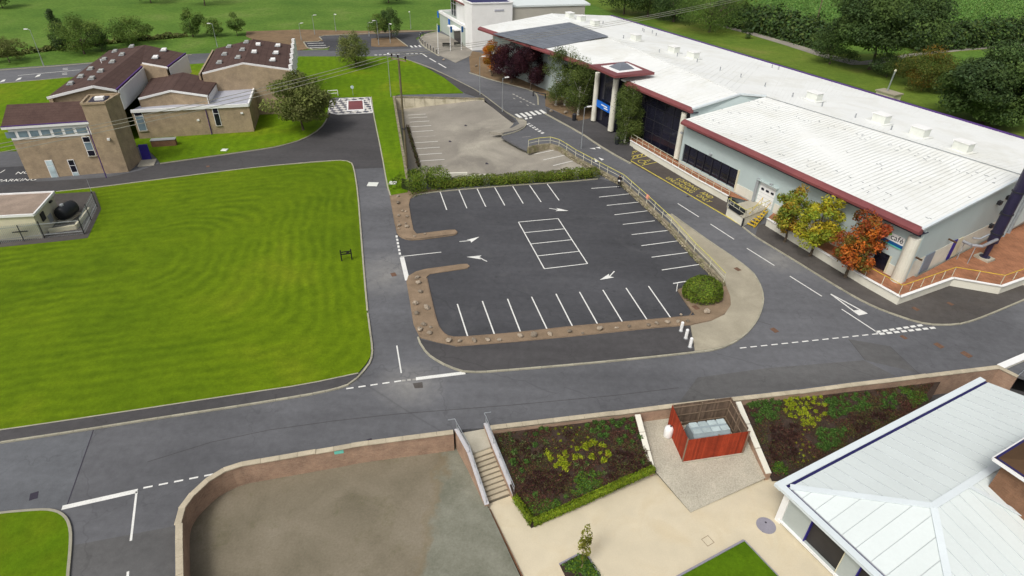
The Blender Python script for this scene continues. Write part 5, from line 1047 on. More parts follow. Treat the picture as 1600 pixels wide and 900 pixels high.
# west hall behind
H1 = hroof([(73, 152, 7.0), (145, 134, 8.2), (227, 70, 8.2), (170, 79, 7.0)]); H2 = hroof([(145, 134, 8.2), (182, 140.5, 7.4), (222, 104, 7.4), (227, 70, 8.2)]); H3 = hroof([(227, 70, 8.2), (222, 97.5, 7.9), (262, 104.5, 7.3), (290, 83.5, 7.3)])
trim(H1, (73, 152, 7.0), (145, 134, 8.2), .32); trim(H2, (145, 134, 8.2), (182, 140.5, 7.4), .32); trim(H3, (222, 98, 7.9), (262, 105, 7.3), .3); trim(H2, (182, 140.5, 7.5), (222, 104, 7.5), .14, .2, 'purple_trim', .05, 'gutter'); trim(H3, (262, 104.5, 7.4), (290, 83.5, 7.4), .14, .2, 'purple_trim', .05, 'gutter')
def curtain(name, top, z0, mat, parent=hb, inset=.35, th=.25):
    """wall hung under a list of roof points down to z0"""
    pts = PL(top); mb = MB(); cen = Vector((-52, 92, 0))
    for a, b in zip(pts, pts[1:]):
        d = (b-a); d.z = 0; d.normalize(); n = Vector((-d.y, d.x, 0)); n = n if n.dot(cen-up((a+b)/2, 0)) > 0 else -n
        q = [a+n*inset, b+n*inset]; q2 = [p+n*th for p in q]
        mb.add([q[0]-DZ*.15, q[1]-DZ*.15, up(q[1], z0), up(q[0], z0), q2[0]-DZ*.15, q2[1]-DZ*.15, up(q2[1], z0), up(q2[0], z0)], [(0, 1, 2, 3), (7, 6, 5, 4), (0, 4, 5, 1), (2, 6, 7, 3), (0, 3, 7, 4), (1, 2, 6, 5)])
    return mb.build(name, mat, parent)
curtain('gable_wall', [(73, 152, 7.0), (145, 134, 8.2), (182, 140.5, 7.4)], 0, 'brick_buff'); cw = curtain('clerestory', [(182, 140.5, 7.4), (222, 104, 7.4)], 4.6, 'upvc', hb, .1, .12)
curtain('side_wall', [(73, 152, 7.0), (170, 79, 7.0), (227, 70, 8.2), (290, 83.5, 7.3)], 0, 'brick_buff'); curtain('gable_wall', [(222, 97.5, 7.9), (262, 104.5, 7.3)], 3.5, 'brick_buff'); curtain('clerestory', [(262, 104.5, 7.3), (290, 83.5, 7.3)], 4.2, 'upvc', hb, .1, .12)
MB().wall(up(G(289, 84, 7.2), 0)+Vector((.6, 0, 0)), up(G(289, 84, 7.2), 0)+Vector((3.5, 1, 0)), 0, 3.2, .3).build('porch_wall', 'white_wall', hb)
a, b = G(184, 141, 7.4), G(221, 105, 7.4); dd = (b-a); dd.z = 0; dd.normalize(); nn = Vector((dd.y, -dd.x, 0))
for k in range(8): p = lerp(a, b, .25+k*.09); MB().box(up(p, 5.35)+nn*-.02, .32, .1, .3, dd, nn).build('clerestory_vent', 'dark_metal', cw)
# east hall
E1_ = hroof([(316, 114, 7.0), (380, 98, 8.2), (396, 61, 8.2), (337, 76, 7.0)]); E2_ = hroof([(380, 98, 8.2), (453, 108, 7.0), (455, 70, 7.0), (396, 61, 8.2)])
trim(E1_, (316, 114, 7.0), (380, 98, 8.2), .32); trim(E2_, (380, 98, 8.2), (453, 108, 7.0), .32); curtain('gable_wall', [(316, 114, 7.0), (380, 98, 8.2), (453, 108, 7.0)], 0, 'brick_buff'); curtain('side_wall', [(453, 108, 7.0), (455, 70, 7.0), (396, 61, 8.2), (337, 76, 7.0), (316, 114, 7.0)], 0, 'brick_buff')
for k in range(6): p = lerp(G(455, 107, 7), G(459, 66, 7), k/5); MB().box(up(p, 5.9), .5, .7, 3.4).build('white_pier', 'upvc', hb)
# middle block with its own gable and low front wall
m0, m1 = G(204, 173, 4.3), G(388, 163, 4.3); md = (m1-m0); md.z = 0; md.normalize(); mn = Vector((-md.y, md.x, 0))
C1_ = hroof([(216, 153.5, 5.6), (266, 141, 6.4), (286, 113, 6.4), (236, 122, 5.6)]); C2_ = hroof([(266, 141, 6.4), (324, 149, 5.6), (341, 124, 5.6), (286, 113, 6.4)])
trim(C1_, (216, 153.5, 5.6), (266, 141, 6.4), .28); trim(C2_, (266, 141, 6.4), (324, 149, 5.6), .28); curtain('gable_wall', [(216, 153.5, 5.6), (266, 141, 6.4), (324, 149, 5.6)], 0, 'brick_buff', hb, .05)
curtain('clerestory', [(324, 149, 5.6), (341, 124, 5.6)], 4.2, 'upvc', hb, .05, .1)
fw0 = m0+Vector((0, 0, -4.3)); mbw = MB(); mbw.wall(fw0+mn*.25, up(m1, 0)+mn*.25, 0, 4.1, .3); sidee = G(400, 128, 4.3); mbw.wall(up(m1, 0)-md*.15+mn*.3, up(sidee, 0), 0, 4.1, .3); mbw.build('front_wall', 'brick_buff', hb)
MB().bar(m0-DZ*.1, m1-DZ*.1, .25, .42).build('fascia', 'upvc', hb); MB().bar(m1-DZ*.1, sidee-DZ*.1, .25, .42).build('fascia', 'upvc', hb)
MB().solid([m0+mn*.2-DZ*.02, m1+mn*.2-DZ*.02, up(sidee, 4.25), up(G(345, 132, 4.3), 4.25), G(250, 150, 4.28)], .15).build('flat_roof', 'grey_flat', hb)
win((331, 168.5), (347, 195), (.3, .7), ('glass_dark', 'glass_dark'), up(m0, 0)+mn*.25, md); win((208, 173), (231, 203), (.25, .75), ('glass_dark', 'glass_blue'), up(m0, 0)+mn*.25, md)
for px in ((310, 187), (378, 176)): s_, z_ = ray_wall(*px, up(m0, 0)+mn*.25, md); MB().box(up(m0, z_)+md*s_+mn*.05, .35, .2, .25, md, mn).build('wall_lamp', 'upvc', hb)
for x in (326.5,): s_, z_ = ray_wall(x, 190, up(m0, 0)+mn*.25, md); MB().tube(up(m0, 0)+md*s_+mn*.02, up(m0, 4.2)+md*s_+mn*.02, .06).build('downpipe', 'purple_trim', hb)
# low planter and utility box by the door
bx = G(258, 228); ub_ = thing('brick_planter', 'dark red low planter box against the front wall of the brick house', 'planter', bx); MB().box(bx+DZ*.5, 3.2, .9, 1.0, md, mn).build('box', 'brick_garden', ub_); MB().box(bx+DZ*1.02, 3.3, 1.0, .08, md, mn).build('rim', 'grey_metal', ub_)
# rooflights
def rooflight(px, py, zf, s=.9, mat='dome'):
    s *= .78
    p = on_plane(px, py, zf); o = MB().box(p+DZ*.25, s, s*1.3, .34, hd, hn).build('rooflight', mat, hb, bevel=.06); MB().box(p+DZ*.08-hd*.15, s*1.25, s*1.5, .1, hd, hn).build('rooflight_kerb', 'grey_metal', o)
zf1 = plane_z(G(73, 152, 7.0), G(145, 134, 8.2), G(227, 70, 8.2)); zf3 = plane_z(G(227, 70, 8.2), G(262, 104.5, 7.3), G(290, 83.5, 7.3)); zf4 = plane_z(G(316, 114, 7.0), G(380, 98, 8.2), G(396, 61, 8.2)); zf5 = plane_z(G(380, 98, 8.2), G(453, 108, 7.0), G(455, 70, 7.0))
for x, y in ((112, 132), (145, 124), (128, 121), (159, 112.5), (143, 109), (177, 98), (164, 94), (192, 86.5), (181, 81.5), (207, 74), ): rooflight(x, y, zf1, .85)
for x, y in ((257, 79.5), (244, 91)): rooflight(x, y, zf3, 1.0, 'white_clean')
for x, y in ((344, 99), (352, 86), (359, 74), (373, 91), (380, 79), (386, 67)): rooflight(x, y, zf4, .9)
for x, y in ((398, 82.5), (404, 71), (427, 95), (432, 84), (435, 72.5)): rooflight(x, y, zf5, 1.0, 'white_clean')
for x, y in ((159, 99),): p = on_plane(x, y, zf1); MB().tube(p, p+DZ*.7, .06).build('vent_pipe', 'upvc', hb)
# no-parking pad beside the house
pad = struct('parking_pad', MB().poly(flat(PL([(-80, 300), (-80, 268), (0, 262), (46, 259), (57, 283), (0, 290)]), .012)), 'asphalt_dark')
a, b = G(24, 272.5), G(46, 271); a.z = b.z = .018; fit_line("NO", a, b, 1.2, 'paint_white', pad); a, b = G(-6, 284.5), G(55, 282); a.z = b.z = .018; fit_line("PARKING", a, b, 1.1, 'paint_white', pad)
line(pad, (0, 270.5), (8, 265.5), .12, .02)

# ------------------------------------------------------------------ fenced compound on the lawn
cz = .12
slabp = PL([(-120, 403), (0, 386), (100, 376), (137, 371.5), (158, 326), (148, 299), (84, 303), (-120, 312)], cz)
comp = struct('compound_slab', MB().slab(slabp, .2), 'asphalt_warm')
ph = 2.9; c1 = G(84.5, 300.5, ph); c2 = G(53, 336, ph); c3 = G(-40, 341, ph); c4 = G(-60, 304, ph); c3 = c2+(c3-c2).normalized()*9; c4 = c1+(c3-c2)
sb = thing('substation', 'small cream flat roofed substation inside the fenced compound', 'building', up(c2, 0))
cen = (c1+c2+c3+c4)/4; MB().solid([up(lerp(p, cen, .04), ph-.1) for p in (c2, c1, c4, c3)], ph-.1).build('wall', 'cream_render', sb); MB().solid([c2, c1, c4, c3], .16).build('roof', 'felt', sb)
mb = MB()
for a, b in ((c2, c1), (c1, c4), (c4, c3), (c3, c2)): mb.bar(a+DZ*.02, b+DZ*.02, .16, .26)
mb.build('roof_edge', 'upvc', sb); dS = (c1-c2).normalized(); nS = Vector((dS.y, -dS.x, 0)); wS = lerp(c2, cen, .04); 
MB().box(up(wS+dS*1.6, 1.9)+nS*.08, .8, .1, .9, dS, nS).build('vent_louvre', 'dark_metal', sb); MB().box(up(wS+dS*2.9, 1.0)+nS*.06, .8, .08, .9, dS, nS).build('hatch', 'grey_metal', sb); MB().box(up(wS+dS*4.2, 2.4)+nS*.12, .5, .2, .15, dS, nS).build('bracket', 'dark_metal', sb)
# black tank
p = G(101, 346, cz); bt = thing('black_tank', 'rounded black plastic oil tank inside the compound', 'tank', p); mb = MB(); dd = (G(118, 330)-G(92, 348)); dd.z = 0; dd.normalize(); nn = Vector((-dd.y, dd.x, 0)); n = 20; Lk = 2.4; prof = [(-Lk/2, .55), (-Lk/2+.15, .72), (-.55, .78), (0, .8), (.55, .78), (Lk/2-.15, .72), (Lk/2, .55)]
vs_ = [p+dd*(x+.9)+nn*(r_*math.cos(2*math.pi*k/n))+DZ*(.95+r_*1.05*math.sin(2*math.pi*k/n)) for x, r_ in prof for k in range(n)]
mb.add(vs_, [(i*n+k, i*n+(k+1) % n, (i+1)*n+(k+1) % n, (i+1)*n+k) for i in range(len(prof)-1) for k in range(n)]+[tuple(range(n))[::-1], tuple(range((len(prof)-1)*n, len(prof)*n))]); mb.build('tank_body', 'plastic_black', bt, smooth=True); MB().tube(p+dd*.5+DZ*1.7, p+dd*.5+DZ*1.9, .25, .2, 12).build('lid', 'grey_metal', bt); MB().box(p+dd*.9+DZ*.1, 2.2, 1.2, .2, dd, nn).build('plinth', 'concrete', bt)
bw = PL([(78, 364), (120, 357.5), (141, 330)], cz); bwall = thing('bund_wall', 'low pale block wall around the black tank', 'wall', bw[0]); mb = MB()
for a, b in zip(bw, bw[1:]): mb.wall(up(a, 0), up(b, 0), cz, .62, .22)
mb.build('blockwork', 'cream_render', bwall)
# palisade fence
fp = PL([(-60, 388), (0, 380.5), (70, 372), (132, 366), (152, 324), (144, 302)], cz); fence = thing('palisade_fence', 'grey steel fence around the small compound on the lawn', 'fence', fp[1]); pal = MB(); FHt = 1.9
for a, b in zip(fp[:3], fp[1:3]):
    n = int((b-a).length/.16)
    for i in range(n): q = lerp(a, b, i/n); pal.box(q+DZ*FHt/2, .06, .025, FHt)
tag(pal.build('pales', 'galv', fence), kind='stuff'); msh = MB()
for a, b in zip(fp[2:], fp[3:]):
    n = int((b-a).length/.12)
    for i in range(n): q = lerp(a, b, i/n); msh.tube(q, q+DZ*FHt, .009, n=4, cap=False)
    for z_ in (.1, .5, .9, 1.3, 1.7): msh.bar(a+DZ*z_, b+DZ*z_, .012, .012)
tag(msh.build('mesh_wires', 'grey_metal', fence), kind='stuff')
for a, b in zip(fp, fp[1:]):
    for z_ in (.4, FHt-.25): MB().bar(a+DZ*z_, b+DZ*z_, .04, .05).build('fence_rail', 'grey_metal', fence)
    n = max(1, int((b-a).length/2.6))
    for i in range(n): q = lerp(a, b, i/n); MB().box(q+DZ*(FHt+.1)/2, .08, .08, FHt+.1).build('fence_post', 'dark_metal', fence)
q = G(38, 377, cz); cr_ = thing('warning_post', 'dark post with crossbar in front of the compound fence', 'post', q); MB().tube(q, q+DZ*1.9, .045).build('post', 'dark_metal', cr_); MB().bar(q+DZ*1.1-Vector((.75, .1, 0)), q+DZ*1.1+Vector((.65, .25, 0)), .06, .1).build('crossbar', 'dark_metal', cr_)

# ------------------------------------------------------------------ far white building with glazed entrance
fb = thing('entrance_building', 'white rendered block with glazed wing at the far end of the road', 'building', G(738, 79))
K1 = G(738, 79); Hw = 9.9; K0 = G(727.5, 73); K2 = up(G(801, 4.5, Hw), 0); d2 = (K2-K1).normalized(); n2 = Vector((-d2.y, d2.x, 0)); K3 = K2+n2*12; K4 = K0+n2*10
MB().solid([up(p, Hw) for p in (K0, K1, K2, K3, K4)], Hw+.1).build('white_block', 'white_clean', fb); MB().solid([up(lerp(p, (K1+K3)/2, .06), Hw+.05) for p in (K0, K1, K2, K3, K4)], .06).build('block_roof', 'gutter_dark', fb)
for i in range(5): a, b = [(K0, K1), (K1, K2), (K2, K3), (K3, K4), (K4, K0)][i]; MB().bar(up(a, Hw+.1), up(b, Hw+.1), .35, .25).build('parapet', 'white_clean', fb)
s_, z_ = ray_wall(780, 16, K1, d2); MB().box(up(K1+d2*s_, z_)-n2*.05, 2.2, .1, .35, d2, n2).build('sign_letters', 'grey_flat', fb)
# glazed wing to the west
X0 = G(688, 47); X1 = K0; dX = (X1-X0); dX.z = 0; LX = dX.length; dX.normalize(); nX = Vector((-dX.y, dX.x, 0)); nX = nX if nX.y > 0 else -nX
M('grey_green', (.42, .47, .42), .7, .05, .4)
MB().solid([up(X0, 4.4), up(X1, 4.4), up(X1+nX*14, 4.4), up(X0+nX*14, 4.4)], 4.5).build('lower_block', 'grey_green', fb)
for a, b in ((X0, X1), (X0, X0+nX*14)): MB().bar(up(a, 4.5), up(b, 4.5), .5, .6).build('parapet', 'white_clean', fb)
Y0, Y1 = X0+nX*2.0+dX*4, X1+nX*2.0+dX*1; gz = MB().wall(Y0, Y1, 4.4, 8.8, .2).build('upper_glazing', 'glass_dark', fb); MB().wall(Y0, Y0+nX*11, 4.4, 8.8, .2).build('upper_glazing', 'glass_dark', fb)
for i in range(10): MB().box(up(lerp(Y0, Y1, i/9), 6.6)-nX*.12, .12, .12, 4.4, dX, nX).build('mullion', 'upvc', gz)
MB().bar(up(Y0, 7.2)-nX*.14, up(Y1, 7.2)-nX*.14, .1, .12).build('transom', 'upvc', gz)
yq = [Y0-nX*1.8-dX*1, Y1-nX*1.8, Y1+nX*12, Y0+nX*12-dX*1]; MB().solid([up(p, 9.3) for p in yq], .4).build('upper_roof', 'white_clean', fb); MB().solid([up(lerp(p, sum(yq, Vector())/4, .15), 9.36) for p in yq], .05).build('roof_deck', 'grey_flat', fb); MB().bar(up(yq[0], 8.95)-nX*.05, up(yq[1], 8.95)-nX*.05, .2, .3).build('fascia', 'red_fascia', fb)
for px, py in ((703, 48), (686, 42)):
    s_, z_ = ray_wall(px, py, X0, dX); MB().box(up(X0+dX*s_, 3.6)-nX*.15, .9, .15, 1.5, dX, nX).build('blue_banner', 'blue_sign', fb)
en_ = MB().box(up(lerp(X0, X1, .72), 1.5)-nX*.06, 5, .15, 3.0, dX, nX).build('entrance_glazing', 'glass_dark', fb); MB().box(up(lerp(X0, X1, .72), 3.2)-nX*.8, 6, 1.8, .25, dX, nX).build('entrance_canopy', 'white_clean', en_)
s_, z_ = ray_wall(696, 33, X0, dX); MB().box(up(X0+dX*4, 4.3)-nX*.06, 3, .1, .35, dX, nX).build('sign_letters', 'gutter_dark', fb)
# grey hall behind
h0 = K2+n2*1; h1 = up(G(913, 20, 7.2), 0); dH = (h1-h0).normalized(); nH = Vector((-dH.y, dH.x, 0)); hl = thing('grey_hall', 'pale roofed grey hall behind the far white block', 'building', h0)
M('grey_render', (.45, .43, .37), .85, .06, .3); MB().wall(h0, h1, 0, 9.0, .4).build('front_wall', 'grey_render', hl); MB().wall(h1, h1+nH*25, 0, 7.0, .4).build('end_wall', 'white_clean', hl)
MB().solid([up(h0, 9.2)-nH*.4, up(h1, 9.2)-nH*.4+dH*1.2, up(h1, 10.4)+nH*24+dH*1.2, up(h0, 10.4)+nH*24], .35).build('roof', 'roof_panel', hl)
for i in range(7): p = lerp(h0, h1, .12+.11*i)+nH*9; MB().box(up(p, 9.75), 2.4, 3.5, .1, dH, nH).build('rooflight', 'grey_flat', hl)

# ------------------------------------------------------------------ vegetation
def leaf_mesh(name, pos, nrm, size, col, mat='leaf', parent=None, asp=.6, rs=0):
    """one small four-sided leaf per point"""
    rg = np.random.default_rng(rs); n = len(pos)
    nrm = nrm/np.maximum(1e-6, np.linalg.norm(nrm, axis=1))[:, None]
    a = np.cross(nrm, rg.normal(size=(n, 3))); a /= np.maximum(1e-6, np.linalg.norm(a, axis=1))[:, None]; b = np.cross(nrm, a)
    s = (size*rg.uniform(.45, 1.5, n))[:, None]; a = a*s*.5; b = b*s*.5*asp
    bend = nrm*s*rg.uniform(-.12, .12, n)[:, None]
    v = np.stack([pos-a, pos+b*.9+bend-a*.1, pos+a, pos-b*.9+bend-a*.1], 1).reshape(-1, 3)
    off = wl(parent) if parent is not None else Vector(); v = v-np.array(off)
    me = bpy.data.meshes.new(name); me.vertices.add(4*n); me.vertices.foreach_set('co', v.astype(np.float32).ravel())
    me.loops.add(4*n); me.loops.foreach_set('vertex_index', np.arange(4*n, dtype=np.int32)); me.polygons.add(n); me.polygons.foreach_set('loop_start', np.arange(0, 4*n, 4, dtype=np.int32)); me.polygons.foreach_set('loop_total', np.full(n, 4, dtype=np.int32))
    me.update(calc_edges=True); at = me.color_attributes.new('tint', 'FLOAT_COLOR', 'POINT'); c4 = np.concatenate([np.repeat(col, 4, 0), np.ones((4*n, 1))], 1); at.data.foreach_set('color', c4.astype(np.float32).ravel())
    me.materials.append(MATS[mat]); o = bpy.data.objects.new(name, me); COL.objects.link(o)
    if parent is not None: o.parent = parent
    return o
def tints(rg, n, pal, spread=.18):
    pal = np.array(pal); k = rg.integers(0, len(pal), n); return np.clip(pal[k]*rg.normal(1, spread, (n, 1)), .002, 1)*(1+rg.normal(0, .06, (n, 3)))
def blob_leaves(rg, blobs, per, pal, clump_var=.22, up_bias=.5):
    P, N, C = [], [], []
    for c, r in blobs:
        n = max(8, int(per*rg.uniform(.75, 1.25)))
        d = rg.normal(size=(n, 3)); d /= np.linalg.norm(d, axis=1)[:, None]; rad = .35+.65*np.sqrt(rg.random(n)); lump = 1+.22*np.sin(d[:, 0]*5+c[0])*np.sin(d[:, 1]*6+c[1]*2)*np.cos(d[:, 2]*5)
        P.append(c+d*np.array(r)*(rad*lump)[:, None]); N.append(d*.7+rg.normal(size=(n, 3))*.55+np.array([0, 0, up_bias]))
        base = np.array(pal[rg.integers(0, len(pal))])*rg.normal(1, clump_var); C.append(np.clip(base*rg.normal(1, .16, (n, 1)), .002, 1)*.65+.35*tints(rg, n, pal))
    return np.concatenate(P), np.concatenate(N), np.clip(np.concatenate(C), .002, 1)
def trunk_mb(base, h, r, targets, rg, lean=None):
    mb = MB(); pts = [base]; k = 4
    for i in range(1, k+1): pts.append(base+Vector((rg.normal()*.02*h, rg.normal()*.02*h, h*i/k)))
    for i, (a, b) in enumerate(zip(pts, pts[1:])): mb.tube(a, b, r*(1-.17*i), r*(1-.17*(i+1)), 8)
    mb.tube(base-DZ*.1, base+DZ*.25, r*1.5, r, 8)
    for t in targets:
        t = Vector(t); s = lerp(pts[2], pts[-1], rg.random()); mid = lerp(s, t, .5)+Vector((0, 0, -.05*(t-s).length)); rr = r*.38; mb.tube(s, mid, rr, rr*.6, 6); mb.tube(mid, t, rr*.6, rr*.2, 5)
    return mb
GREEN = [(.045, .075, .014), (.062, .095, .018), (.080, .11, .022), (.05, .085, .02)]; DARK = [(.026, .046, .014), (.036, .060, .016), (.050, .078, .018), (.03, .05, .02)]; OLIVE = [(.085, .10, .025), (.065, .085, .02), (.10, .11, .035), (.06, .07, .02)]
PURPLE = [(.030, .008, .014), (.045, .012, .018), (.02, .008, .014), (.06, .018, .02)]; ORANGE = [(.34, .105, .008), (.42, .16, .01), (.25, .08, .01), (.16, .10, .01)]; BIRCH = [(.075, .105, .022), (.06, .09, .02), (.095, .125, .03)]
AUT1 = [(.11, .145, .018), (.15, .165, .018), (.09, .125, .02), (.26, .14, .014)]; AUT2 = [(.16, .18, .016), (.24, .22, .016), (.11, .16, .018), (.28, .20, .015)]; AUT3 = [(.25, .060, .012), (.33, .092, .012), (.12, .08, .014), (.20, .035, .016), (.10, .085, .016), (.085, .09, .018)]
def bright(pal, k): return [tuple(c*k for c in p) for p in pal]
GREEN, DARK, OLIVE, BIRCH, PURPLE = bright(GREEN, 2.1), bright(DARK, 2.0), bright(OLIVE, 2.1), bright(BIRCH, 1.3), bright(PURPLE, 1.25)
AUT1, AUT2, AUT3, ORANGE = bright(AUT1, 1.8), bright(AUT2, 1.85), bright(AUT3, 1.75), bright(ORANGE, 1.35)
tree_seed = [100]
def tree(name, label, base, top, wpx, pal=GREEN, cb=.25, per=200, nb=26, leaf=None, group=None, bark='bark', shape='round', cat='tree', dpx=1.0, trunk_r=None, z0=0.0, trunks=1, br_k=1.0):
    tree_seed[0] += 1; rg = np.random.default_rng(tree_seed[0]); b = G(*base, z0); h = max(.8, hgt(base, top, z0)*1.04); k = depth(b+DZ*h*.6)/F_PX; R = wpx*k/2*1.12
    t = thing(name, label, cat, b, group); per = int(per*1.5); nb = int(nb*1.2); cz_ = h*(cb+1)/2; rz = h*(1-cb)/2; c = np.array([b.x, b.y, b.z+cz_]); blobs = []
    for i in range(nb):
        d = rg.normal(size=3); d /= np.linalg.norm(d); f = rg.uniform(.5, .9); q = d*f if i else np.array([0, 0, .82])
        if shape == 'cone': zz_ = rg.uniform(-1, .92); q = np.array([math.cos(i*2.4), math.sin(i*2.4), 0])*rg.uniform(.3, .95)*(1-(zz_+1)/2.3); q[2] = zz_
        elif shape == 'birch': zz_ = rg.uniform(-.95, .85); wr = math.sqrt(max(.05, 1-((zz_+.15)/1.1)**2)); a_ = i*2.4; q = np.array([math.cos(a_)*wr*rg.uniform(.2, .7), math.sin(a_)*wr*rg.uniform(.2, .7), zz_])
        elif shape == 'spread' and q[2] < -.3: q[2] *= .6
        br = br_k*rg.uniform(.28, .46)*(1.0 if shape != 'cone' else .75); blobs.append((c+q*np.array([R, R, rz]), np.array([R*br, R*br, max(rz*br*.8, R*br*.6)])))
    P, N, C = blob_leaves(rg, blobs, per, pal); ls = leaf or max(.16, .9*k*2.0)
    tops = P[:, 2] > b.z+.25; P, N, C = P[tops], N[tops], C[tops]
    leaf_mesh('crown', P, N, ls, C, 'leaf', t, .62, tree_seed[0])
    tr = trunk_r or max(.07, h*.022)
    if trunks == 1: trunk_mb(b, h*(cb+.28), tr, [blobs[i][0] for i in range(0, nb, 3)], rg).build('trunk', bark, t, smooth=True)
    else:
        for i in range(trunks): o_ = Vector((rg.uniform(-1, 1)*R*.35, rg.uniform(-1, 1)*R*.35, 0)); trunk_mb(b+o_, h*(cb+.3), tr, [blobs[j][0] for j in range(i, nb, trunks*3)], rg).build('trunk', bark, t, smooth=True)
    return t
# autumn trees in front of the loading side
tree('maple_tree', 'green and amber young maple, nearest the yellow dock steps', (1225, 379), (1247, 295), 56, AUT1, .18, 95, 34, .26, br_k=.72)
tree('maple_tree', 'yellow-green young maple, middle of the three autumn trees', (1265, 401), (1293, 309), 66, AUT2, .17, 105, 36, .26, br_k=.72)
tree('maple_tree', 'orange-red young maple nearest the terrace corner', (1320, 434), (1348, 329), 72, AUT3, .14, 110, 38, .26, br_k=.72)
tree('orange_tree', 'small bright orange tree near the far white block', (769, 120), (769, 66), 38, ORANGE, .28, 220, 22)
tree('plum_tree', 'dark purple leaved tree beside the orange tree', (799, 130), (805, 70), 54, PURPLE, .1, 380, 26); tree('plum_tree', 'dark purple leaved tree nearest the tall birches', (829, 141), (834, 73), 52, PURPLE, .1, 380, 26)
tree('birch_tree', 'tall green birch with white stems, left of the entrance porch', (876, 166), (874, 80), 62, BIRCH, .16, 260, 30, None, None, 'bark_birch', 'birch', trunks=2); tree('birch_tree', 'tall green birch with white stems touching the porch column', (903, 180), (905, 84), 58, BIRCH, .18, 250, 28, None, None, 'bark_birch', 'birch')
tree('birch_tree', 'slender green birch in front of the dark glass facade', (976, 223), (982, 135), 58, BIRCH, .06, 330, 34, None, None, 'bark_birch', 'birch')
# lawn trees
tree('ash_tree', 'leaning green tree on the far lawn behind the power pole', (557, 106), (556, 50), 48, OLIVE, .05, 190, 26); tree('alder_tree', 'spreading olive tree beside the brick house', (474, 204), (462, 116), 100, OLIVE, .08, 170, 44, .36, br_k=.74)
tree('small_tree', 'left small tree on the bark island of the upper car park', (590, 62), (586, 22), 30, GREEN, .15, 110, 15); tree('small_tree', 'right dark tree on the bark island of the upper car park', (612, 60), (613, 14), 32, DARK, .1, 130, 17)
tree('field_tree', 'olive tree at the left edge beside the top road', (15, 97), (14, 56), 50, OLIVE, .1, 170, 20); tree('conifer_tree', 'dark pointed conifer at the field edge, left of the hall roof', (100, 78), (104, 7), 34, DARK, .02, 150, 26, None, None, 'bark', 'cone')
tree('field_tree', 'broad green tree beside the dark conifer', (132, 84), (127, 20), 74, GREEN, .06, 230, 28); tree('field_tree', 'low dark green tree nearest the left hall roof', (160, 80), (157, 42), 40, DARK, .05, 150, 18); tree('field_tree', 'rounded green tree behind the ridge of the west hall', (208, 70), (205, 26), 54, GREEN, .08, 190, 22)
tree('field_tree', 'upright green tree alone at the meadow edge', (302, 57), (298, 13), 36, GREEN, .08, 150, 18); tree('field_tree', 'low green tree left of the lamp post by the east hall', (338, 56), (336, 29), 32, GREEN, .05, 120, 14); tree('field_tree', 'small green tree right of the lamp post by the east hall', (371, 55), (371, 21), 28, GREEN, .12, 120, 14)
for lab, b_, t_, w__ in (('dark tree cut by the top left corner', (4, 12), (6, -28), 40), ('dark tree cut by the top edge above the left hall', (236, 4), (234, -40), 55), ('tree with bare trunk cut by the top edge, left of centre', (320, 8), (320, -45), 60), ('dark tree cut by the top edge behind the upper car park', (607, 4), (606, -35), 50)): tree('meadow_tree', lab, b_, t_, w__, DARK, .12 if 'bare' not in lab else .3, 130, 18)
# trees behind the main building
tree('oak_tree', 'largest dark oak with bare lower trunk behind the main building', (1358, 108), (1395, -16), 150, DARK, .2, 700, 46, .5, None, 'bark', 'spread'); tree('oak_tree', 'dark round tree left of the largest oak', (1296, 100), (1296, 42), 66, DARK, .0, 220, 24); tree('shrub_tree', 'dense dark shrub tree at the foot of the largest oak', (1385, 120), (1388, 82), 50, DARK, .0, 190, 20)
tree('autumn_oak', 'green tree with orange tinged top behind the roof', (1440, 140), (1442, 70), 84, [(.085, .12, .022), (.10, .14, .026), (.12, .13, .026), (.075, .10, .02), (.26, .14, .02)], .0, 420, 34); tree('oak_tree', 'big dark tree at the right edge behind the roof', (1535, 192), (1555, 66), 132, DARK, .05, 700, 46, .42)
tree('field_shrub', 'small lone shrub on the rough grass behind the roof', (1165, 60), (1166, 44), 18, DARK, .0, 60, 8, cat='shrub')
for lab, b_, t_, w__ in (('leftmost dark tree in the group behind the roof', (975, 22), (970, -60), 78), ('second dark tree in the group behind the roof', (1012, 26), (1010, -55), 80), ('third dark tree in the group behind the roof', (1052, 34), (1050, -50), 80), ('broad green tree at the right of the group behind the roof', (1108, 50), (1108, -45), 110)): tree('woodland_tree', lab, b_, t_, w__, DARK if 'broad' not in lab else GREEN, .0, 300, 34)
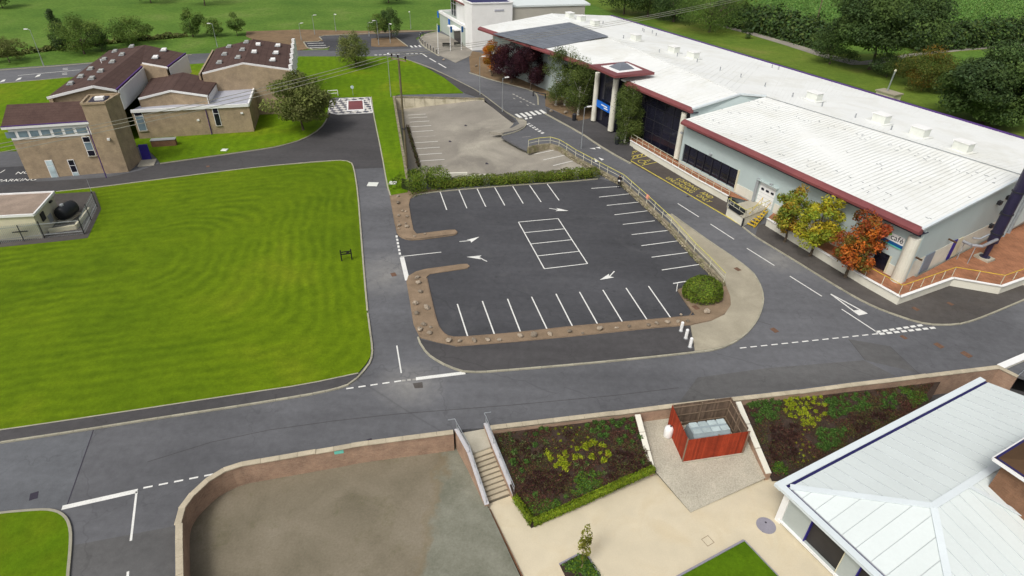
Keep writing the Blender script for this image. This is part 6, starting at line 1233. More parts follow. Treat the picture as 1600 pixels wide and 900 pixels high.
def hedge(name, label, px, h, wdt, dens, pal, leaf, group=None, z0=0.0, cat='hedge', zf=None, kind=None, jit=.12, hv=.18):
    tree_seed[0] += 1; rg = np.random.default_rng(tree_seed[0]); pts = [on_plane(x, y, zf) for x, y in px] if zf else PL(px, z0); t = thing(name, label, cat, pts[0], group) if not kind else None
    P, N = [], []; core = MB()
    for a, b in zip(pts, pts[1:]):
        L = (b-a).length; n = int(dens*L); u_ = rg.uniform(-.5*wdt/L*(a is pts[0])*.6, 1+.3*wdt/L*(b is pts[-1]), n); ang = rg.uniform(-.15, math.pi+.15, n); d = (b-a).normalized(); s = np.array([-d.y, d.x, 0]); zz_ = np.array([0, 0, 1.0])
        hh = h*(1+hv*np.sin(u_*L*1.1+a.x)+hv*.6*np.sin(u_*L*2.9)); rr = rg.uniform(.82, 1.08, n)
        ca = np.sign(np.cos(ang))*np.abs(np.cos(ang))**.6; sa = np.clip(np.abs(np.sin(ang))**.6*np.sign(np.sin(ang)), -.05, 1)
        P.append(np.array(a)+np.outer(u_, np.array(b-a))+s*(ca*wdt/2*rr)[:, None]+zz_*(sa*hh*rr+.03)[:, None]+rg.normal(0, jit*.5, (n, 3))); N.append(s*ca[:, None]+zz_*(np.maximum(sa, .1))[:, None]+rg.normal(0, .5, (n, 3))); d0_ = d*min(L*.35, wdt*.3); core.bar(a+DZ*h*.33+d0_, b+DZ*h*.33-d0_, wdt*.55, h*.62)
    P = np.concatenate(P); N = np.concatenate(N); cv = 1+.25*np.sin(P[:, 0]*1.3)*np.sin(P[:, 1]*1.7); C = tints(rg, len(P), pal)*cv[:, None]
    o = leaf_mesh('foliage' if t else name, P, N, leaf, np.clip(C, .003, 1), 'leaf', t, .65, tree_seed[0])
    if t: core.build('inner_branches', 'hedge_core', t); return t
    return tag(o, kind=kind)
M('hedge_core', (.035, .05, .012), .95, .2, 2)
HEDGE = [(.13, .20, .022), (.155, .23, .024), (.105, .165, .02), (.18, .24, .028)]; HEDGE2 = [(.15, .19, .024), (.13, .14, .026), (.18, .21, .026), (.11, .14, .022)]
hedge('clipped_hedge', 'large rounded green hedge end at the left of the hedge row', [(634, 299), (642, 295), (662, 292), (686, 287)], 2.0, 3.6, 1200, HEDGE, .17, z0=.1, jit=.08, hv=.1); hedge('clipped_hedge', 'long low hedge between the two car parks', [(684, 293), (760, 288), (830, 284), (900, 278.5), (929, 275.5)], 1.25, 1.5, 700, HEDGE2+HEDGE, .15, jit=.06, hv=.1)
def bush(name, label, px, wpx, hpx, pal, dens, leaf, z0=.08, cat='bush'):
    tree_seed[0] += 1; rg = np.random.default_rng(tree_seed[0]); b = G(*px, z0); k = depth(b)/F_PX; R = wpx*k/2; H = hpx*k; t = thing(name, label, cat, b); n = dens; d = rg.normal(size=(n, 3)); d[:, 2] = np.abs(d[:, 2])-.25; d /= np.linalg.norm(d, axis=1)[:, None]
    lump = 1+.03*np.sin(d[:, 0]*9)*np.sin(d[:, 1]*8); P = np.array(b)+np.array([0, 0, H*.28])+d*np.array([R, R*.82, H*.8])*(rg.uniform(.86, 1.03, n)*lump)[:, None]; C = tints(rg, n, pal)*(1+.2*np.sin(P[:, 0]*3)*np.sin(P[:, 1]*3))[:, None]; P[:, 2] = np.maximum(P[:, 2], b.z+.02); leaf_mesh('foliage', P, d+rg.normal(0, .4, (n, 3)), leaf, np.clip(C, .003, 1), 'leaf', t, .65, tree_seed[0])
    mb = MB(); mb.tube(b, b+DZ*H*.8, R*.75, R*.55, 12); mb.build('inner_branches', 'bark', t); return t
bush('round_bush', 'large rounded clipped green bush at the car park corner', (1096, 464), 62, 33, HEDGE, 9000, .13)
# far hedgerow, crop field
hedge('field_hedge', 'long dark hedgerow along the farm track behind the main building', [(1120, 36), (1180, 46), (1240, 62), (1285, 74)], 5.0, 7, 260, DARK, .8, jit=.9, hv=.22); hedge('field_hedge', 'dark hedgerow right of the largest oak along the crop field', [(1420, 78), (1500, 72), (1600, 62), (1700, 52)], 4.6, 6, 260, DARK, .7, jit=.8, hv=.22)
hedge('boundary_hedge', 'thin dark hedge line along the meadow behind the top road', [(-20, 92), (50, 82), (110, 75), (180, 67), (290, 57)], .9, 1.2, 60, OLIVE, .5, hv=.3)
rg = np.random.default_rng(5); n = 70000; cp_ = PL([(1115, 28), (1285, 66), (1460, 74), (1700, 50)]); far = [p+Vector((.55, .83, 0))*150 for p in cp_]; u_ = rg.random(n)*3; w_ = rg.random(n)**1.6; P = np.zeros((n, 3))
for i in range(3):
    m_ = (u_ >= i) & (u_ < i+1); f = (u_[m_]-i)[:, None]; a = np.array(cp_[i])*(1-f)+np.array(cp_[i+1])*f; b = np.array(far[i])*(1-f)+np.array(far[i+1])*f; P[m_] = a*(1-w_[m_][:, None])+b*w_[m_][:, None]
P[:, 2] = rg.uniform(.7, 1.6, n); rows = np.abs(np.sin(P[:, 0]*.9+P[:, 1]*.5)); tag(leaf_mesh('crop_field', P, rg.normal(size=(n, 3))*np.array([1, 1, .5])+np.array([0, -.3, .6]), .7, np.clip(tints(rg, n, [(.13, .25, .055), (.15, .27, .06), (.12, .23, .05), (.16, .27, .07)], .1)*(.92+.14*rows)[:, None], .003, 1), 'leaf', None, .5, 9), kind='stuff')
struct('crop_ground', MB().poly(flat(cp_+far[::-1], -.02)), 'crop_soil')

# ------------------------------------------------------------------ garden plants
def clump_mesh(name, seed, n, spread, h, pal, leaf, mode='tuft'):
    rg = np.random.default_rng(seed); P = rg.normal(0, spread*.4, (n, 3)); P[:, 2] = np.abs(rg.normal(h*.45, h*.3, n)); r_ = np.hypot(P[:, 0], P[:, 1])[:, None]
    N = np.concatenate([P[:, :2]*.8, np.full((n, 1), .25 if mode == 'tuft' else .7)], 1)+rg.normal(0, .35, (n, 3)); o = leaf_mesh(name, P, N, leaf, np.clip(tints(rg, n, pal), .003, 1), 'leaf_low', None, .3 if mode == 'tuft' else .6, seed); me = o.data; bpy.data.objects.remove(o); return me
YEL = [(.30, .36, .018), (.37, .42, .025), (.22, .28, .016)]; GRN = [(.060, .13, .022), (.08, .165, .028), (.05, .105, .02)]; BRT = [(.11, .19, .012), (.14, .22, .015)]; PUR = [(.045, .016, .018), (.06, .022, .02), (.035, .016, .014), (.05, .03, .018)]; LIM = [(.17, .24, .014), (.22, .29, .016), (.13, .19, .014)]; SIL = [(.16, .19, .07), (.10, .13, .04), (.20, .22, .10)]
kinds = {'yellow_grass': [clump_mesh('yellow_grass', 300+i, 90, .34, .34, YEL, .3) for i in range(3)], 'green_shrub': [clump_mesh('green_shrub', 310+i, 120, .36, .42, GRN, .2, 'shrub') for i in range(3)], 'pale_shrub': [clump_mesh('pale_shrub', 320+i, 60, .36, .4, SIL+GRN, .22) for i in range(3)], 'purple_shrub': [clump_mesh('purple_shrub', 330+i, 80, .34, .26, PUR, .16, 'shrub') for i in range(3)], 'bright_shrub': [clump_mesh('bright_shrub', 340+i, 90, .4, .22, BRT+GRN, .18, 'shrub') for i in range(3)], 'yellow_tuft': [clump_mesh('yellow_tuft', 350+i, 36, .17, .2, YEL, .16) for i in range(2)]}
def plants(kind, zf, spots, label, group, sc_=.66, cat='plant'):
    for i, (x, y) in enumerate(spots):
        o = bpy.data.objects.new(kind, kinds[kind][i % len(kinds[kind])]); COL.objects.link(o); p = on_plane(x, y, zf); o.location = p; o.rotation_euler.z = rnd.uniform(0, 6.3); s = sc_*rnd.uniform(.8, 1.2); o.scale = (s, s, s*rnd.uniform(.8, 1.2)); tag(o, label, cat, group)
def scat(c, n, seed):
    """scatter inside a convex px polygon"""
    r_ = random.Random(seed); out = []; xs = [p[0] for p in c]; ys = [p[1] for p in c]
    while len(out) < n:
        x, y = r_.uniform(min(xs), max(xs)), r_.uniform(min(ys), max(ys)); ok = all((b[0]-a[0])*(y-a[1])-(b[1]-a[1])*(x-a[0]) >= 0 for a, b in zip(c, c[1:]+c[:1]))
        if ok and all(math.hypot(x-q[0], y-q[1]) > 5 for q in out) or (ok and r_.random() < .03): out.append((x, y))
    return out
b1 = lambda x, y: (770+x/5, 650+y/5)
plants('yellow_grass', bed1_zf, [b1(*p) for p in ((440, 320), (430, 300), (450, 340), (515, 320), (560, 290), (525, 350), (570, 320), (545, 345), (490, 395), (555, 405), (570, 420), (545, 385), (655, 262), (690, 325), (730, 260), (775, 205), (770, 325), (800, 215), (845, 235), (715, 245), (895, 290), (900, 310), (840, 290), (865, 355), (875, 240), (640, 330), (740, 220), (760, 230), (575, 380), (510, 380))], 'bright yellow grass clump in the planting bed beside the stairs', 'yellow grasses in the west bed')
plants('yellow_tuft', bed1_zf, [b1(*p) for p in ((490, 100), (570, 90), (612, 95), (677, 95), (510, 145), (545, 122), (653, 148), (738, 170), (470, 190), (533, 197), (630, 197), (688, 208), (490, 252), (610, 245), (530, 470), (745, 385))], 'tiny yellow tuft in the planting bed beside the stairs', 'yellow tufts in the west bed')
plants('green_shrub', bed1_zf, [b1(*p) for p in ((735, 80), (800, 60), (830, 100), (890, 100), (930, 50), (970, 80), (1025, 35), (1085, 30), (1050, 95), (1100, 80), (1090, 130), (1150, 170), (1030, 165), (990, 205), (1085, 205), (880, 155), (840, 160), (780, 120), (860, 60), (335, 150), (375, 100), (420, 110), (330, 230), (160, 370), (260, 365), (225, 430), (165, 290), (330, 620), (1170, 370), (1000, 60))], 'dark green shrub in the planting bed beside the stairs', 'green shrubs in the west bed')
plants('pale_shrub', bed1_zf, [b1(*p) for p in ((60, 195), (80, 270), (125, 150), (145, 200), (255, 145), (240, 215), (420, 215), (400, 195), (200, 500), (235, 510), (275, 260), (320, 330), (350, 370), (370, 320), (180, 300), (650, 395), (690, 415), (1090, 250), (870, 450), (730, 380))], 'pale leaved shrub in the planting bed beside the stairs', 'pale shrubs in the west bed')
plants('purple_shrub', bed1_zf, scat([b1(290, 430), b1(600, 450), b1(520, 620), b1(240, 590)], 44, 3)+scat([b1(930, 280), b1(1180, 270), b1(1215, 420), b1(900, 500)], 40, 4)+[b1(560, 150), b1(600, 140), b1(640, 125), b1(600, 165)]+scat([b1(160, 180), b1(420, 260), b1(300, 420), b1(160, 420)], 20, 8), 'low purple brown shrub in the planting bed beside the stairs', 'purple shrubs in the west bed')
plants('bright_shrub', bed1_zf, scat([b1(690, 430), b1(860, 440), b1(840, 560), b1(560, 640)], 30, 5)+scat([b1(240, 640), b1(560, 660), b1(500, 720), b1(300, 770)], 22, 6), 'bright green low shrub in the planting bed beside the stairs', 'bright shrubs in the west bed')
b2 = lambda x, y: (1150+x/5, 590+y/5)
plants('yellow_grass', bed2_zf, [b2(*p) for p in ((380, 180), (420, 170), (470, 165), (520, 170), (560, 160), (610, 165), (660, 155), (400, 210), (450, 215), (500, 205), (550, 210), (600, 200), (640, 210), (690, 215), (430, 250), (380, 260), (480, 250), (530, 255), (570, 240), (420, 300), (460, 310), (500, 290), (550, 290), (590, 330), (520, 340), (560, 360), (620, 270), (660, 300), (640, 330), (690, 290), (600, 370), (520, 370))], 'bright yellow grass clump in the planting bed beside the white roof', 'yellow grasses in the east bed')
plants('yellow_tuft', bed2_zf, [b2(*p) for p in ((530, 410), (570, 410), (520, 450), (510, 490), (470, 515), (565, 505), (520, 530), (575, 550), (505, 570), (570, 590), (485, 600), (530, 610), (605, 625), (560, 650), (480, 665), (525, 660))], 'tiny yellow tuft in the planting bed beside the white roof', 'yellow tufts in the east bed')
plants('green_shrub', bed2_zf, scat([b2(90, 190), b2(340, 170), b2(330, 330), b2(150, 350)], 26, 11)+scat([b2(710, 150), b2(1040, 110), b2(1040, 240), b2(720, 330)], 30, 12)+scat([b2(1130, 130), b2(1260, 100), b2(1240, 240), b2(1150, 260)], 8, 13)+scat([b2(620, 420), b2(850, 400), b2(800, 520), b2(620, 600)], 22, 14), 'dark green shrub in the planting bed beside the white roof', 'green shrubs in the east bed')
plants('purple_shrub', bed2_zf, scat([b2(280, 380), b2(480, 380), b2(470, 640), b2(260, 650)], 44, 15)+scat([b2(880, 320), b2(1180, 240), b2(1250, 280), b2(950, 440)], 30, 16), 'low purple brown shrub in the planting bed beside the white roof', 'purple shrubs in the east bed')
plants('bright_shrub', bed2_zf, scat([b2(1280, 80), b2(1420, 110), b2(1500, 170), b2(1380, 220)], 26, 17)+scat([b2(280, 660), b2(380, 680), b2(400, 750), b2(300, 740)], 10, 18), 'bright green low shrub in the planting bed beside the white roof', 'bright shrubs in the east bed')
hedge('box_hedge', 'low clipped box hedge edging the planting bed beside the cream patio', [(806, 783), (832, 820), (925, 778), (1018, 736)], .42, .42, 1100, LIM, .1, zf=lambda x, y: max(Z_PATIO+.03, bed1_zf(x, y)), hv=.1, jit=.05)
# creeping ground cover between the shrubs
def cover(name, zf, quad, n, pal, seed, amp=1.0):
    rg = np.random.default_rng(seed); q = [np.array(on_plane(x, y, zf)) for x, y in quad]; u_, v_ = rg.random((n, 1)), rg.random((n, 1)); P = (q[0]*(1-u_)+q[1]*u_)*(1-v_)+(q[3]*(1-u_)+q[2]*u_)*v_
    keep = (np.sin(P[:, 0]*2.1+seed)*np.sin(P[:, 1]*2.7)+.5*np.sin(P[:, 0]*5.3)*np.sin(P[:, 1]*6.1)+rg.normal(0, .45, n)) > -.25; P = P[keep]; P[:, 2] += rg.uniform(.02, .16, len(P)); k = np.sin(P[:, 0]*.9+seed)*np.sin(P[:, 1]*1.1+1)
    pal = np.array(pal); h = len(pal)//2; idx = np.where(k+rg.normal(0, .35, len(P)) > .1, rg.integers(0, h, len(P)), rg.integers(h, len(pal), len(P))); C = np.clip(pal[idx]*rg.normal(1, .22, (len(P), 1)), .003, 1)
    tag(leaf_mesh(name, P, rg.normal(0, .5, (len(P), 3))+np.array([0, 0, .8]), .1, C, 'leaf_low', None, .6, seed), kind='stuff')
CV = [(.095, .040, .028), (.12, .052, .036), (.08, .042, .026), (.09, .10, .028), (.12, .05, .03), (.07, .075, .022)]
cover('ground_cover_west', bed1_zf, [(776, 679), (998, 653), (1018, 733), (833, 818)], 26000, CV, 41); cover('ground_cover_west_corner', bed1_zf, [(776, 690), (880, 740), (833, 818), (808, 780)], 4000, CV, 43); cover('ground_cover_east', bed2_zf, [(1160, 636), (1460, 599), (1420, 655), (1210, 748)], 30000, CV, 42)
# planter grass and sapling
zpl = lambda x, y: Z_PATIO+.04
plants('bright_shrub', zpl, scat([(884, 885), (905, 872), (916, 873), (933, 900)], 16, 20)+scat([(890, 898), (934, 900), (945, 930), (895, 930)], 12, 21), 'low green ground cover in the planter round the sapling', 'planter ground cover', .8)
tree('sapling', 'thin yellow-green sapling in the patio planter', (908, 889), (916, 822), 22, [(.20, .21, .03), (.14, .15, .02), (.25, .24, .04)], .22, 24, 12, .15, None, 'stake', 'birch', 'sapling', trunk_r=.025, z0=Z_PATIO)

# ------------------------------------------------------------------ boulders
rocks = [rock_mesh(200+i, .62, 2) for i in range(6)]
for m_ in rocks: m_.materials.append(MATS['rock'])
def boulder(x, y, s, label, group):
    o = bpy.data.objects.new('boulder', rocks[rnd.randrange(6)]); COL.objects.link(o); p = G(x, y, .07); o.location = (p.x, p.y, .07+s*.16); s *= .64; o.scale = (s*rnd.uniform(.85, 1.25), s*rnd.uniform(.65, 1), s*rnd.uniform(.7, 1.1)); o.rotation_euler = (rnd.uniform(-.2, .2), rnd.uniform(-.2, .2), rnd.uniform(0, 6.3)); tag(o, label, 'boulder', group)
for x, y, s in ((622, 307.5, .7), (622, 318, 1.0), (629, 330, .5), (634, 331, .45), (623, 337.5, .6), (636, 339, .7), (623, 346.5, .35), (624, 353, .8), (636, 355, .8), (623, 358, .5), (634, 350, .5), (664, 366, .55), (648, 370, .5)): boulder(x, y, s, 'small boulder lying on the gravel bed below the big hedge', 'boulders on the north gravel bed')
for x, y, s in ((652, 435, .8), (654, 443, .9), (657, 457, .8), (649, 475, .9), (667, 482, 1.0), (651, 490.5, .8), (662, 508, .8), (656, 516, .9), (673, 512, .5), (671, 521.5, .8)): boulder(x, y, s, 'boulder on the wide gravel bed beside the side road', 'boulders on the west gravel bed')
for x, y, s in ((701, 533.5, 1.0), (718, 534, .7), (741, 533, .9), (762, 532, .8), (780, 532, .7), (813, 526, .9), (834, 524.5, 1.0), (859, 523, .8), (890, 519, .8), (910, 521.5, .5), (937, 514.5, 1.0), (963, 513, .5), (983, 511, .6), (1013, 509, .7), (1026, 506.5, .8), (1043, 504.5, .7), (1059, 503.5, .6), (1074, 502.5, .6), (1064, 492.5, .5)): boulder(x, y, s, 'boulder on the long gravel strip south of the car park', 'boulders on the south gravel strip')
boulder(1104, 488, 1.1, 'lone pale boulder in the gravel below the round bush', None)
p = G(1113, 470, .08); mb = MB(); mb.add([p+Vector(v) for v in ((-.35, -.2, 0), (.35, -.2, 0), (.3, .2, 0), (-.3, .2, 0), (.1, 0, 1.0))], [(0, 1, 4), (1, 2, 4), (2, 3, 4), (3, 0, 4), (3, 2, 1, 0)]); tag(mb.build('standing_stone', 'rock'), 'pointed pale standing stone at the foot of the round bush', 'stone')
for x, y, s in ((693, 94, .9), (735, 88, .9), (744, 104, 1.1), (765, 112, .9), (861, 175, 1.2), (884, 177, 1.4)): boulder(x, y, s, 'boulder in the bark bed in front of the main building', 'boulders in the bark bed')

# ------------------------------------------------------------------ posts, poles, street furniture
for (x, y), (tx, ty), lab in (((1064, 517), (1066, 505), 'white bollard nearest the gravel strip'), ((1071.5, 528.5), (1073, 516), 'middle one of three white bollards'), ((1078, 542), (1081, 528), 'white bollard nearest the kerb')):
    p = G(x, y, .1); t = thing('bollard', lab+' at the pavement end', 'bollard', p, 'white bollards on the pavement'); MB().tube(p, p+DZ*.92, .14, .14, 16).build('post', 'white_clean', t); MB().tube(p+DZ*.92, p+DZ*.98, .14, .09, 16).build('cap', 'white_clean', t); MB().tube(p, p+DZ*.05, .19, .18, 16).build('base', 'grey_metal', t)
def lamp(base, top, label, arm=(-1, 0), mat='galv', head='cobra'):
    b = G(*base); h = hgt(base, top); t = thing('lamp_post', label, 'lamp post', b, 'lamp posts'); MB().tube(b, b+DZ*h*.25, .085, .085, 8).tube(b+DZ*h*.25, b+DZ*h, .06, .045, 8).build('pole', mat, t); MB().box(b+DZ*.5, .16, .16, 1.0).build('base_box', mat, t)
    a = Vector((arm[0], arm[1], 0)).normalized(); MB().tube(b+DZ*(h-.03), b+DZ*(h+.05)+a*.6, .035).build('arm', mat, t); MB().box(b+DZ*(h+.06)+a*.75, .7, .26, .13, a, Vector((-a.y, a.x, 0))).build('lamp_head', 'white_clean', t)
lamp((69, 104), (47, 46), 'grey lamp post left of the hall beside the top road'); lamp((340, 74), (332, 37), 'grey lamp post between the two field trees by the east hall'); lamp((611, 152), (606, 86), 'grey lamp post on the lawn beside the power pole', (0, 1)); lamp((471, 63), (468, 37), 'lamp post at the left end of the bark bank', (.7, .7)); lamp((492, 54), (490, 24), 'second lamp post from the left on the bark bank', (.7, .7)); lamp((525, 49), (522, 22), 'third lamp post from the left on the bark bank', (.5, -.5)); lamp((642, 45), (641, 18), 'lamp post at the meadow edge right of the island trees', (0, -1))
lamp((592, 71), (590, 32), 'left lamp post on the bark island', (-.6, -.6)); lamp((610, 68), (607, 37), 'right lamp post on the bark island', (.6, -.6)); lamp((577, 57), (575, 35), 'lamp post behind the leaning lawn tree', (1, 0)); lamp((750, 149), (750, 89), 'thin lamp post beside the parking yard wall', (1, .5)); lamp((785, 175), (785, 122), 'thin lamp post on the road edge above the parking yard', (1, .5)); lamp((908, 232), (916, 168), 'lamp post on the pavement opposite the entrance porch', (1, .4))
for i, ((x, y), (tx, ty), lab) in enumerate((((685, 84), (684, 37), 'left white flagpole in front of the glazed entrance'), ((704, 80), (703, 39), 'middle white flagpole in front of the glazed entrance'), ((721, 78.5), (720.5, 39), 'right white flagpole in front of the glazed entrance'))):
    p = G(x, y); h = hgt((x, y), (tx, ty)); t = thing('flagpole', lab, 'flagpole', p, 'flagpoles'); MB().tube(p, p+DZ*h, .09, .06).build('pole', 'white_clean', t); mb = MB(); n = 6
    for k in range(n): u0, u1 = k/n, (k+1)/n; f = lambda u: .12*math.sin(u*7+i); mb.add([p+Vector((.08+u0*.45, f(u0), h*.72)), p+Vector((.08+u1*.45, f(u1), h*.72)), p+Vector((.08+u1*.45, f(u1), h*.95)), p+Vector((.08+u0*.45, f(u0), h*.95))], [(0, 1, 2, 3)])
    mb.closed = False; mb.build('banner', 'sign_blue_dark', t)
arc = resample(smooth_pts([up(p, 0) for p in PL([(664, 55), (657, 58), (655, 63), (661, 71), (684, 86)])]), 2.0)
for p, d in arc:
    t = thing('cycle_bollard', 'slim dark bollard in the curved row round the entrance court', 'bollard', up(p, .06), 'dark bollards round the entrance court'); MB().tube(up(p, .06), up(p, 1.1), .09).build('post', 'dark_metal', t); MB().tube(up(p, 1.1), up(p, 1.2), .1, .06).build('cap', 'galv', t)
for x, y, lab in ((698, 74, 'dark bench near the left flagpole'), (716, 73, 'dark bench near the right flagpole')):
    p = G(x, y); t = thing('bench', lab, 'bench', p, 'benches'); MB().box(p+DZ*.45, 2.0, .5, .08).build('seat', 'black_wood', t); MB().box(p+DZ*.75+Vector((0, .25, 0)), 2.0, .06, .4).build('backrest', 'black_wood', t)
    for s in (-.8, .8): MB().box(p+DZ*.22+Vector((s, 0, 0)), .08, .45, .44).build('leg', 'dark_metal', t)
# power poles and wires
def power_pole(base, h, label, group='power poles'):
    t = thing('power_pole', label, 'utility pole', base, group); MB().tube(base, base+DZ*h, .17, .12, 10).build('pole', 'pole_wood', t); dA = Vector((.83, -.55, 0)).normalized(); MB().bar(base+DZ*(h-.25)-dA*1.25, base+DZ*(h-.25)+dA*1.25, .1, .13).build('crossarm', 'timber', t); tips = []
    for s in (-1.15, -.1, 1.15): q = base+DZ*(h-.18)+dA*s; MB().tube(q, q+DZ*.25, .05, .05).tube(q+DZ*.2, q+DZ*.5, .13, .09).build('insulator', 'insulator', t); tips.append(q+DZ*.5)
    return t, tips
pb_ = G(636, 262); ph_ = hgt((636, 262), (621, 90)); _, tips1 = power_pole(pb_, ph_, 'brown wooden power pole beside the parking yard')
MB().box(pb_+DZ*ph_*.38, .5, .5, .12).build('bracket', 'dark_metal', _)
pw = G(0, 236, ph_-.6); dirw = (up(pw, 0)-up(pb_, 0)); pole_w = up(pb_, 0)+dirw*1.35; _, tipsW = power_pole(pole_w, ph_, 'distant wooden power pole carrying the wires to the west')
pe = G(1272, 47); _, tipsE = power_pole(pe, 13.5, 'slanting pale power pole by the hedgerow behind the roof')
def wires(a, b, sag, label):
    t = thing('power_lines', label, 'power lines', a[0])
    for p, q in zip(a, b):
        pts = [lerp(p, q, i/14)-DZ*sag*4*(i/14)*(1-i/14) for i in range(15)]; MB().path(pts, .028, 4).build('wire', 'wire', t)
wires(tips1, tipsW, .9, 'three overhead wires crossing in front of the brick house'); wires(tips1, tipsE, 1.6, 'three overhead wires crossing behind the white roof')
# timber sign frame on the lawn
b0, b1_ = G(534, 407.5, .1), G(550, 405.5, .1); sf = thing('sign_frame', 'low black timber sign frame standing on the lawn', 'sign', b0); dd = (b1_-b0).normalized()
for p in (b0, b1_): MB().box(p+DZ*.62, .1, .1, 1.25).build('post', 'black_wood', sf)
for z_ in (.75, 1.0): MB().bar(b0+DZ*z_, b1_+DZ*z_, .04, .12).build('slat', 'black_wood', sf)
MB().box(lerp(b0, b1_, .7)+DZ*.88-Vector((0, .05, 0)), .28, .05, .26).build('plate', 'black_wood', sf)
# white slabs on the side road
for x, y, s, lab in ((582.5, 288, 1.1, 'pale square cover set in the side road'), (614, 287, .8, 'small white slab on the grass beside the hedge'), (351, 235.5, .7, 'small white slab on the grass edge by the drive')):
    p = G(x, y, .02); mb = MB(); mb.box(p+DZ*(.02 if x == 582.5 else .12), s*1.2, s*1.1, .1 if x != 582.5 else .03); tag(mb.build('cover_slab', 'vent_white', bevel=.02), lab, 'cover')
# tactile pad with red square on the drive
tp_px = [(513, 176), (530, 179), (533, 178.5), (582, 176), (578, 152), (531, 154), (529, 158), (516, 158)]
n_ = NT('chequer'); p_ = n_.pos(); ck = n_.n("TexChecker"); mp_ = n_.n("Mapping"); mp_.inputs['Rotation'].default_value = (0, 0, .3); mp_.inputs['Location'].default_value = (0, 0, .5); n_.l(p_, mp_.inputs[0]); n_.l(mp_.outputs[0], ck.inputs['Vector']); ck.inputs['Scale'].default_value = 1.15; ck.inputs['Color1'].default_value = (.62, .60, .55, 1); ck.inputs['Color2'].default_value = (.10, .10, .12, 1); n_.out(ck.outputs[0], .85, .2)
ch = struct('chequer_paving', MB().slab(flat(PL(tp_px), .05), .1), 'chequer'); MB().slab(flat(PL([(542, 157.5), (568, 156.5), (570, 173), (542, 174)]), .07), .1).build('white_border', 'white_clean', ch); MB().slab(flat(PL([(544.5, 158.7), (566.3, 157.8), (567.6, 171), (544.3, 172.2)]), .09), .1).build('red_square', 'red_fascia', ch)
mb = MB()
for a, b in zip(tp_px, tp_px[1:]+tp_px[:1]): mb.bar(G(*a, .06), G(*b, .06), .14, .06)
mb.build('edge_stones', 'white_clean', ch)
gr = thing('white_hoop', 'white metal hoop barrier behind the chequered paving', 'barrier', G(518, 152)); MB().path([G(514, 151.5), G(513, 151.5)+DZ*1.1, G(528.5, 150.5)+DZ*1.1, G(528.5, 150.5)], .06).path([G(513.5, 151.5)+DZ*.6, G(528.5, 150.5)+DZ*.6], .05).build('frame', 'white_clean', gr)
p = G(552, 150); t = thing('road_sign', 'small round blue sign on a grey post behind the chequered paving', 'sign', p); MB().tube(p, p+DZ*1.5, .04).build('post', 'galv', t); MB().tube(p+DZ*1.6-Vector((0, .06, 0)), p+DZ*1.6-Vector((0, .1, 0)), .3, .3, 16).build('plate', 'glass_pale', t)
# litter bins, planters
for x, y, lab in ((897, 188, 'dark litter bin beside the white birch stems'), (964, 225, 'dark litter bin in front of the slender birch')):
    p = G(x, y, .1); t = thing('litter_bin', lab, 'bin', p, 'litter bins'); MB().tube(p, p+DZ*1.0, .33, .36, 12).build('body', 'plastic_black', t); MB().tube(p+DZ*1.0, p+DZ*1.15, .38, .2, 12).build('lid', 'dark_metal', t)
p = G(833, 150, .05); t = thing('bus_seat', 'low dark rounded frame at the lay-by edge', 'barrier', p); MB().path([p, p+DZ*.8, p+DZ*.8+Vector((2.2, -1.4, 0)), p+Vector((2.2, -1.4, 0))], .1).build('frame', 'plastic_black', t)
# yard back wall, white step wall, fence strip
wa, wb_, wc_ = up(G(614.5, 151, .2), 0), up(G(690, 152.5, .2), 0), up(G(757, 154, .2), 0)
yw = thing('yard_wall', 'weathered pale concrete retaining wall at the back of the parking yard', 'wall', wc_); m_ = MB(); m_.wall(wa, wb_, -3.4, .12, .3).wall(wb_, wc_, -3.0, .12, .3); m_.build('wall_body', 'wall_render', yw)
L = (wc_-wa).length; n = 9
for i in range(n): a, b = lerp(wa, wc_, i/n+.002), lerp(wa, wc_, (i+1)/n-.002); sg_ = up(a, 0); MB().bar(up(a, .22-.0*i), up(b, .22-.06), .42, .16).build('coping', 'stone_wall', yw); MB().bar(up(a, -1.5)-Vector((-.15, .17, 0))*1.0, up(a, .1)-Vector((-.15, .17, 0))*1.0, .05, .03).build('joint', 'stone_wall', yw)
yl = thing('yard_side_wall', 'long low concrete wall along the grass side of the parking yard', 'wall', up(G(637, 275), 0)); wl0, wl1 = up(G(615, 151, .15), 0), up(G(637, 283, .15), 0); MB().wall(wl0, wl1, -3.4, .15, .3).build('wall_body', 'wall_render', yl); MB().bar(up(wl0, .2), up(wl1, .2), .38, .1).build('coping', 'stone_wall', yl)
hedge('dead_hedge', 'thin brown strip of dead hedge inside the parking yard wall', [(637, 200), (646, 232), (655, 262)], .5, .5, 70, [(.08, .05, .02), (.05, .035, .02), (.10, .07, .03)], .18, zf=yard_zf)
sw_ = PL([(690, 279, -.2), (692, 272, .3), (730, 271, .3), (731, 274, .2), (768, 272.5, .2)]); t = thing('white_step_wall', 'low stepped white wall showing above the long hedge', 'wall', up(sw_[1], 0)); MB().wall(up(sw_[1], 0), up(sw_[2], 0), -2.2, .45, .3).wall(up(sw_[2], 0)+Vector((.05, -.4, 0)), up(sw_[4], 0), -2.2, .25, .3).build('wall_body', 'white_wall', t)

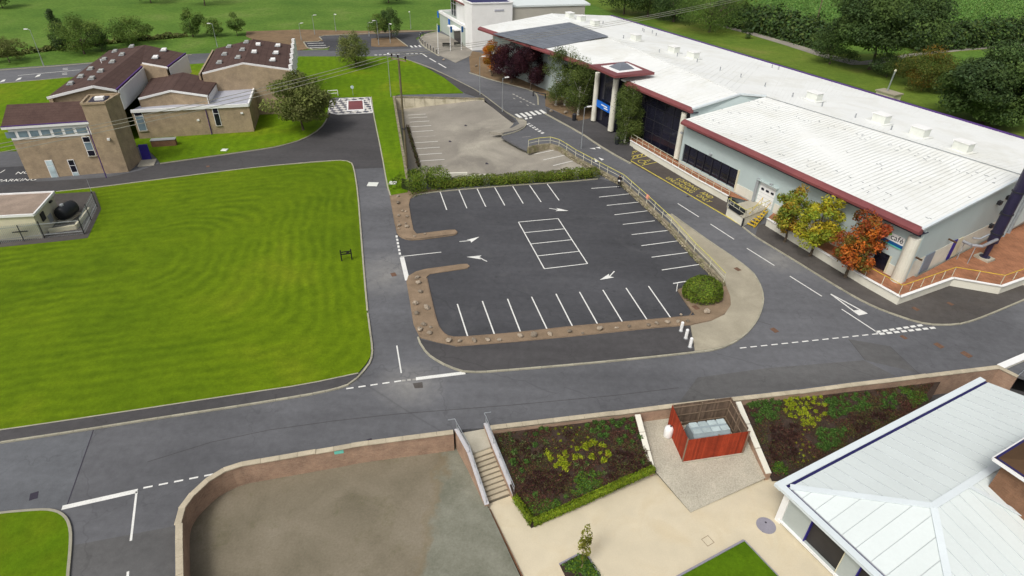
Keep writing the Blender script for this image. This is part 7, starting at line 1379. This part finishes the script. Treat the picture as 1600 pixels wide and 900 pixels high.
# ------------------------------------------------------------------ person at the railing, jacket on the rail
def person(px, face, label):
    p = G(*px, .01); t = thing('person', label, 'person', p); me = bpy.data.meshes.new('body')
    f = Vector((face[0], face[1], 0)).normalized(); s = Vector((-f.y, f.x, 0)); P = lambda a, b, c: p+f*a+s*b+DZ*c
    J = [P(0, 0, .98), P(0, 0, 1.2), P(.01, 0, 1.42), P(.02, 0, 1.55), P(.03, 0, 1.66), P(.04, 0, 1.76)]; R = [.16, .15, .17, .065, .105, .085]; E = [(0, 1), (1, 2), (2, 3), (3, 4), (4, 5)]
    for sd_ in (-1, 1):
        n = len(J); J += [P(0, .1*sd_, .9), P(.02, .11*sd_, .5), P(-.01, .12*sd_, .08), P(.14, .13*sd_, .04)]; R += [.105, .075, .05, .045]; E += [(0, n), (n, n+1), (n+1, n+2), (n+2, n+3)]
        n = len(J); J += [P(.0, .2*sd_, 1.42), P(.05, .25*sd_, 1.16), P(.26, .12*sd_, 1.1), P(.33, .09*sd_, 1.1)]; R += [.075, .055, .042, .04]; E += [(2, n), (n, n+1), (n+1, n+2), (n+2, n+3)]
    off = wl(t); me.from_pydata([v-off for v in J], E, []); o = bpy.data.objects.new('body', me); COL.objects.link(o); o.parent = t; m_ = o.modifiers.new('skin', 'SKIN'); m_.use_smooth_shade = True
    for i, r_ in enumerate(R): me.skin_vertices[0].data[i].radius = (r_, r_)
    me.skin_vertices[0].data[0].use_root = True; sb_ = o.modifiers.new('sub', 'SUBSURF'); sb_.levels = sb_.render_levels = 1
    dg = bpy.context.evaluated_depsgraph_get(); m2 = bpy.data.meshes.new_from_object(o.evaluated_get(dg)); o.modifiers.clear(); o.data = m2; m2.materials.clear()
    for k in ('cloth_black', 'cloth_navy', 'skin'): m2.materials.append(MATS[k])
    hd_ = [v-off for v in (P(.34, .09, 1.1), P(.34, -.09, 1.1))]
    for pl_ in m2.polygons: c = pl_.center; pl_.material_index = 2 if c.z > 1.53 or min((c-q).length for q in hd_) < .09 else (1 if c.z < .93 else 0)
    bm = bmesh.new(); bmesh.ops.create_uvsphere(bm, u_segments=10, v_segments=7, radius=.118); [bm.verts.remove(v) for v in [v for v in bm.verts if v.co.z < -.02 and v.co.dot(f) > -.02]]; hm = bpy.data.meshes.new('hair'); bm.to_mesh(hm); bm.free(); hm.materials.append(MATS['hair']); h_ = bpy.data.objects.new('hair', hm); COL.objects.link(h_); h_.parent = t; h_.location = P(.02, 0, 1.70)-off
    c = P(.38, 0, 1.12); rc = thing('remote_controller', 'white remote controller held by the person in black', 'controller', c); MB().box(c, .17, .26, .07, f, s).build('case', 'white_clean', rc, bevel=.02); MB().box(c+f*.05+DZ*.1, .02, .2, .14, f, s).build('screen', 'white_clean', rc)
    return t
person((966.5, 293.5), (-.25, -1), 'person in dark clothes holding a white controller beside the railing')
p = lerp(rail[9], rail[10], .02)+DZ*1.07; mb = MB(); d = (rail[10]-rail[9]).normalized(); n_ = Vector((-d.y, d.x, 0)); n = 6
for k in range(n):
    a0, a1 = -.3+.6*k/n, -.3+.6*(k+1)/n
    for (x0, z0), (x1, z1) in zip(((-.14, -.42), (-.1, -.1), (-.04, .05), (.04, .05), (.1, -.1), (.14, -.36)), ((-.1, -.1), (-.04, .05), (.04, .05), (.1, -.1), (.14, -.36))): w1_ = .03*math.sin(k*2.1); mb.add([p+d*a0+n_*(x0+w1_)+DZ*z0, p+d*a1+n_*(x0-w1_)+DZ*z0, p+d*a1+n_*(x1-w1_)+DZ*z1, p+d*a0+n_*(x1+w1_)+DZ*z1], [(0, 1, 2, 3)])
mb.closed = False; tag(mb.build('draped_jacket', 'cloth_pink'), 'small pinkish jacket hung over the pale yellow railing', 'jacket')
